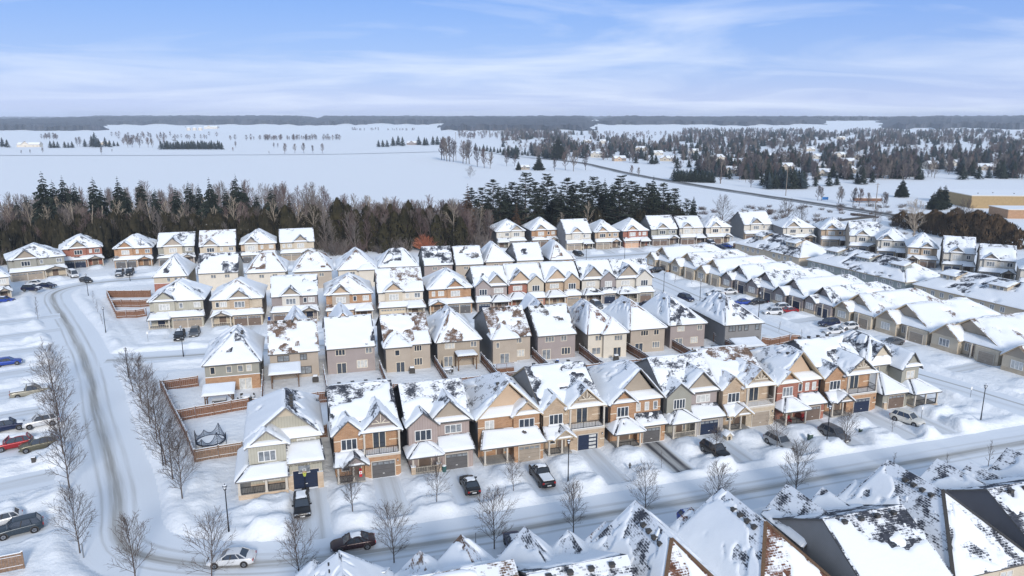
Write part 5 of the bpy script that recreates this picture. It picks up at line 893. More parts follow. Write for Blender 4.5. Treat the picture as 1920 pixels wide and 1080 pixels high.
NH(house_D, 'sand-coloured house with tall roof and one small gable by the woods', (377, 500), (443, 494), 17, m=1, roof='side', zr=10.2, up='siding_sand', lo='siding_sand', side='siding_dark', back='siding_grey', gab='siding_beige', door='door_grey', sh='brown', bare=.62, pg=0, **far)
NH(house_D, 'brick and beige house with pointed hip roof by the woods', (454, 495), (518, 490), 17, m=1, roof='hip', zr=10, up='brick_tan', lo='brick_tan', side='siding_grey', back='siding_grey', gab='siding_beige', bay='siding_pale', door='door_grey', sh='charcoal', bare=.6, pg=0, **far)
NH(house_D, 'sand and greige house at the right end of the left group by the woods', (528, 491), (590, 486), 17, m=1, roof='side', up='siding_sand', lo='siding_greige', side='siding_dark', back='siding_grey', gab='siding_beige', gx=.6, door='door_taupe', sh='charcoal', bare=.64, **far)
RR = [((932, 467), (986, 464), 15, 'hip', 'siding_pale', 'siding_greige', 'siding_beige', 'grey house with porch at the left end of the right group by the pines', 'charcoal', -1, 'door_grey'),
 ((997, 464), (1047, 462), 15, 'hip', 'brick_orange', 'brick_orange', 'siding_beige', 'small orange brick house beside the grey one by the pines', 'charcoal', 1, 'door_brown'),
 ((1062, 471), (1110, 468), 14, 'side', 'siding_pale', 'siding_sand', 'siding_peach', 'pale house with big plain roof, dark car before its garage', 'charcoal', 1, 'door_taupe'),
 ((1116, 468), (1163, 466), 14, 'hip', 'brick_tan', 'siding_beige', 'siding_peach', 'tan brick house with hip roof, left of the red brick one by the pines', 'greyb', 1, 'door_taupe'),
 ((1170, 466), (1216, 463), 13, 'hip', 'brick_red', 'brick_red', 'siding_peach', 'red brick house with pink twin garage doors by the pines', 'greyb', 1, 'door_pink'),
 ((1223, 462), (1270, 459), 12, 'side', 'siding_greige', 'siding_taupe', 'siding_tan', 'greige house with long gable roof right of the red brick one', 'charcoal', 1, 'door_brown'),
 ((1275, 459), (1320, 457), 11, 'side', 'siding_pale', 'siding_taupe', 'siding_tan', 'pale greige house with twin pointed gables', 'charcoal', 1, 'door_brown'),
 ((1325, 458), (1371, 456), 10, 'hip', 'siding_cream', 'siding_sand', 'siding_cream', 'cream house with a small attic window, last before the gap', 'greyb', 1, 'door_brown'),
 ((1398, 452), (1446, 449), 8, 'side', 'siding_pale', 'brick_tan', 'siding_tan', 'house alone past the gap with a wooden fence either side', 'charcoal', 1, 'door_brown'),
 ((1470, 459), (1526, 457), 3, 'hip', 'siding_pale', 'brick_tan', 'siding_tan', 'pointed hip-roofed tan house in front of the brushy meadow', 'charcoal', 1, 'door_brown'),
 ((1537, 461), (1594, 464), -9, 'hip', 'brick_tan', 'brick_tan', 'brick_tan', 'tan brick house with arched window near the bend of the road', 'greyb', 1, 'door_taupe'),
 ((1590, 474), (1648, 477), -17, 'side', 'siding_pale', 'siding_taupe', 'siding_tan', 'light house with black-windowed garages after the bend', 'charcoal', 1, 'door_navy'),
 ((1642, 484), (1700, 488), -21, 'hip', 'siding_pale', 'brick_tan', 'siding_tan', 'two-tone brick and pale siding house below the cedar hedge', 'charcoal', 1, 'door_navy'),
 ((1698, 499), (1756, 504), -24, 'hip', 'brick_tan', 'brick_tan', 'siding_tan', 'tan brick house with porch on its left, under the spreading bare tree', 'greyb', -1, 'door_brown'),
 ((1764, 510), (1826, 515), -26, 'side', 'siding_pale', 'siding_sand', 'siding_tan', 'large pale house with long cream side wall by the cedar hedge', 'charcoal', 1, 'door_navy'),
 ((1832, 524), (1902, 532), -28, 'side', 'siding_pale', 'siding_greige', 'siding_tan', 'grey-roofed house near the right edge, red car before it', 'charcoal', 1, 'door_navy'),
 ((1908, 545), (1985, 556), -30, 'hip', 'siding_pale', 'siding_greige', 'siding_tan', 'house cut by the right picture edge', 'charcoal', 1, 'door_navy')]
for i, (pl, pr, rz, rf_, up, lo, gb, lab, sh, m, dr_) in enumerate(RR):
    NH(house_D, lab, pl, pr, rz, m=m, roof=rf_, up=up, lo=lo, side='siding_grey' if i < 11 else 'siding_tan', back='siding_grey', gab=gb, door=dr_, sh=sh, bare=.66 if i < 9 else .60, pg=i % 2, zr=9.6 + .3 * (i % 3), wadj=-.5, gx=.30 + .06 * (i % 3), **far)
# north-facing houses at our feet
def SH(fn, label, uc, W_, w=58.3, **k): return hplace(fn, label, W(uc, w), 197, W_, grp='roofs below the viewpoint', step=.22, mound=0, **k)
def house_S(root, W_, o, det=True, step=.22):          # ridge runs from a street gable to a rear hip; we look down on the garden side
    a = W_ / 2; ze = 6.3; zr = o.get('zr', 10.5); xr = 0.0; D = 14; ya, yb = o.get('ry', (2.4, 8.2)); e = .45
    body(root, W_, 1, D, ze, o['side'], o['back'], o['back'], o['back']); rf = Roofs(o['sh'], o.get('fa', 'fascia'), seed=o['seed'], bare=o['bare'], step=step, T=.13); z_e = ze - .3
    L_ = o.get('kl', 'white'); Rk = o.get('kr', 'white'); bl, br, bb = o.get('bs', (.6, .5, .55))
    rf.plane((-a - e, D + e, z_e), (-a - e, .6, z_e), (xr, ya - 1.2, zr), (xr, yb, zr), kind=Rk, bare=bl); keep = rf.shingle; rf.shingle = 'charcoal'; rf.plane((a + e, .6, z_e), (a + e, D + e, z_e), (xr, yb, zr), (xr, ya - 1.2, zr), kind=L_, bare=br); rf.shingle = keep; rf.plane((a + e, D + e, z_e), (-a - e, D + e, z_e), (xr, yb, zr), (xr, yb, zr), kind=o.get('kb', 'bare'), bare=bb)
    b = MB(); gable_face(b, -a + .4, a - .4, 2, ze, zr - .4, o['back']); link('gable', b.mesh('gable'), root); rf.plane((-a - .3, .3, ze - .2), (a + .3, .3, ze - .2), (a - .3, 2, ze + .6), (-a + .3, 2, ze + .6), th=.1, bare=9)
    rf.gable(.3, a + .03, -.2, 3, ze, 7.8, 'y', .3, .2, kinds=('dust', 'dust')); f = o.get('cap')
    if f:
        b = MB()
        for p, q in (((xr, yb - .1, zr + .05), (a + e, D + e, z_e + .12)), ((xr, yb - .1, zr + .05), (-a - e, D + e, z_e + .12))): b.bar(p, q, .32, .08, f)
        link('hip_cap', b.mesh('hip_cap'), root)
    vents(root, [(xr + .8, yb - .6 - i * 1.05, zr - .75) for i in range(4)])
    rf.build(root); window(root, -a * .45, D + .01, 4.6, 1.6, 1.4, 2, R(180), glass='glass_blind', frame='trim_cream'); window(root, a * .5, D + .01, 4.6, 1.4, 1.4, 2, R(180), glass='glass_blind', frame='trim_cream'); window(root, a + .01, 9, 4.0, .9, 1.3, 1, R(90))
S0 = dict(brick='brick_orange', brick2='brick_orange', gab='siding_tan', door='door_grey')
SH(house_S, 'snowy hip roof peeping up at the bottom edge, leftmost of the near roofs', 2.6, 8, w=60, side='siding_grey', back='siding_tan', sh='charcoal', bs=(.9, .7, .7), ry=(2.4, 6), zr=9.2)
SH(house_B, 'near roof with brown shingles at the ridge and a speckled peak before it', 11.7, 8.4, w=58.9, m=-1, side='siding_grey', back='siding_grey', lo='brick_orange', up='brick_orange', gab='siding_tan', bay='brick_orange', door='door_grey', sh='brown', bare=.57, zr=9.8)
SH(house_A, 'white near roof with a row of square vents and two small pointed dormers', 20.8, 8.3, side='siding_grey', back='siding_grey', sh='charcoal', bare=.57, bb=.62, **S0)
SH(house_S, 'near hip roof with rust-coloured ridge caps, the one farther left', 29.4, 8.3, side='siding_grey', back='siding_tan', sh='rust', kl='dust', kr='white', bs=(.60, .53, .52), cap='wood_dark')
SH(house_S, 'near hip roof with rust-coloured ridge caps, beside the pale grey side wall', 38.6, 8.4, side='siding_pale', back='siding_tan', sh='rust', kl='dust', kr='white', bs=(.62, .55, .57), cap='wood_dark')
SH(house_A, 'dark-shingled near roof above a grey gable wall with one small window', 48.8, 8.4, side='siding_grey', back='siding_grey', sh='charcoal', bare=.46, kb='bare', bb=.44, **S0)
SH(house_S, 'large near roof with a peaked front and black shingled hip over a sand wall', 58.2, 8.6, side='siding_dark', back='siding_sand', sh='charcoal', kl='dust', kr='white', kb='dust', bs=(.60, .50, .50), cap='trim_dark')
SH(house_A, 'dark-shingled near roof over a long charcoal gable wall at the right edge', 68.0, 8.8, side='siding_dark', back='siding_dark', sh='charcoal', bare=.50, kb='bare', bb=.46, **S0)
SH(house_A, 'brick-gabled near house furthest to the right', 78, 8.4, side='siding_dark', back='siding_dark', sh='charcoal', bare=.6, **S0)
# bungalows along the side road
BB = [(107, 200, 10.5, 'siding_sand', 'brick_orange', 'cream bungalow with brick base at the far end of the bungalow row', 'greyb'), (109, 188.5, 10.5, 'siding_sand', 'brick_buff', 'second cream bungalow from the far end with a dark car in front', 'greyb'),
 (111, 178, 9.5, 'siding_sand', 'brick_buff', 'cream bungalow just before the grey bungalows start', 'brown'), (113, 168.3, 9.3, 'siding_taupe', 'brick_buff', 'dark taupe bungalow, first grey one after the cream bungalows', 'charcoal'),
 (114.2, 158.6, 9.3, 'siding_taupe', 'brick_buff', 'taupe bungalow with half-bare charcoal roof in mid row', 'charcoal'), (115.4, 149, 9.3, 'siding_taupe', 'brick_buff', 'taupe bungalow with a round bare patch on its gable roof', 'charcoal'),
 (117, 140.3, 7.6, 'siding_taupe', 'brick_buff', 'taupe bungalow with red car beside, last of the grey ones', 'charcoal'), (119, 131.2, 9.6, 'siding_sand', 'brick_buff', 'smaller cream bungalow right after the grey ones', 'brown'),
 (121.2, 119.8, 12, 'siding_sand', 'brick_buff', 'cream bungalow with very broad unbroken snow roof', 'brown'), (123.2, 106.2, 13.5, 'siding_sand', 'brick_buff', 'largest cream bungalow with two taupe garage doors at its side', 'brown'), (124, 91.5, 13, 'siding_sand', 'brick_buff', 'cream bungalow cut by the right picture edge', 'brown')]
for i, (u, w, wd_, c, bk, lab, sh) in enumerate(BB):
    hplace(bungalow, lab, W(u, w), -66.5, wd_, grp='bungalows along the side road', cat='bungalow', name='bungalow', det=i > 6, step=.7, wall=c, side=c, back=c, brick=bk, gab='siding_tan' if c == 'siding_sand' else 'siding_taupe', sh=sh, door='door_taupe' if c == 'siding_sand' else 'door_navy', bare=.68 if i not in (4, 6) else .56, zr=5.9 + wd_ * .09, mound=1, fa='fascia_tan' if c == 'siding_sand' else 'fascia')
def terrace(root, W_, o, det=True, step=.8):
    a = W_ / 2; ze = 3.4; zr = 7.6; D = 15; body(root, W_, 0, D, ze, o['wall'], o['wall'], o['wall'], o['wall']); rf = Roofs('charcoal', 'fascia_tan', seed=o['seed'], bare=.57, step=step)
    n = 3 if W_ > 33 else 2; L_ = W_ / n
    rf.hip(-a, a, 0, D, ze, zr, -a + 7, a - 7, 7.4, 7.45, kinds=('bare', 'dust', 'white', 'white'), bares=(.51, .7, .6, .6)); f = MB()
    for i in range(n):
        x = -a + L_ * (i + .5); f2 = MB(); x0, x1 = x - 2.2, x + 2.2
        f2.box(x0, x1, 3.4, 6.0, ze + 1.2, ze + 3.25, o['wall']); link('dormer', f2.mesh('dormer'), root)
        rf.plane((x0 - .4, 3.0, ze + 3.2), (x1 + .4, 3.0, ze + 3.2), (x1 + .4, 6.8, ze + 4.15), (x0 - .4, 6.8, ze + 4.15)); 
        for s in (-.9, .9): window(root, x + s, 3.39, ze + 2.6, 1.0, .9, 1, detail=False, glass='glass_half')
        for s in (-3.5, -1, 1.5, 4): window(root, x + s, -.01, 2.0, 1.1, 1.3, 2, detail=False, glass='glass_half')
    rf.build(root)
for i, (u, w, L_, c, lab) in enumerate([(149.3, 205.5, 30, 'siding_sand', 'long sand-walled bungalow terrace at the far end, low dormers in its roof'), (152.8, 169.8, 34.5, 'siding_sage', 'long sage-walled bungalow terrace in the middle behind the grey bungalows'), (156.6, 130.5, 39, 'siding_sand', 'long sand-walled bungalow terrace nearest the right edge')]):
    hplace(terrace, lab, W(u, w), -67.5, L_, grp='bungalow terraces', cat='terrace', name='terrace', wall=c)
# ------------------------------------------------------------ ground and roads
MOUNDS += [(*W(u, w), rx, ry, R(17), h) for (u, w, rx, ry, h) in [(-6, 84, 3.6, 2.2, .9), (-3.5, 79.5, 3.0, 1.8, .8), (-12, 92, 2, 6, .5), (92, 80.5, 3.5, 2, .8), (98, 84, 5, 2.2, .7), (88, 79, 3, 1.8, .9), (104, 88, 2.5, 5, .6)]]
# banks and cleared drives on the left side of the curved road
LD = [((-50, 78.5), 2.6), ((-57, 90), 2.8), ((-61.5, 102.5), 4.2), ((-72.5, 112), 2.6), ((-76.5, 123), 3.0), ((-83, 133), 2.6), ((-90, 146), 2.6), ((-97, 158), 2.6), ((-104, 170), 2.6)]
for (x, y), hw in LD:
    h = R(122); cx, cy = x - math.cos(R(32)) * 13, y - math.sin(R(32)) * 13; DRW.append((cx, cy, h, hw, 22, .6))
for (x0, y0), (x1, y1) in zip([p for p, _ in LD][:-1], [p for p, _ in LD][1:]):
    mx_, my_ = (x0 + x1) / 2, (y0 + y1) / 2
    for k in (1, 2, 3): MOUNDS.append((mx_ - math.cos(R(32)) * (5.5 * k - 1), my_ - math.sin(R(32)) * (5.5 * k - 1), 3.6, 2.2, R(32), .85 - .15 * k))
build_ground(); build_roads(); build_drives()
# ------------------------------------------------------------ fences
def fence(label, P, h=1.8, m='wood_fence', z=None, gap=2.4, group='board fences'):
    b0 = P[0]; t = thing('fence', label, 'fence', (b0[0], b0[1], 0), 0, group)
    for (x0, y0), (x1, y1) in zip(P[:-1], P[1:]):
        d = math.dist((x0, y0), (x1, y1)); n = max(1, round(d / gap)); ang = math.atan2(y1 - y0, x1 - x0)
        for i in range(n + 1):
            x, y = lerp(x0, x1, i / n) - b0[0], lerp(y0, y1, i / n) - b0[1]; zz = gz(x + b0[0], y + b0[1]) if z is None else z
            p = MB(); p.box(-.07, .07, -.07, .07, -.3, h + .12, m); p.box(-.09, .09, -.09, .09, h + .121, h + .2, 'small_snow'); link('post', p.mesh('post'), t, (x, y, zz), ang)
            if i < n:
                p = MB(); L_ = d / n; k = int(L_ / .3)
                for j in range(k): p.box(.08 + j * (L_ - .16) / k, .08 + (j + 1) * (L_ - .16) / k - .015, -.012 + .008 * (j % 2), .018, .0, h - .05, m)
                for q in (.35, h * .8): p.box(.07, L_ - .07, -.06, -.014, q, q + .09, m); p.box(.07, L_ - .07, -.06, -.014, q + .091, q + .13, 'small_snow')
                p.box(.07, L_ - .07, -.05, .05, h - .045, h, m); p.box(.07, L_ - .07, -.05, .05, h + .001, h + .07, 'small_snow')
                zn = gz(lerp(x0, x1, (i + 1) / n), lerp(y0, y1, (i + 1) / n)) if z is None else z
                o = link('panel', p.mesh('panel'), t, (x, y, zz), ang); o.rotation_euler = (0, -math.atan2(zn - zz, L_), ang)
    return t
F = lambda *p: [at(x, y, .5) for x, y in p]
fence('long board fence down the left side of the corner gardens', F((302, 732), (365, 862))); fence('board fence with a cross-braced gate beside the corner house', F((305, 732), (372, 722)))
fence('board fence between the gazebo garden and the trampoline garden', F((334, 795), (468, 772))); fence('tall board fence in front of the trampoline', F((367, 862), (455, 849)), m='wood_fence_old')
fence('board fence around the small lawn behind the middle road corner house', F((283, 556), (201, 556), (219, 594), (275, 594))); fence('inner board fence across the small corner lawn', F((211, 574), (281, 574)))
fence('board fence right of the dark grey corner house', F((1424, 652), (1498, 640)))
for i, (u, l) in enumerate([(-5.3, 'the first two garden-side houses'), (4.8, 'the beige and the mauve-taupe garden-side houses'), (14.5, 'the snowy gardens left of the pergola'), (24.4, 'the pergola garden and the bay house'), (33.0, 'the pergola garden and the deck garden'), (42.9, 'the deck garden and the mauve house'), (52.3, 'the mauve and the cream house'), (61.6, 'the cream house and its right neighbour'), (71.0, 'the last two pyramid-roofed houses'), (81.0, 'the mauve house and the dark grey corner house')]):
    fence('board fence between ' + l, [W(u, 128.5 - u * .03), W(u, 115.8)])
fence('long board fence along the back of the front-row gardens', [W(-6.5, 115.5), W(90, 115.5)])
for i, u in enumerate([2.9, 13, 22.4, 31.7, 41.3, 50.3, 59.8, 68.8, 77.6]): fence(['board fence closing the gap between front row houses, %s gap from the left' % q for q in ('first', 'second', 'third', 'fourth', 'fifth', 'sixth', 'seventh', 'eighth', 'ninth')][i], [W(u - .2, 103), W(u + .9, 103)])
fence('weathered board fence at the bottom left corner', [at(-30, 1072, .8), at(44, 1056, .8)], m='wood_fence_old')
fence('curved board fence behind the far left houses by the woods', F((592, 478), (612, 484), (622, 496))); fence('short fence left of the orange brick house by the woods', F((185, 478), (214, 476)))
fence('fence left of the house past the gap', F((1375, 463), (1396, 461))); fence('fence right of the house past the gap', F((1448, 458), (1470, 458))); fence('fence behind the first cream bungalows', F((1345, 482), (1372, 480), (1400, 486)))
# ------------------------------------------------------------ lamp posts
def lamp_mesh():
    p = MB(); p.tube((0, 0, 0), (0, 0, 1.1), .11, .09, 'black_metal', 8, True); p.tube((0, 0, 1.1), (0, 0, 5.5), .075, .055, 'black_metal', 8); h = MB()
    h.tube((0, 0, 5.5), (0, 0, 5.62), .13, .16, 'black_metal', 8, True); h.tube((0, 0, 5.95), (0, 0, 6.15), .27, .05, 'black_metal', 8, True); h.tube((0, 0, 6.15), (0, 0, 6.3), .03, .02, 'black_metal', 5)
    for k in range(4): a = k * math.pi / 2 + .4; h.bar((math.cos(a) * .14, math.sin(a) * .14, 5.6), (math.cos(a) * .24, math.sin(a) * .24, 5.96), .03, .03, 'black_metal')
    g = MB(); g.tube((0, 0, 5.63), (0, 0, 5.94), .11, .19, 'lamp_glass', 8); s = MB(); s.tube((0, 0, 6.03), (0, 0, 6.13), .2, .07, 'small_snow', 8, True); return p.mesh('pole'), h.mesh('lantern'), g.mesh('glass'), s.mesh('snow_cap')
LMP = lamp_mesh()
for (x, y, l) in [(199, 628, 'black lamp post left of the small fenced lawn'), (242, 715, 'black lamp post at the junction of curved and middle roads'), (344, 669, 'black lamp post in front of the two dark suvs'), (430, 1005, 'black lamp post nearest the corner house and white car'), (1065, 910, 'black lamp post beside the snowy pickup driveway'),
                  (1549, 838, 'black lamp post in front of the red brick house'), (1838, 793, 'black lamp post right of the front row corner porch'), (307, 882, 'black lamp post among the row of bare trees by the long fence'), (166, 557, 'black lamp post before the far lawn by the dark car'), (244, 527, 'far lamp post between the two parked snowy suvs'),
                  (1244, 552, 'lamp post across the side road from the bungalows'), (1099, 492, 'lamp post on the far road by the dark suv'), (1171, 487, 'lamp post on the far road before the red brick house'), (1422, 596, 'lamp post by the dark grey corner house and bungalow cars'), (1274, 468, 'lamp post before the pale twin-gabled house'), (1312, 569, 'short coach lamp by the van on the side road'), (1560, 716, 'lamp post behind the right-hand front row houses'), (1640, 726, 'coach lamp beside the largest cream bungalow')]:
    t = thing('street_lamp', l, 'street lamp', (*at(x, y), 0.05), .3, 'street lamps of the neighbourhood'); link('pole', LMP[0], t); hd = link('lantern', LMP[1], t); link('glass', LMP[2], hd); link('snow_cap', LMP[3], hd)
# ------------------------------------------------------------ cars
for a in [('suv', 'black', 'black suv with snowy roof before the address-lettered garage', (566, 948), -73, 'roof'), ('sedan', 'black', 'black car parked tail to the street by the taupe house', (881, 908), 107, 'roof'), ('pickup', 'black', 'black pickup truck deep in snow by the orange brick porch', (1016, 892), 107, 'all'),
          ('suv', 'black', 'black suv by the grey house with the little kennel', (1340, 851), -67, 'roof'), ('suv', 'silver', 'silver suv before the all-tan brick house', (1461, 832), -66, None), ('suv', 'grey', 'grey suv before the red brick house porch', (1564, 814), -66, None), ('suv', 'cream', 'cream suv with dark roof at the right corner house', (1701, 787), -55, None),
          ('sedan', 'maroon', 'dark maroon sedan driving along the front road', (662, 1017), 196, 'roof'), ('sedan', 'white', 'white sedan at the bend of the front road', (434, 1047), 186, None),
          ('sedan', 'blue', 'bright blue car by the left edge, farthest up the drives', (14, 682), 32, None), ('pickup', 'tan', 'silver-tan pickup truck in a left-hand drive behind the bare tree', (56, 736), 32, 'all'), ('suv', 'navy', 'navy suv under snow at the left edge beside the white one', (14, 806), 32, 'all'), ('suv', 'white', 'white suv half hidden by the left tree row', (78, 798), 212, None),
          ('suv', 'red', 'red suv with snowy roof next to the olive one', (26, 832), 212, 'all'), ('suv', 'olive', 'olive-brown suv parked nose left behind a bare tree', (72, 834), 212, 'roof'), ('suv', 'teal', 'slate-blue suv near the bottom left fence', (36, 990), 212, None), ('hatch', 'white', 'white car beyond the slate-blue suv', (2, 975), 212, 'all'),
          ('suv', 'black', 'black suv left of its twin before the double garage', (337, 632), -74, 'roof'), ('suv', 'grey', 'dark grey suv nearest the taupe garage doors of the corner house', (365, 624), -74, None), ('suv', 'grey', 'grey suv behind the cream garden-side roofs', (1118, 577), -72, 'roof'), ('pickup', 'navy', 'navy pickup by the end of the middle road', (1214, 578), 110, None), ('suv', 'navy', 'navy van-like car driving up the side road', (1286, 559), -60, None), ('sedan', 'black', 'black car before the narrow red brick house', (982, 583), 107, None),
          ('van', 'white', 'white van before the angled red brick house', (137, 517), -45, 'roof'), ('sedan', 'black', 'black sedan right of the white van', (161, 525), -35, None), ('suv', 'grey', 'snow-covered suv before the arched-window brick house', (225, 516), -73, 'all'), ('suv', 'black', 'black suv right of the snow-covered one by the woods', (244, 514), -73, 'roof'), ('sedan', 'white', 'white car under snow at the angled sand house', (68, 532), 10, 'all'), ('sedan', 'navy', 'navy sedan by the white snow-covered car', (88, 537), 0, 'roof'), ('suv', 'navy', 'navy car with thick snow on a left-hand drive by the turning', (60, 546), 5, 'all'), ('sedan', 'blue', 'dark blue car at the left edge below the turning', (8, 564), 5, 'roof'), ('sedan', 'navy', 'navy car at the far left edge above the cleared drives', (2, 546), 5, 'roof'),
          ('suv', 'black', 'black suv before the pale house by the pines', (1084, 476), -60, 'roof'), ('suv', 'black', 'dark suv before the cream house with the attic window', (1333, 459), -80, 'all'), ('sedan', 'navy', 'navy car on the drive left of the gap', (1350, 463), -50, None), ('sedan', 'blue', 'blue car next to the gap in the far row', (1362, 461), -50, None),
          ('sedan', 'black', 'dark car left of the second cream bungalow', (1205, 509), 190, 'roof'), ('suv', 'black', 'dark suv before the second cream bungalow', (1232, 507), 190, None), ('sedan', 'white', 'white car before the first grey bungalow, the left one', (1341, 550), 190, 'roof'), ('sedan', 'white', 'white snow-topped car before the first grey bungalow, the right one', (1366, 547), 190, 'all'),
          ('sedan', 'blue', 'blue-grey car before the half-bare-roofed bungalow', (1392, 567), 190, None), ('sedan', 'black', 'black car before the half-bare-roofed bungalow', (1421, 567), 190, None), ('suv', 'white', 'white suv behind the red car', (1462, 577), 190, 'roof'), ('sedan', 'red', 'red car between two white ones by the last grey bungalow', (1478, 582), 190, 'roof'), ('suv', 'white', 'white suv nearest the side road among the bungalow cars', (1448, 588), 190, None),
          ('suv', 'navy', 'navy suv before the smaller cream bungalow', (1554, 608), 195, None), ('hatch', 'white', 'white hatchback close to the broad-roofed bungalow', (1592, 612), 195, 'roof'), ('sedan', 'white', 'white sedan in front of the navy suv', (1562, 621), 195, None), ('sedan', 'grey', 'dark grey car before the largest cream bungalow', (1674, 641), 200, None),
          ('suv', 'black', 'black suv before the brick house under the spreading tree', (1706, 506), -100, 'all'), ('suv', 'navy', 'navy suv right of the black one under the spreading tree', (1722, 508), -100, 'roof'), ('sedan', 'red', 'red car before the grey-roofed house near the right edge', (1831, 530), 170, 'roof'), ('suv', 'blue', 'blue car half hidden behind the rust-capped near roof', (1300, 992), -73, 'roof'), ('sedan', 'navy', 'navy car peeping out left of the white vented near roof', (968, 1022), -73, 'all')]:
    k, c, l, p, h, s = a; X_, Y_ = at(*p, .6); car(k, c, l, (X_, Y_), h, s, z=max(.02, gz(X_, Y_) + .0))
# ------------------------------------------------------------ street trees
ST = [bare_tree(s, 6.5, n1=26, n2=7, n3=3, r=.08, tip=.0145, spread=sp, up=u_, ang=an, base=.16) for s, sp, u_, an in ((1, .52, .8, (38, 60)), (2, .46, 1.0, (34, 54)), (3, .56, .6, (42, 66)), (4, .49, .8, (36, 58)))]
SAP = bare_tree(9, 3.6, n1=12, n2=3, n3=0, r=.04, tip=.012, spread=.25, up=.6, ang=(30, 50))
def px_h(x, yb, yt): X_, Y_ = at(x, yb); z_ = Y_ * _c + CAMH * _s; return (yb - yt) * z_ / FPX * 1.04
TL = [(150, 1037, 918, 'leaning bare street tree beside the slim stake at bottom left'), (255, 1092, 966, 'bare street tree in front of the road bend'), (397, 1090, 972, 'bare street tree before the white sedan'), (563, 1090, 972, 'bare street tree left of the maroon sedan'), (739, 1055, 945, 'bare street tree just right of the maroon sedan'),
      (662, 977, 888, 'bare tree in front of the corner brick house with balcony'), (819, 952, 880, 'slender bare tree before the taupe house'), (963, 930, 866, 'small bare tree left of the pickup'), (927, 1029, 918, 'bare street tree beyond the brown-shingled near roof'), (1075, 999, 903, 'bare street tree below the lamp by the pickup'), (1210, 962, 878, 'bare street tree touching the peak of a near roof'),
      (1346, 960, 868, 'bare street tree left of the rust-capped near roofs'), (1491, 932, 832, 'bushy bare street tree behind the small dark dormers'), (1340, 868, 812, 'low bare tree by the black suv'), (1456, 848, 792, 'low bare tree by the silver suv'), (1584, 838, 768, 'bare tree by the grey suv and lamp post'),
      (131, 921, 800, 'bare tree in the left column, second from the bottom'), (121, 868, 745, 'bare tree in the left column by the olive suv'), (112, 792, 690, 'bare tree in the left column right of the white suv'), (101, 740, 658, 'bare tree at the top of the left column by the pickup'),
      (343, 945, 832, 'lowest bare tree of the row by the long fence'), (325, 909, 800, 'second lowest bare tree of the row by the long fence'), (312, 883, 772, 'bare tree of the fence row just below the lamp post'), (296, 841, 742, 'bare tree of the fence row level with the trampoline'), (283, 811, 715, 'bare tree of the fence row above the trampoline garden'), (267, 773, 690, 'bare tree of the fence row level with the gazebo'), (250, 739, 672, 'topmost bare tree of the row by the long fence')]
for i, (x, yb, yt, l) in enumerate(TL):
    p = at(x, yb); s = px_h(x, yb, yt) / 6.5; put_tree('bare_tree', ST[i % 4], l, 'tree', p, s, i * 1.7, 'bare street trees')
for i, (x, yb, yt, l) in enumerate([(1240, 884, 850, 'sapling beside the bare asphalt driveway'), (1671, 821, 785, 'thin sapling by the cream suv'), (1672, 882, 842, 'thin sapling across the front road from the corner porch'), (1775, 888, 845, 'thin sapling at the roadside right of centre'), (1852, 878, 820, 'taller sapling near the right end of the front road'), (1460, 622, 600, 'sapling on the side road verge'), (1503, 636, 615, 'second sapling on the side road verge'), (1836, 675, 640, 'sapling before the largest cream bungalow'), (68, 585, 553, 'sapling on the left verge by the turning'), (72, 602, 570, 'second sapling on the left verge'), (80, 647, 630, 'small sapling by the left drives'), (175, 570, 545, 'sapling by the lamp post on the far lawn'), (184, 592, 567, 'sapling between lamp post and small fenced lawn'), (193, 612, 590, 'sapling nearest the small fenced lawn'), (1265, 531, 510, 'young tree before the second cream bungalow'), (1297, 537, 515, 'young tree before the third cream bungalow')]):
    put_tree('sapling', SAP, l, 'sapling', at(x, yb), px_h(x, yb, yt) / 3.6, i * 2.1, 'young saplings')
for x, y, l in [(157, 1046, 'slim grey stake beside the leaning tree'), (892, 1025, 'slim marker post before the brown-shingled roof')]:
    b = MB(); b.box(-.05, .05, -.05, .05, 0, 1.7, 'grey_metal'); tag(link('marker_post', b.mesh('marker_post'), None, (*at(x, y), gz(*at(x, y)))), l, 'post')
# ------------------------------------------------------------ gardens and yard things
def bmk(name, label, cat, xy, rz, z=None): return thing(name, label, cat, (xy[0], xy[1], gz(*xy) if z is None else z), R(rz))
def shelter(label, xy, rz, w, d, h, flat=False, slats=False):
    t = bmk('gazebo' if not slats else 'pergola', label, 'gazebo' if not slats else 'pergola', xy, rz); p = MB()
    for sx in (-1, 1):
        for sy in (-1, 1): q = MB(); q.box(-.09, .09, -.09, .09, 0, h, 'wood_dark'); link('post', q.mesh('post'), t, (sx * (w / 2 - .15), sy * (d / 2 - .15), 0))
        q = MB(); q.bar((sx * (w / 2 - .15), -d / 2 + .15, h - .6), (sx * (w / 2 - .7), -d / 2 + .15, h), .1, .1, 'wood_dark'); link('brace', q.mesh('brace'), t)
    for sy in (-1, 1): q = MB(); q.box(-w / 2, w / 2, -.08, .08, 0, .22, 'wood_dark'); link('beam', q.mesh('beam'), t, (0, sy * (d / 2 - .15), h))
    rf = Roofs('charcoal', 'wood_dark', seed=5, bare=3, step=.3, T=.34)
    if slats:
        q = MB()
        for i in range(9): x = -w / 2 + w * i / 8; q.box(x - .05, x + .05, -d / 2 - .2, d / 2 + .2, h + .23, h + .37, 'wood_dark')
        link('slats', q.mesh('slats'), t); rf.plane((-w / 2, -d / 2, h + .5), (w / 2, -d / 2, h + .5), (w / 2, d / 2, h + .5), (-w / 2, d / 2, h + .5), th=.04)
    else: rf.plane((-w / 2 - .3, -d / 2 - .3, h + .25), (w / 2 + .3, -d / 2 - .3, h + .25), (w / 2 + .3, d / 2 + .3, h + .85), (-w / 2 - .3, d / 2 + .3, h + .85), th=.1)
    rf.build(t); return t
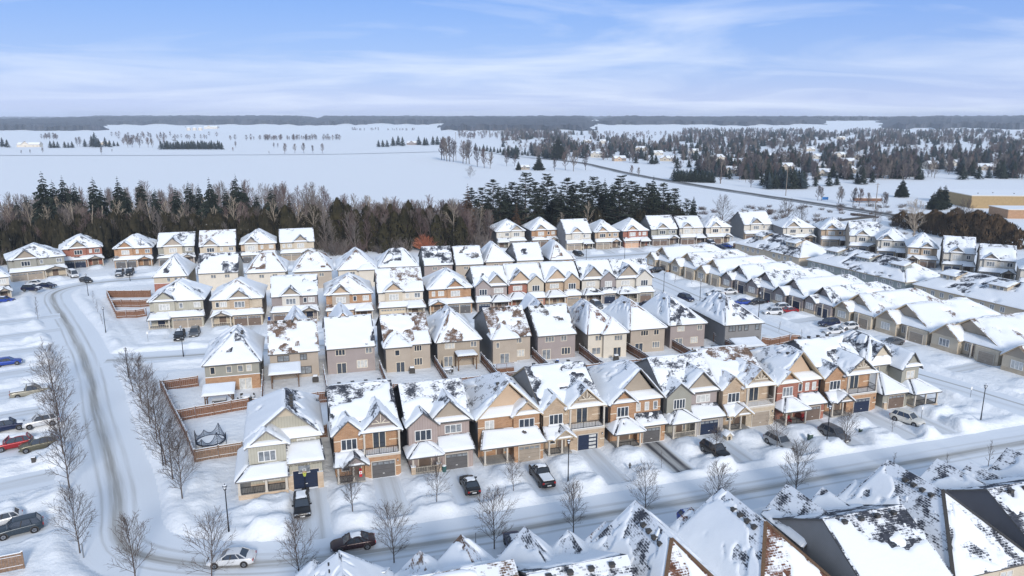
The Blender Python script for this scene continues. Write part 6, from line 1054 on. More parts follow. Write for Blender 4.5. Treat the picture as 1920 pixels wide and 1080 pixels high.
shelter('timber gazebo with thick snowy roof over a hot tub', at(413, 762, 1), 17, 4.2, 3.0, 2.3)
t = bmk('hot_tub', 'square covered hot tub under the timber gazebo', 'hot tub', at(412, 758, 1), 17); b = MB(); b.box(-1, 1, -.9, .9, 0, .8, 'siding_dark'); link('shell', b.mesh('shell'), t); b = MB(); b.box(-1.02, 1.02, -.92, .92, .803, .95, 'trim_dark', 'small_snow'); link('cover', b.mesh('cover'), t)
shelter('lean-to timber shelter with snow roof against the beige house', at(536, 722, 1), 16, 4.6, 3.4, 2.3)
shelter('small slatted pergola by the patio door of the pyramid-roofed house', at(874, 690, 1), 16, 3.6, 2.8, 2.3, slats=True)
shelter('flat-topped snowy pergola beside the dark grey corner house', at(1400, 668, 1), 14, 5, 3.2, 2.2)
b = MB(); t = bmk('trampoline', 'round trampoline with a sagging dark blue safety net', 'trampoline', at(396, 834, 1), 17)
for k in range(24): a0, a1 = k * .2618, (k + 1) * .2618; b.bar((1.9 * math.cos(a0), 1.9 * math.sin(a0), .8), (1.9 * math.cos(a1), 1.9 * math.sin(a1), .8), .14, .12, 'door_navy')
link('frame', b.mesh('frame'), t); b = MB(); b.tube((0, 0, .72), (0, 0, .84), 1.8, 1.75, 'small_snow', 24, True); link('mat', b.mesh('mat'), t)
for k in range(6):
    a = k * 1.047; hh = .9 + .8 * (k % 2); q = MB(); q.tube((1.95 * math.cos(a), 1.95 * math.sin(a), 0), (2.0 * math.cos(a), 2.0 * math.sin(a), .8 + hh), .045, .035, 'black_metal', 6); link('pole', q.mesh('pole'), t)
    nb_ = MB()
    for j in range(8):
        f0, f1 = j / 8, (j + 1) / 8; b0, b1 = a + 1.047 * f0, a + 1.047 * f1; h0 = lerp(hh, (.9 + .8 * ((k + 1) % 2)), f0) - 1.9 * f0 * (1 - f0) * 2; h1 = lerp(hh, (.9 + .8 * ((k + 1) % 2)), f1) - 1.9 * f1 * (1 - f1) * 2
        P0 = lambda an, zz: (1.93 * math.cos(an), 1.93 * math.sin(an), .85 + zz)
        for g in range(5): nb_.bar(P0(b0, max(.08, h0) * g / 4), P0(b1, max(.08, h1) * g / 4), .02, .03 if g < 4 else .08, 'door_navy')
        nb_.bar(P0(b0, 0), P0(b0, max(.1, h0)), .025, .025, 'door_navy'); nb_.bar(P0((b0 + b1) / 2, 0), P0((b0 + b1) / 2, max(.1, (h0 + h1) / 2)), .02, .02, 'door_navy')
    link('net', nb_.mesh('net'), t)
t = bmk('basketball_hoop', 'portable basketball hoop with yellow-green net before the dark garage', 'basketball hoop', W(-.0 + .3, 88.1), 17, .05); b = MB(); b.box(-.45, .45, -.1, .7, 0, .2, 'trim_dark'); link('base', b.mesh('base'), t); b = MB(); b.tube((0, .4, .2), (0, .3, 2.9), .06, .05, 'black_metal', 8); b.bar((0, .3, 2.7), (0, 0, 3.0), .08, .08, 'black_metal'); link('pole', b.mesh('pole'), t)
b = MB(); b.box(-.68, .68, -.05, 0, 2.6, 3.5, 'glass_half'); b.box(-.70, .70, -.06, .01, 2.55, 2.62, 'trim_white'); b.box(-.2, .2, -.062, -.05, 2.8, 3.1, 'trim_white'); b.box(-.16, .16, -.065, -.06, 2.84, 3.06, 'glass_half'); link('backboard', b.mesh('backboard'), t); mat('net_lime', (.55, .62, .12), .6); mat('rim_orange', (.5, .12, .03), .5)
b = MB()
for k in range(12): a0, a1 = k * .5236, (k + 1) * .5236; b.bar((.23 * math.cos(a0), -.3 + .23 * math.sin(a0), 2.75), (.23 * math.cos(a1), -.3 + .23 * math.sin(a1), 2.75), .03, .03, 'rim_orange')
link('rim', b.mesh('rim'), t); b = MB()
for k in range(10): a0 = k * .628; b.bar((.23 * math.cos(a0), -.3 + .23 * math.sin(a0), 2.74), (.11 * math.cos(a0 + .5), -.3 + .11 * math.sin(a0 + .5), 2.25), .03, .03, 'net_lime'); b.bar((.23 * math.cos(a0), -.3 + .23 * math.sin(a0), 2.74), (.11 * math.cos(a0 - .5), -.3 + .11 * math.sin(a0 - .5), 2.25), .03, .03, 'net_lime')
link('net', b.mesh('net'), t)
# flag on the porch post of the first brick house, number on the tan one
t = bmk('hanging_flag', 'small red and white flag hanging at the brick house porch', 'flag', W(7.0, 87.9), 17, .4); b = MB(); b.tube((0, 0, .6), (0, -.5, 2.2), .02, .02, 'grey_metal', 5); link('pole', b.mesh('pole'), t); b = MB(); mat('flag_red', (.5, .03, .04), .8)
for k, m in enumerate(('flag_red', 'trim_white', 'flag_red')): b.box(-.17, .17, -.52 + .01 * k, -.5, 1.0 + k * .38, 1.0 + (k + 1) * .38 - .002, m)
b.box(-.07, .07, -.54, -.525, 1.48, 1.66, 'flag_red'); link('cloth', b.mesh('cloth'), t)
cu = bpy.data.curves.new('house_number', 'FONT'); cu.body = '34'; cu.size = .42; cu.extrude = .01; tmp = bpy.data.objects.new('tmp', cu); C.objects.link(tmp); bpy.context.view_layer.update(); me = bpy.data.meshes.new_from_object(tmp); bpy.data.objects.remove(tmp); me.materials.clear(); me.materials.append(MATS['trim_dark'])
hh = HOUSES['tan brick house with balcony above a garage door half glass and half black']; s = link('house_number', me, hh, (-.70, -.32, 1.6)); s.rotation_euler = (R(90), 0, 0)
t = bmk('kennel', 'little wooden kennel with snowy gable roof by the dark garage', 'kennel', W(58.9, 86.6), 17); b = MB(); b.box(-.45, .45, -.5, .5, 0, .8, 'siding_sand'); gable_face(b, -.45, .45, -.5, .8, 1.2, 'siding_sand'); gable_face(b, -.45, .45, .4, .8, 1.2, 'siding_sand'); b.box(-.18, .18, -.52, -.5, .05, .6, 'trim_dark'); link('wall', b.mesh('wall'), t)
rf = Roofs('brown', 'fascia', seed=2, bare=3, step=.2, T=.2); rf.gable(-.45, .45, -.5, .5, .8, 1.25, 'y', .12, .1, th=.05); rf.build(t)
def table_set(label, xy, m='trim_dark'):
    t = bmk('patio_set', label, 'patio set', xy, 20); b = MB(); b.tube((0, 0, .7), (0, 0, .76), .75, .75, m, 12, True); b.tube((0, 0, .77), (0, 0, .98), .72, .6, 'small_snow', 12, True); b.tube((0, 0, 0), (0, 0, .7), .06, .06, m, 6); link('table', b.mesh('table'), t)
    for k in range(4):
        a = k * 1.57 + .5; b = MB(); x, y = 1.15 * math.cos(a), 1.15 * math.sin(a); b.box(-.24, .24, -.24, .24, .4, .45, m); b.box(-.22, .22, -.22, .22, .451, .6, 'small_snow'); b.box(-.24, .24, .2, .25, .45, .95, m)
        for sx in (-.2, .2):
            for sy in (-.2, .2): b.box(sx - .02, sx + .02, sy - .02, sy + .02, 0, .4, m)
        link('chair', b.mesh('chair'), t, (x, y, 0), a - 1.57)
table_set('snow-laden patio table and chairs behind the gazebo', at(462, 752, 1)); table_set('snowy patio set beside the closed dark parasol', at(838, 700, 1)); table_set('round patio set on the deck of the mauve house', at(1310, 665, 1), 'wood_dark')
t = bmk('parasol', 'closed dark parasol standing by the pergola', 'parasol', at(829, 700, 1), 0); b = MB(); b.tube((0, 0, 0), (0, 0, 2.5), .03, .03, 'grey_metal', 5); link('pole', b.mesh('pole'), t); b = MB(); b.tube((0, 0, .9), (0, 0, 2.4), .26, .04, 'black_metal', 8, True); link('canopy', b.mesh('canopy'), t)
def barbecue(label, xy):
    t = bmk('barbecue', label, 'barbecue', xy, 10); b = MB(); b.box(-.5, .5, -.28, .28, .1, .8, 'trim_dark'); b.box(-.38, .38, -.26, .26, .8, 1.1, 'trim_dark'); b.box(-.36, .36, -.24, .24, 1.101, 1.3, 'small_snow'); link('body', b.mesh('body'), t)
barbecue('black covered barbecue at the cream house patio door', at(1155, 678, 1)); barbecue('black barbecue by the bay of the tan house', at(773, 700, 1)); barbecue('snow-capped barbecue behind the lean-to shelter', at(592, 718, 1))
t = bmk('wooden_deck', 'raised wooden deck with railing behind the tan bay house', 'deck', at(944, 694, 1), 16); b = MB(); b.box(-1.6, 1.6, -1.3, 1.3, 0, .7, 'wood_fence', 'small_snow'); link('platform', b.mesh('platform'), t); railing(t, -1.6, 1.6, -1.25, .7, .9, 'wood_fence')
t = bmk('wooden_deck', 'low wooden deck behind the mauve pyramid-roofed house', 'deck', at(1303, 660, 1), 14); b = MB(); b.box(-2.2, 2.2, -1.3, 1.3, 0, .35, 'wood_fence', 'small_snow'); link('platform', b.mesh('platform'), t)
def bin_(label, xy, m): b = MB(); b.tube((0, 0, 0), (0, 0, .85), .26, .3, m, 10, True); b.tube((0, 0, .851), (0, 0, .95), .3, .2, 'small_snow', 10, True); tag(link('waste_bin', b.mesh('waste_bin'), None, (*xy, gz(*xy))), label, 'bin')
mat('bin_blue', (.02, .08, .35), .5); mat('bin_teal', (.03, .12, .12), .5); mat('chair_red', (.26, .02, .02), .6)
bin_('blue bin at the mauve house with the oval bare patch', at(1045, 682, 1), 'bin_blue'); bin_('teal bin beside the taupe house garage', at(833, 884), 'bin_teal'); bin_('blue bin beside the greige house with dark twin garages', at(505, 602), 'bin_blue')
for i, (u, l) in enumerate([(70.4, 'red porch chair left of the door'), (73.0, 'red porch chair beside the taupe garage')]):
    t = bmk('porch_chair', l, 'chair', W(u, 88.2), 17, .46); b = MB(); b.box(-.28, .28, -.25, .25, .3, .42, 'chair_red'); b.box(-.3, .3, .2, .3, .4, 1.0, 'chair_red'); b.box(-.34, -.28, -.25, .28, .0, .6, 'chair_red'); b.box(.28, .34, -.25, .28, 0, .6, 'chair_red'); link('seat', b.mesh('seat'), t)
def box_item(name, label, cat, px, sx, sy, sz, m): p = at(*px); b = MB(); b.box(-sx / 2, sx / 2, -sy / 2, sy / 2, 0, sz, m); b.box(-sx / 2 + .03, sx / 2 - .03, -sy / 2 + .03, sy / 2 - .03, sz + .001, sz + .1, 'small_snow'); b.box(-sx / 2 - .03, sx / 2 + .03, -sy / 2 - .03, sy / 2 + .03, sz * .8, sz * .86, m); tag(link(name, b.mesh(name), None, (*p, gz(*p) - .1), R(17)), label, cat)
mat('utility_green', (.07, .11, .09), .6)
box_item('utility_box', 'green utility box left of the red brick house lamp', 'utility box', (1518, 830), .6, .5, .9, 'utility_green'); box_item('utility_box', 'small dark utility box on the verge right of the grey suv', 'utility box', (1613, 812), .4, .35, .6, 'utility_green'); box_item('utility_box', 'dark box in the snow by a left-hand drive', 'utility box', (65, 873), .5, .4, .7, 'trim_dark')
b = MB(); b.tube((0, 0, 0), (0, 0, .7), .11, .1, 'trim_dark', 8, True); b.tube((-.2, 0, .45), (.2, 0, .45), .07, .07, 'trim_dark', 6, True); b.tube((0, 0, .7), (0, 0, .8), .1, .03, 'trim_dark', 8, True); p = at(1181, 876, .5); tag(link('fire_hydrant', b.mesh('fire_hydrant'), None, (*p, gz(*p))), 'dark hydrant in the snow right of the tan brick house drive', 'hydrant')

for x, y, l in [(278, 643, 'small sign on a post by the middle road junction'), (1727, 786, 'small sign on a post right of the corner porch'), (1819, 747, 'small sign on a post by the side road')]:
    t = bmk('sign_post', l, 'sign', at(x, y), 17); b = MB(); b.box(-.03, .03, -.03, .03, 0, 2.1, 'grey_metal'); link('post', b.mesh('post'), t); b = MB(); b.box(-.16, .16, -.05, -.03, 1.6, 2.1, 'trim_white'); link('plate', b.mesh('plate'), t)
# ------------------------------------------------------------ the wood behind the houses
rw = random.Random(11)
SP = [spruce(s, 20, 5.4, 'spruce', n=26) for s in (1, 2, 3)]; PI_ = [pine(s, 20, 5.8) for s in (1, 2, 3)]; CE = [cedar(s, 10, 2.6, 'cedar') for s in (1, 2, 3)]; RP_ = [spruce(7, 17, 3.2, 'rustpine', n=20)]; PT = [cedar(5, 15, 3.0, 'cedar', N=900)]
BW = [bare_tree(20 + i, 14, m, spread=sp, n1=16, n2=6, n3=4, r=.17, tip=.04, base=.25, up=.8, ang=(25, 50)) for i, (m, sp) in enumerate((('bark_wood', .33), ('bark_plum', .36), ('bark_wood', .3), ('bark_plum', .4)))]
PALE = [bare_tree(40 + i, 15, 'bark_pale', spread=.34, n1=11, n2=5, n3=2, r=.24, tip=.04, base=.3, up=.9) for i in range(2)]; SNAG = [bare_tree(50 + i, 15, 'bark_pale', spread=.13, n1=7, n2=1, n3=0, r=.26, tip=.06, base=.4) for i in range(2)]
def ptree(name, pair, lab, cat, px, yb, top, H0, grp, yaw=None, zs=1.0):
    p = at(px, yb); z_ = p[1] * _c + CAMH * _s; s = (yb - top) * z_ / FPX / H0; return put_tree(name, pair, lab, cat, p, s, rw.uniform(0, 6.28) if yaw is None else yaw, grp, 0.2, zs)
for i, (x, t) in enumerate([(95, 322), (112, 338), (130, 330), (150, 342), (188, 333), (200, 350), (232, 331), (272, 337), (300, 352), (338, 350), (362, 340), (380, 345), (402, 333), (430, 352), (450, 327), (462, 345), (515, 350), (546, 372), (40, 372), (18, 380), (630, 372), (245, 352), (60, 366), (485, 362)]):
    ptree('spruce_tree', SP[i % 3], 'tall dark spruce standing in the bare wood on the left', 'conifer', x, 457 - (i % 4) * 6, t, 20, 'dark spruces in the left wood')
for i, (x, t) in enumerate([(885, 352), (905, 350), (925, 335), (948, 345), (985, 322), (1003, 340), (1025, 325), (1040, 345), (1062, 332), (1090, 338), (1110, 330), (1132, 335), (1160, 328), (1182, 338), (1202, 350), (1222, 330), (1240, 342), (1262, 352), (1285, 372), (1298, 368), (1070, 350), (1150, 352), (970, 350), (915, 362), (938, 352), (960, 340), (1015, 346), (1050, 352), (1078, 345), (1100, 352), (1122, 345), (1145, 342), (1172, 352), (1192, 345), (1212, 342), (1232, 355), (1250, 362), (895, 372)]):
    ptree('pine_tree', PI_[i % 3] if i % 4 != 3 else SP[i % 3], 'ragged dark pine standing behind the right group of houses', 'conifer', x, 449 - (i % 4) * 7, t, 20, 'dark pines behind the houses')
for i, (x, yb, t) in enumerate([(637, 465, 375), (660, 470, 402), (680, 474, 415), (700, 468, 402), (722, 476, 420), (742, 472, 398), (760, 470, 395), (782, 466, 400), (820, 470, 405), (838, 462, 385), (712, 460, 390), (655, 455, 385), (768, 458, 380), (850, 465, 400), (548, 462, 398), (575, 460, 410), (735, 462, 385), (808, 458, 388), (540, 468, 388), (505, 456, 405), (478, 462, 402), (365, 470, 412), (625, 468, 405), (690, 462, 388), (795, 462, 395), (864, 470, 408), (670, 468, 395)]):
    ptree('cedar_tree', CE[i % 3], 'olive-brown cedar with a rounded top at the wood edge', 'conifer', x, yb, t, 10, 'cedars at the wood edge')
for x, yb, t, l in [(878, 455, 345, 'rust-brown conifer left of the pines'), (968, 455, 378, 'brownish conifer in front of the pines'), (1062, 450, 385, 'brown-tinged conifer low among the pines'), (548, 465, 372, 'grey-green broad pine by the sand and greige house')]: ptree('rusty_conifer', RP_[0], l, 'conifer', x, yb, t, 17, 'odd coloured conifers')
OB = cedar(61, 5, 2.5, 'bark_orange', N=10); b = MB(); rg = random.Random(3)
for i in range(150):
    az = rg.uniform(0, 6.28); el = math.acos(rg.uniform(.12, 1)); L1 = 5.6 * rg.uniform(.8, 1.0); d = Vector((math.cos(az) * math.sin(el), math.sin(az) * math.sin(el), math.cos(el) * 1.15)); q, _ = grow(b, Vector((0, 0, .3)), d, L1, .07, .025, 'bark_orange', 3, rg, .3, .1)
    for j in range(7): g = rg.uniform(.4, 1); a = along(q, g); b.tube(a, a + (d + Vector((rg.uniform(-.8, .8), rg.uniform(-.8, .8), rg.uniform(-.2, .8)))).normalized() * rg.uniform(.5, 1.3), .03, .018, 'bark_orange', 3)
OBr = b.mesh('branches'); put_tree('bare_tree', (OB[0], OBr), 'rounded orange-pink bare bush at the wood edge', 'bush', at(798, 472), .98, 0, None, .2)
for i, (x, yb, t) in enumerate([(133, 470, 395), (150, 470, 380), (175, 472, 378), (198, 466, 380), (172, 462, 385), (8, 468, 388), (292, 462, 370), (240, 465, 415), (488, 450, 395)]): ptree('dead_trunk', SNAG[i % 2], 'pale dead trunk showing among the dark wood', 'tree', x, yb, t, 15, 'pale dead trunks')
for i, (x, yb, t) in enumerate([(852, 468, 378), (1100, 450, 382), (140, 462, 380), (390, 455, 375), (560, 462, 385), (410, 462, 390), (118, 455, 372), (730, 460, 375), (1050, 455, 400), (30, 465, 385), (65, 462, 380), (95, 466, 388), (225, 462, 378), (260, 465, 385), (320, 462, 380), (345, 466, 390), (455, 462, 382), (520, 464, 378), (590, 466, 385), (615, 462, 392), (690, 458, 370), (900, 452, 385), (985, 450, 392), (440, 458, 372)]): ptree('pale_bare_tree', PALE[i % 2], 'pale-barked bare tree at the edge of the wood', 'tree', x, yb, t, 15, 'pale bare trees')
def wood_pos(front, back):
    x = rw.uniform(-20, 1300); f = rw.random(); return x, f
pos = []
while len(pos) < 80:
    u = rw.uniform(-125, 70); w = rw.uniform(254, 262 + 105 * sm(np.array((52 - u) / 60.)) + 25)
    if u < 12 and w < 268: continue
    X_, Y_ = W(u, w)
    if Y_ > 372 + 0.1 * -X_ or any((X_ - a) ** 2 + (Y_ - b_) ** 2 < 18 for a, b_ in pos): continue
    if u > 18 and w > 290 and rw.random() < .7: continue
    pos.append((X_, Y_))
for i, (x, y) in enumerate(pos): put_tree('bare_tree', BW[i % 4], 'grey-brown bare tree growing in the thick of the wood', 'tree', (x, y), rw.uniform(.8, 1.15), rw.uniform(0, 6.3), 'bare trees of the wood', .2)
def lowbare(seed, H, m, n=10, k=4): t, c = bare_tree(seed, H, m, spread=.38, n1=n, n2=k, n3=0, r=.16, tip=.05, base=.25, up=.8, ang=(25, 50)); return [t, c]
LB = []; [LB.extend(lowbare(70 + i, 13, m, 16, 6)) for i, m in enumerate(('bark_wood', 'bark_plum', 'bark_wood'))]
BR = []
for s in range(3):
    rg = random.Random(s); b = MB()
    for i in range(60):
        a = rg.uniform(0, 6.28); p = Vector((rg.uniform(-1.5, 1.5), rg.uniform(-1.5, 1.5), 0)); d = Vector((math.cos(a) * .45, math.sin(a) * .45, 1)).normalized(); e = p + d * rg.uniform(1.5, 4.2); b.tube(p, e, .05, .02, 'bark_plum' if s % 2 else 'bark_wood', 3)
        for j in range(3): b.tube(p.lerp(e, rg.uniform(.3, .9)), e + Vector((rg.uniform(-.9, .9), rg.uniform(-.9, .9), rg.uniform(-.6, .5))), .025, .015, 'bark_plum' if s % 2 else 'bark_wood', 3)
    BR.append(b.mesh('brush'))
pl = []
for k in range(760):
    u = rw.uniform(-160, 70); w = rw.uniform(252, 262 + 112 * float(sm(np.array((52 - u) / 60.))) + 25)
    if u < 12 and w < 284 and rw.random() < .75 or (u < 12 and w < 268): continue
    X_, Y_ = W(u, w)
    if Y_ > 380 - .12 * X_: continue
    i = rw.randrange(3); s = rw.uniform(.7, 1.1); a = rw.uniform(0, 6.3); pl += [(2 * i, X_, Y_, .1, s, a, 1), (2 * i + 1, X_, Y_, .1, s, a, 1)]
merged(LB, pl, 'thicket', 'grey-brown tangle of leafless trees filling the wood', 'wood')
pl = []
for k in range(900):
    u = rw.uniform(-150, 165); w = rw.uniform(252, 300)
    if u < 12 and w < 266 or (u > 72 and w < 258): continue
    X_, Y_ = W(u, w)
    if X_ > 78: continue
    pl.append((rw.randrange(3), X_, Y_, .1, rw.uniform(.7, 1.5), rw.uniform(0, 6.3), 1))
merged(BR, pl, 'underbrush', 'low leafless brush under the edge of the wood', 'brush')
leafmat('understory', (0.02, 0.02, 0.012), (0.06, 0.05, 0.03), .8, .6); US = [cedar(80 + i, 5, 2.2, 'understory', N=260, size=.5)[1] for i in range(2)]; pl = []
for k in range(330):
    u = rw.uniform(-150, 72); w = rw.uniform(258, 320)
    if u < 12 and w < 270: continue
    X_, Y_ = W(u, w); 
    if X_ < 72: pl.append((k % 2, X_, Y_, .0, rw.uniform(.7, 1.5), rw.uniform(0, 6.3), 1))
for k in range(230):
    u = rw.uniform(-118, 12); X_, Y_ = W(u, rw.uniform(268, 300)); pl.append((k % 2, X_, Y_, 0, rw.uniform(1.0, 2.1), rw.uniform(0, 6.3), 1.15))
for k in range(160):
    X_ = rw.uniform(-12, 66); Y_ = rw.uniform(282, 312); pl.append((k % 2, X_, Y_, .0, rw.uniform(.9, 2.0), rw.uniform(0, 6.3), 1))
merged(US, pl, 'evergreen_undergrowth', 'dark low evergreens filling the floor of the wood', 'undergrowth')
# cedar hedge and spreading trees on the right
HG = [cedar(90 + i, 9, 4.2, 'hedge', N=1100, p=.45, size=.42) for i in range(3)]
for i, (x, yb, t) in enumerate([(1690, 425, 398), (1705, 430, 402), (1722, 434, 400), (1740, 438, 402), (1757, 441, 400), (1776, 445, 400), (1795, 450, 403), (1815, 452, 400), (1834, 455, 402), (1852, 458, 408), (1870, 460, 412), (1888, 463, 420), (1905, 468, 432), (1750, 428, 395), (1790, 432, 392), (1830, 438, 396), (1862, 446, 404), (1680, 420, 402)]): ptree('hedge_cedar', HG[i % 3], 'brown-green cedar of the tall hedge behind the right-hand houses', 'hedge', x, yb, t, 9, 'cedars of the tall hedge')
VASE = [bare_tree(95 + i, 13, 'bark_pale' if i == 0 else 'bark', spread=.62, n1=16, n2=8, n3=5, r=.3, tip=.035, base=.12, up=.7, ang=(30, 55)) for i in range(2)]
for x, yb, t, l, k in [(1712, 448, 388, 'spreading pale bare tree left before the cedar hedge', 0), (1806, 446, 388, 'wide vase-shaped bare tree before the cedar hedge', 1), (1470, 445, 388, 'bare tree between the gap house and the pointed house', 1), (1354, 428, 378, 'bare tree in the meadow behind the cream house', 1), (1500, 432, 392, 'bare meadow tree behind the pointed hip-roofed house', 1), (1640, 430, 395, 'bare meadow tree by the dark pipe run', 1)]: ptree('bare_tree', VASE[k], l, 'tree', x, yb, t, 13, 'spreading bare trees')
pl = [(rw.randrange(3), *at(rw.uniform(1300, 1720), rw.uniform(388, 445)), .2, rw.uniform(.4, .9), rw.uniform(0, 6.3), .6) for k in range(170)]
merged(BR, pl, 'meadow_brush', 'scattered brown brush poking through the snowy meadow', 'brush')
b = MB(); p0, p1, p2 = at(1530, 421), at(1640, 409), at(1590, 404); b.bar((*p0, .8), (*p1, .8), .9, .9, 'trim_dark'); b.bar((*p1, .8), (*at(1595, 404), .8), .8, .8, 'trim_dark'); tag(link('pipe_run', b.mesh('pipe_run')), 'long dark pipe lying across the snowy meadow', 'pipe')
# ------------------------------------------------------------ far country: single trees, farms, village, forests
def low_con(seed, H, Rb, m):
    rg = random.Random(seed); b = MB(); b.tube((0, 0, -.5), (0, 0, H * .3), .25, .2, 'bark', 3)
    for i in range(13):
        f = i / 12; z = lerp(.08, .93, f) * H; L_ = Rb * (1 - f) ** .8 + .25; k = 8
        for j in range(k): az = 6.283 * j / k + i * .7 + rg.uniform(-.3, .3); l = L_ * rg.uniform(.6, 1.2); d = Vector((math.cos(az), math.sin(az), 0)); s = Vector((-d.y, d.x, 0)); p = Vector((0, 0, z)); b.face([p + Vector((0, 0, H * .07)), p + d * l + s * l * .35 - Vector((0, 0, H * .02)), p + d * l - s * l * .35 - Vector((0, 0, H * .05))], m)
    return b.mesh('conifer')
def low_dec(seed, H, m):
    t, c = bare_tree(seed, H, m, spread=.40, n1=20, n2=7, n3=0, r=.2, tip=.085, base=.2, up=.8, ang=(28, 52)); return merged_mesh([t, c])
def merged_mesh(ms):
    o = merged(ms, [(i, 0, 0, 0, 1, 0, 1) for i in range(len(ms))], 'crown', None, None); me = o.data; bpy.data.objects.remove(o); return me
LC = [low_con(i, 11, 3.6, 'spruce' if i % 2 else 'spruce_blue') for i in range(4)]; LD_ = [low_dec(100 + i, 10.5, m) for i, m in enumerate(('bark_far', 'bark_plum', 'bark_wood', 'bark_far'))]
def single(name, me, lab, cat, px, py, s, grp, zs=1.0): p = at(px, py); o = tag(link(name, me, None, (*p, gz(*p)), rw.uniform(0, 6.28)), lab, cat, grp); o.scale = (s, s, s * zs)
for i, (x, y, h) in enumerate([(5, 276, 12), (14, 277, 10), (95, 278, 9), (102, 278, 9), (109, 278, 8), (122, 278, 8), (129, 278, 7), (136, 278, 8), (160, 276, 10), (173, 276, 14), (179, 277, 18), (186, 277, 11), (198, 276, 12), (206, 277, 9), (214, 275, 7), (221, 275, 6), (710, 276, 9), (718, 276, 9), (726, 276, 9), (737, 274, 12), (747, 273, 13), (755, 274, 12), (785, 272, 12), (796, 273, 11), (800, 273, 10), (812, 272, 12), (820, 272, 12), (830, 271, 11)]): single('spruce_tree', LC[i % 4], 'dark spruce by the farmsteads beyond the snowy field', 'conifer', x, y, h / 11 * 1.35, 'spruces by the far farmsteads')
for i in range(34): single('spruce_tree', LC[i % 4], 'dark spruce in the long windbreak row on the snowy field', 'conifer', 303 + i * 3.4 + rw.uniform(-1, 1), 281 - (i % 3), .95 * rw.uniform(.8, 1.2) * 1.15, 'windbreak spruces')
for i, (x, y, h) in enumerate([(190, 290, 9), (80, 287, 7), (40, 289, 5), (57, 288, 5), (210, 286, 4), (437, 285, 6), (505, 290, 4), (514, 278, 8), (521, 278, 7), (534, 289, 13), (553, 288, 12), (570, 288, 13), (587, 288, 10), (605, 288, 12), (240, 277, 14), (248, 277, 15), (262, 278, 13), (278, 277, 15), (286, 277, 14), (150, 275, 15), (145, 275, 14), (442, 277, 9)]): single('bare_tree', LD_[i % 4], 'lone bare tree along the far snowy road', 'tree', x, y, h / 10.5, 'bare trees along the far road')
for i, (x, y, t) in enumerate([(828, 300, 262), (833, 301, 266), (838, 303, 262), (843, 303, 260), (850, 304, 268), (868, 307, 268), (874, 308, 270), (880, 308, 266), (895, 313, 278), (908, 316, 282), (919, 317, 288), (950, 312, 290), (965, 312, 292), (1060, 320, 288), (1075, 322, 285), (1098, 320, 292), (1040, 322, 300)]):
    pp = at(x, y); single('bare_tree', LD_[i % 4], 'bare tree of the grove standing in the open snow field', 'tree', x, y, (y - t) * (pp[1] + 10) / FPX / 10.5, 'grove in the snow field')
single('bare_tree', VASE[1][1], 'round low bare tree alone in the snow field', 'tree', 882, 336, .75, None, .8)
for i, (x, y, t, l) in enumerate([(1690, 371, 335, 'snow-dusted spruce alone on the school field'), (1758, 393, 350, 'tallest of the spruces left of the school'), (1768, 392, 348, 'spruce beside the tallest one left of the school'), (1748, 394, 360, 'shorter spruce left of the school'), (1010, 320, 290, 'dark spruce right of the field shed'), (972, 320, 303, 'small dark spruce left of the field shed'), (1046, 300, 255, 'tall dark spruce beside the highway')]):
    pp = at(x, y); q = put_tree('spruce_tree', SP[i % 3], l, 'conifer', pp, (y - t) * (pp[1] + 10) / FPX / 20, i, None); q.scale = (q.scale[0] * 1.5, q.scale[0] * 1.5, q.scale[0])
for i, (x, y, h) in enumerate([(1533, 377, 8), (1540, 377, 7), (1572, 382, 9), (1578, 380, 7), (1599, 386, 9), (1610, 388, 9), (1628, 388, 7), (1657, 391, 8), (1660, 390, 7), (1375, 330, 9), (1530, 350, 9), (1408, 352, 10), (1350, 345, 8), (1183, 330, 8), (1197, 332, 7)]): single('bare_tree', LD_[i % 4], 'young bare tree in the row along the highway', 'tree', x, y, h / 10.5, 'trees along the highway')
VH = [(1118, 296, 'low cream village house left of the orange one', 'siding_cream', 14), (1163, 303, 'orange-walled village house by the highway bend', 'siding_peach', 13), (1104, 268, 'white village house high on the slope', 'siding_cream', 14), (1130, 270, 'small village house next to the white one on the slope', 'siding_pale', 11), (1250, 303, 'snow-roofed village house behind the roadside spruces', 'siding_sand', 15), (1235, 292, 'second snow-roofed house behind the roadside spruces', 'siding_pale', 12), (1351, 304, 'cream village house with a gable to the road', 'siding_cream', 13), (1385, 309, 'small dark-walled village house left of the power pole', 'siding_tan', 11), (1370, 326, 'village house just left of the near power pole', 'siding_sand', 13),
      (1474, 323, 'wide snow-roofed house behind the power pole', 'siding_tan', 15), (1540, 319, 'village house with a long white roof', 'siding_pale', 15), (1545, 331, 'nearest of the stacked snow-roofed village houses', 'siding_sand', 14), (1588, 312, 'village house with a pale yellow gable', 'siding_sand', 12), (1632, 325, 'village house near the right-hand hedge', 'siding_pale', 14), (1598, 326, 'village house between the hedge and the stacked roofs', 'siding_tan', 12), (1575, 298, 'long-roofed house in the upper village', 'siding_cream', 17), (1530, 298, 'wide-roofed house in the upper village', 'siding_pale', 15), (1520, 284, 'house with a white roof near the top of the village', 'siding_cream', 14), (1580, 262, 'large white building in the trees near the fields', 'siding_cream', 20), (1790, 312, 'long-roofed house right of the village', 'siding_pale', 18), (1850, 320, 'house under snow near the right edge', 'siding_tan', 14), (1752, 318, 'small house beside the round evergreens', 'siding_cream', 12), (1450, 298, 'house half hidden among conifers in the village', 'siding_pale', 13), (1300, 288, 'house deep in the village trees on the left', 'siding_pale', 13), (1200, 285, 'house behind the orange one', 'siding_sand', 13), (1480, 345, 'low house roof among spruces near the highway', 'siding_sand', 13), (1620, 300, 'upper village house with a plain white roof', 'siding_sand', 12)]
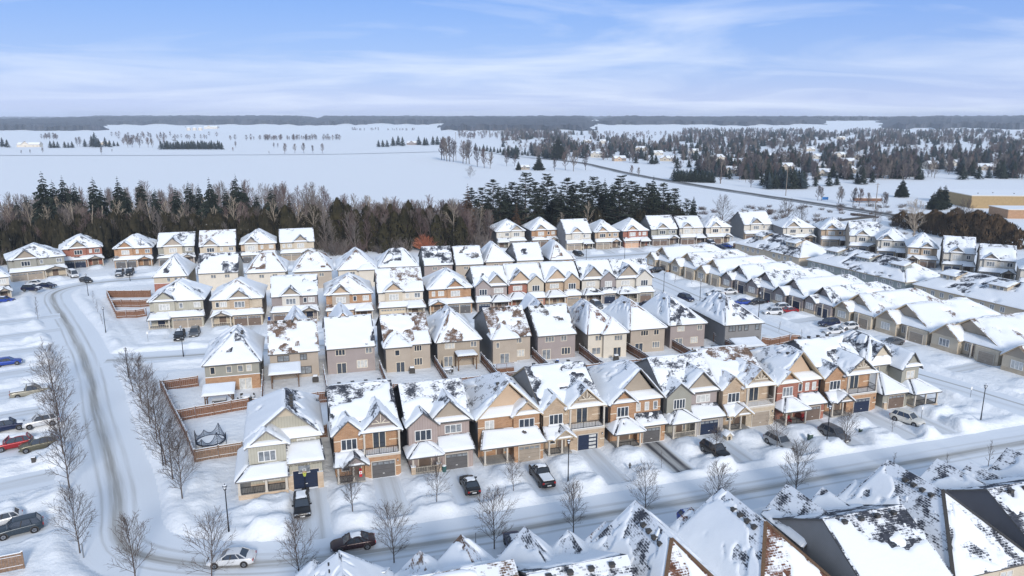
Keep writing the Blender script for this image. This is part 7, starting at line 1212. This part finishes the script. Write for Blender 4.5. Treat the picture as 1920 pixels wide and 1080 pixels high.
# the village: individual trees nearest, masses behind
vt = []; tries = 0
def vill(x, y):
    if x < 1085: return y < 300 and x > 940 and y > 262
    lim = np.interp(x, [1100, 1240, 1320, 1480, 1560, 1680, 1890, 1920], [298, 312, 330, 358, 352, 340, 336, 340]); return 262 < y < lim
while len(vt) < 250:
    x = rw.uniform(1085, 1925); y = 262 + 98 * rw.random() ** .8
    if vill(x, y) and not any(abs(x - hx) < 12 and -2 < y - hy < 9 for hx, hy, *_ in VH): vt.append((x, y))
for i, (x, y) in enumerate(vt):
    if i % 2: single('spruce_tree', LC[i % 4], 'dark conifer among the village gardens across the highway', 'conifer', x, y, rw.uniform(.6, 1.2), 'conifers of the village')
    else: single('bare_tree', LD_[i % 4], 'leafless tree among the village gardens across the highway', 'tree', x, y, rw.uniform(.7, 1.3), 'leafless trees of the village')
for i in range(24): single('spruce_tree', LC[i % 4], 'spruce of the dense row along the highway verge', 'conifer', 1262 + i * 3.2 + rw.uniform(-1, 1), 338 + (i % 2) * 3 + i * .1, rw.uniform(.7, .95), 'roadside spruce row')
for i in range(14): single('spruce_tree', LC[i % 4], 'dense dark spruce right of the tall power pole', 'conifer', 1440 + i * 5 + rw.uniform(-2, 2), 355 - (i % 3) * 3, rw.uniform(.9, 1.35), 'spruces by the power pole')
for i in range(22): single('spruce_tree', LC[i % 4], 'spruce of the row edging the white knoll', 'conifer', 893 + i * 6.5 + rw.uniform(-2, 2), 283 + i * .6 + rw.uniform(-1, 1), rw.uniform(.6, 1.0), 'spruces by the knoll')
def sliver(seed, H, m):
    rg = random.Random(seed); b = MB(); b.tube((0, 0, -.5), (0, 0, H * .5), .25, .15, m, 3)
    for i in range(95):
        f = rg.random(); az = rg.uniform(0, 6.28); r = H * .50 * math.sin(math.pi * min(1, .15 + f * .8)) * rg.uniform(.3, 1); a = Vector((math.cos(az) * r * .5, math.sin(az) * r * .5, H * (.2 + .62 * f))); e = Vector((math.cos(az) * r, math.sin(az) * r, H * (.3 + .72 * f))); s = Vector((-math.sin(az), math.cos(az), .3)) * rg.uniform(.12, .3); b.face([a - s, a + s, e], m)
    return b.mesh('crown')
LDL = [sliver(1, 11, 'bark_far'), sliver(2, 10, 'bark_plum'), LC[0], LC[3], sliver(3, 12, 'bark_wood')]
pl = []
for k in range(9000):
    x = rw.uniform(940, 1990); y = 246 + 92 * rw.random() ** 1.25
    if not (vill(x, y) or (y < 264 and (x > 1280 or x < 1120))): continue
    if y < 252 and 1050 < x < 1260: continue
    if float(fbm(np.array(x / 34), np.array(y / 7), 12)) < (.46 if y > 262 else .38): continue
    if y > 285 and rw.random() < .35: continue
    if any(abs(x - hx) < 11 and -2 < y - hy < 9 for hx, hy, *_ in VH): continue
    p = at(x, y); k2 = rw.random(); pl.append((0 if k2 < .25 else 1 if k2 < .42 else 4 if k2 < .6 else 2 if k2 < .8 else 3, *p, 0, rw.uniform(.7, 1.35) * (1 if y > 262 else 1.15), rw.uniform(0, 6.3), 1))
merged(LDL, pl, 'village_woodland', 'mixed trees massing between and behind the village houses', 'woodland')
pl = []
for (x0, x1, y0, y1, n) in [(1090, 1290, 252, 262, 60), (230, 330, 255, 272, 30), (75, 110, 258, 262, 20), (470, 640, 262, 264, 40), (230, 260, 263, 275, 18), (430, 600, 262, 264, 30), (660, 780, 245, 246, 30), (860, 1050, 247, 262, 150), (340, 440, 240, 244, 12), (200, 420, 255, 262, 25)]:
    for k in range(n): p = at(rw.uniform(x0, x1), rw.uniform(y0, y1)); pl.append((rw.randrange(2), *p, 0, rw.uniform(.8, 1.4), rw.uniform(0, 6.3), 1))
merged([LDL[0], LDL[1]], pl, 'hedgerow', 'leafless hedgerows between the far snowy fields', 'hedgerow')
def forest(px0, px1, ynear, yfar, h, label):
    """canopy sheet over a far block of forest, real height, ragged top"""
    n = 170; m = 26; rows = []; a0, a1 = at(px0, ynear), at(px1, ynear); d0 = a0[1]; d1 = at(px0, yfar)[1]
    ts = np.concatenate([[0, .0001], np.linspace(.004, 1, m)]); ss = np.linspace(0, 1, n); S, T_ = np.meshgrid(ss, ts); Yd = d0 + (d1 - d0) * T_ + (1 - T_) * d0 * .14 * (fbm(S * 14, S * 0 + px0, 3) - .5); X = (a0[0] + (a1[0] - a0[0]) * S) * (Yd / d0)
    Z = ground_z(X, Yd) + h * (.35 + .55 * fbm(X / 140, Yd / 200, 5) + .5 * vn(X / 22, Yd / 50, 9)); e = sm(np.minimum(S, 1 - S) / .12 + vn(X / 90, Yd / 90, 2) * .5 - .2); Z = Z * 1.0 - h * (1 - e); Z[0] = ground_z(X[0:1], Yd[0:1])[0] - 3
    b = MB(); b.grid(np.stack([X, Yd, Z], -1), 'haze_tinted_wood'); tag(link('forest', b.mesh('forest')), label, 'forest', None, 'stuff')
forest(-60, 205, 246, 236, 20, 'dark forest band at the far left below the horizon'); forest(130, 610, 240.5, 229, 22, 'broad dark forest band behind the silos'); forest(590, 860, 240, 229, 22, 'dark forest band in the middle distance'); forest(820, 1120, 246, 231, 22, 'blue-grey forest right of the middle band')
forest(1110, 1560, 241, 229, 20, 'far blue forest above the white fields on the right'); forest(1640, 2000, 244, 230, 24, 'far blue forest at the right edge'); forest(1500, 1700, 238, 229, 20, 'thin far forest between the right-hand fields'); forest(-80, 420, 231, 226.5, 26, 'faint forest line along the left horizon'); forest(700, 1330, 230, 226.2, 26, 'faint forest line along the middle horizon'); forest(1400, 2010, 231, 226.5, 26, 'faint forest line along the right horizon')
def cottage(label, px, py, w, d, h, col, rz, sh='charcoal', name='house', cat='house', grp='village houses'):
    p = at(px, py); t = thing(name, label, cat, (*p, gz(*p)), R(rz), grp); body(t, w, 0, d, h, col, col, col, col, gab=('x', d / 2, h + d * .28)); rf = Roofs(sh, seed=px, bare=.8, step=2.0, T=.4); rf.gable(-w / 2, w / 2, 0, d, h, h + d * .28, 'x', .5, .4, xr=d / 2); rf.gable(-w * .3, w * .05, -1, d * .5, h, h + w * .14, 'y', .3, .3); rf.build(t)
    b = MB(); b.box(-w * .3 + .1, w * .05 - .1, -.6, .2, 0, h, col); gable_face(b, -w * .3 + .1, w * .05 - .1, -.6, h, h + w * .13, col); link('wing', b.mesh('wing'), t)
    for x in (-.12, .22, .4): window(t, x * w, -.65 if x < 0 else -.02, 1.6, 1.6, 1.2, 1, detail=False)
for i, (x, y, l, c, w) in enumerate(VH): cottage(l, x, y, w, 9, 3.4 if i % 3 else 5, c, (-25, 10, 35, -5)[i % 4])
cottage('pale long farm shed by the left road', 53, 276, 34, 12, 4.5, 'siding_cream', 8, 'brown', 'barn', 'barn', 'far farm buildings'); cottage('farmhouse among the left spruces', 196, 272, 13, 9, 4, 'siding_sand', 8, 'brown', 'farmhouse', 'farmhouse', 'far farm buildings'); cottage('farm shed beside the silos', 395, 244, 50, 16, 6, 'siding_cream', 4, 'brown', 'barn', 'barn', 'far farm buildings'); cottage('low farm building beside the middle spruces', 775, 272, 24, 10, 4, 'siding_taupe', -6, 'brown', 'barn', 'barn', 'far farm buildings'); cottage('small brown shed in the snow field', 985, 319, 8, 6, 2.6, 'siding_tan', 10, 'brown', 'shed', 'shed', 'far farm buildings')
for i, x in enumerate((354, 365, 376)):
    p = at(x, 246); t = thing('silo', ['left silo of three by the forest edge', 'middle silo of three by the forest edge', 'right silo of three by the forest edge'][i], 'silo', (*p, gz(*p)), 0, 'silos by the forest'); b = MB(); b.tube((0, 0, 0), (0, 0, 9), 7, 7, 'siding_cream', 16); link('drum', b.mesh('drum'), t); b = MB(); b.tube((0, 0, 9), (0, 0, 13), 7.4, .5, 'small_snow', 16, True); link('cone', b.mesh('cone'), t)
# school
p = at(1870, 414); t = thing('school', 'long two-tier brick school with flat snowy roofs at the right edge', 'school', (p[0] + 30, p[1] + 4, 0), R(-4)); mat('school_tan', (.38, .27, .14), .85, var=.1); b = MB(); b.box(-22, 60, 0, 16, 0, 4.2, 'brick_orange', 'roof_snow'); b.box(-22.3, 60.3, -.3, 16.3, 4.203, 4.5, 'trim_cream', 'roof_snow'); link('wall', b.mesh('wall'), t)
b = MB(); b.box(-18, 60, 40, 75, 0, 6.5, 'school_tan', 'roof_snow'); b.box(-18.3, 60.3, 39.7, 75.3, 6.503, 6.9, 'trim_cream', 'roof_snow'); link('hall', b.mesh('hall'), t)
for i in range(6): window(t, -8 + i * 5, -.01, 2.3, 2.2, 1.4, 2, detail=False)
door(t, -12, -.01, .1, 1.6, m='door_taupe', side=False); vents(t, [(-10 + 9 * i, 50 + 3 * (i % 2), 7) for i in range(5)])
for (x, y, top, l) in [(1351, 345, 305, 'wooden power pole behind the roadside spruces'), (1473, 368, 318, 'tall wooden power pole with crossarms by the highway'), (1641, 393, 345, 'power pole near the young roadside trees'), (855, 302, 250, 'thin mast in the field grove'), (1083, 303, 282, 'power pole at the highway bend')]:
    pp = at(x, y); h = (y - top) * (pp[1] + 10) / FPX; t = thing('power_pole', l, 'power pole', (*pp, 0), 0, 'power poles along the highway'); b = MB(); b.tube((0, 0, 0), (0, 0, h), .22, .14, 'pole_wood', 6); link('pole', b.mesh('pole'), t); b = MB(); b.bar((-1.1, 0, h - .7), (1.1, 0, h - .7), .15, .15, 'pole_wood'); b.bar((-.8, 0, h - 1.8), (.8, 0, h - 1.8), .12, .12, 'pole_wood'); link('crossarm', b.mesh('crossarm'), t)
b = MB(); p = at(1625, 380); b.box(-7, 7, -2, 2, 1, 2.6, 'wood_fence'); b.box(-5.5, -5.1, -.3, .3, 0, 1, 'trim_dark'); b.box(5.1, 5.5, -.3, .3, 0, 1, 'trim_dark'); b.box(-6.8, 6.8, -1.8, 1.8, 2.603, 2.9, 'small_snow'); tag(link('trailer', b.mesh('trailer'), None, (*p, 0), R(-8)), 'long orange-brown trailer box standing in the snow by the highway', 'trailer')
mat('sign_blue', (.02, .15, .4), .6); b = MB(); b.box(-1.6, 1.6, -.1, .1, .5, 2.0, 'sign_blue'); b.box(-1.5, -1.3, -.08, .08, 0, .5, 'grey_metal'); b.box(1.3, 1.5, -.08, .08, 0, .5, 'grey_metal'); tag(link('roadside_sign', b.mesh('roadside_sign'), None, (*at(1547, 376), 0), R(-10)), 'small blue sign board beside the highway', 'sign')
# ------------------------------------------------------------ air
hz = MB(); hz.box(-9500, 9500, -3200, 10500, -30, 112, 'trim_white'); me = hz.mesh('haze'); me.materials.clear()
m = bpy.data.materials.new('haze'); m.use_nodes = True; n = m.node_tree.nodes; n.clear(); o = n.new('ShaderNodeOutputMaterial'); v = n.new('ShaderNodeVolumePrincipled'); v.inputs['Density'].default_value = 0.00009; v.inputs['Color'].default_value = (.80, .89, 1, 1); v.inputs['Anisotropy'].default_value = 0
m.node_tree.links.new(v.outputs[0], o.inputs['Volume']); me.materials.append(m); tag(link('haze', me), kind='stuff')
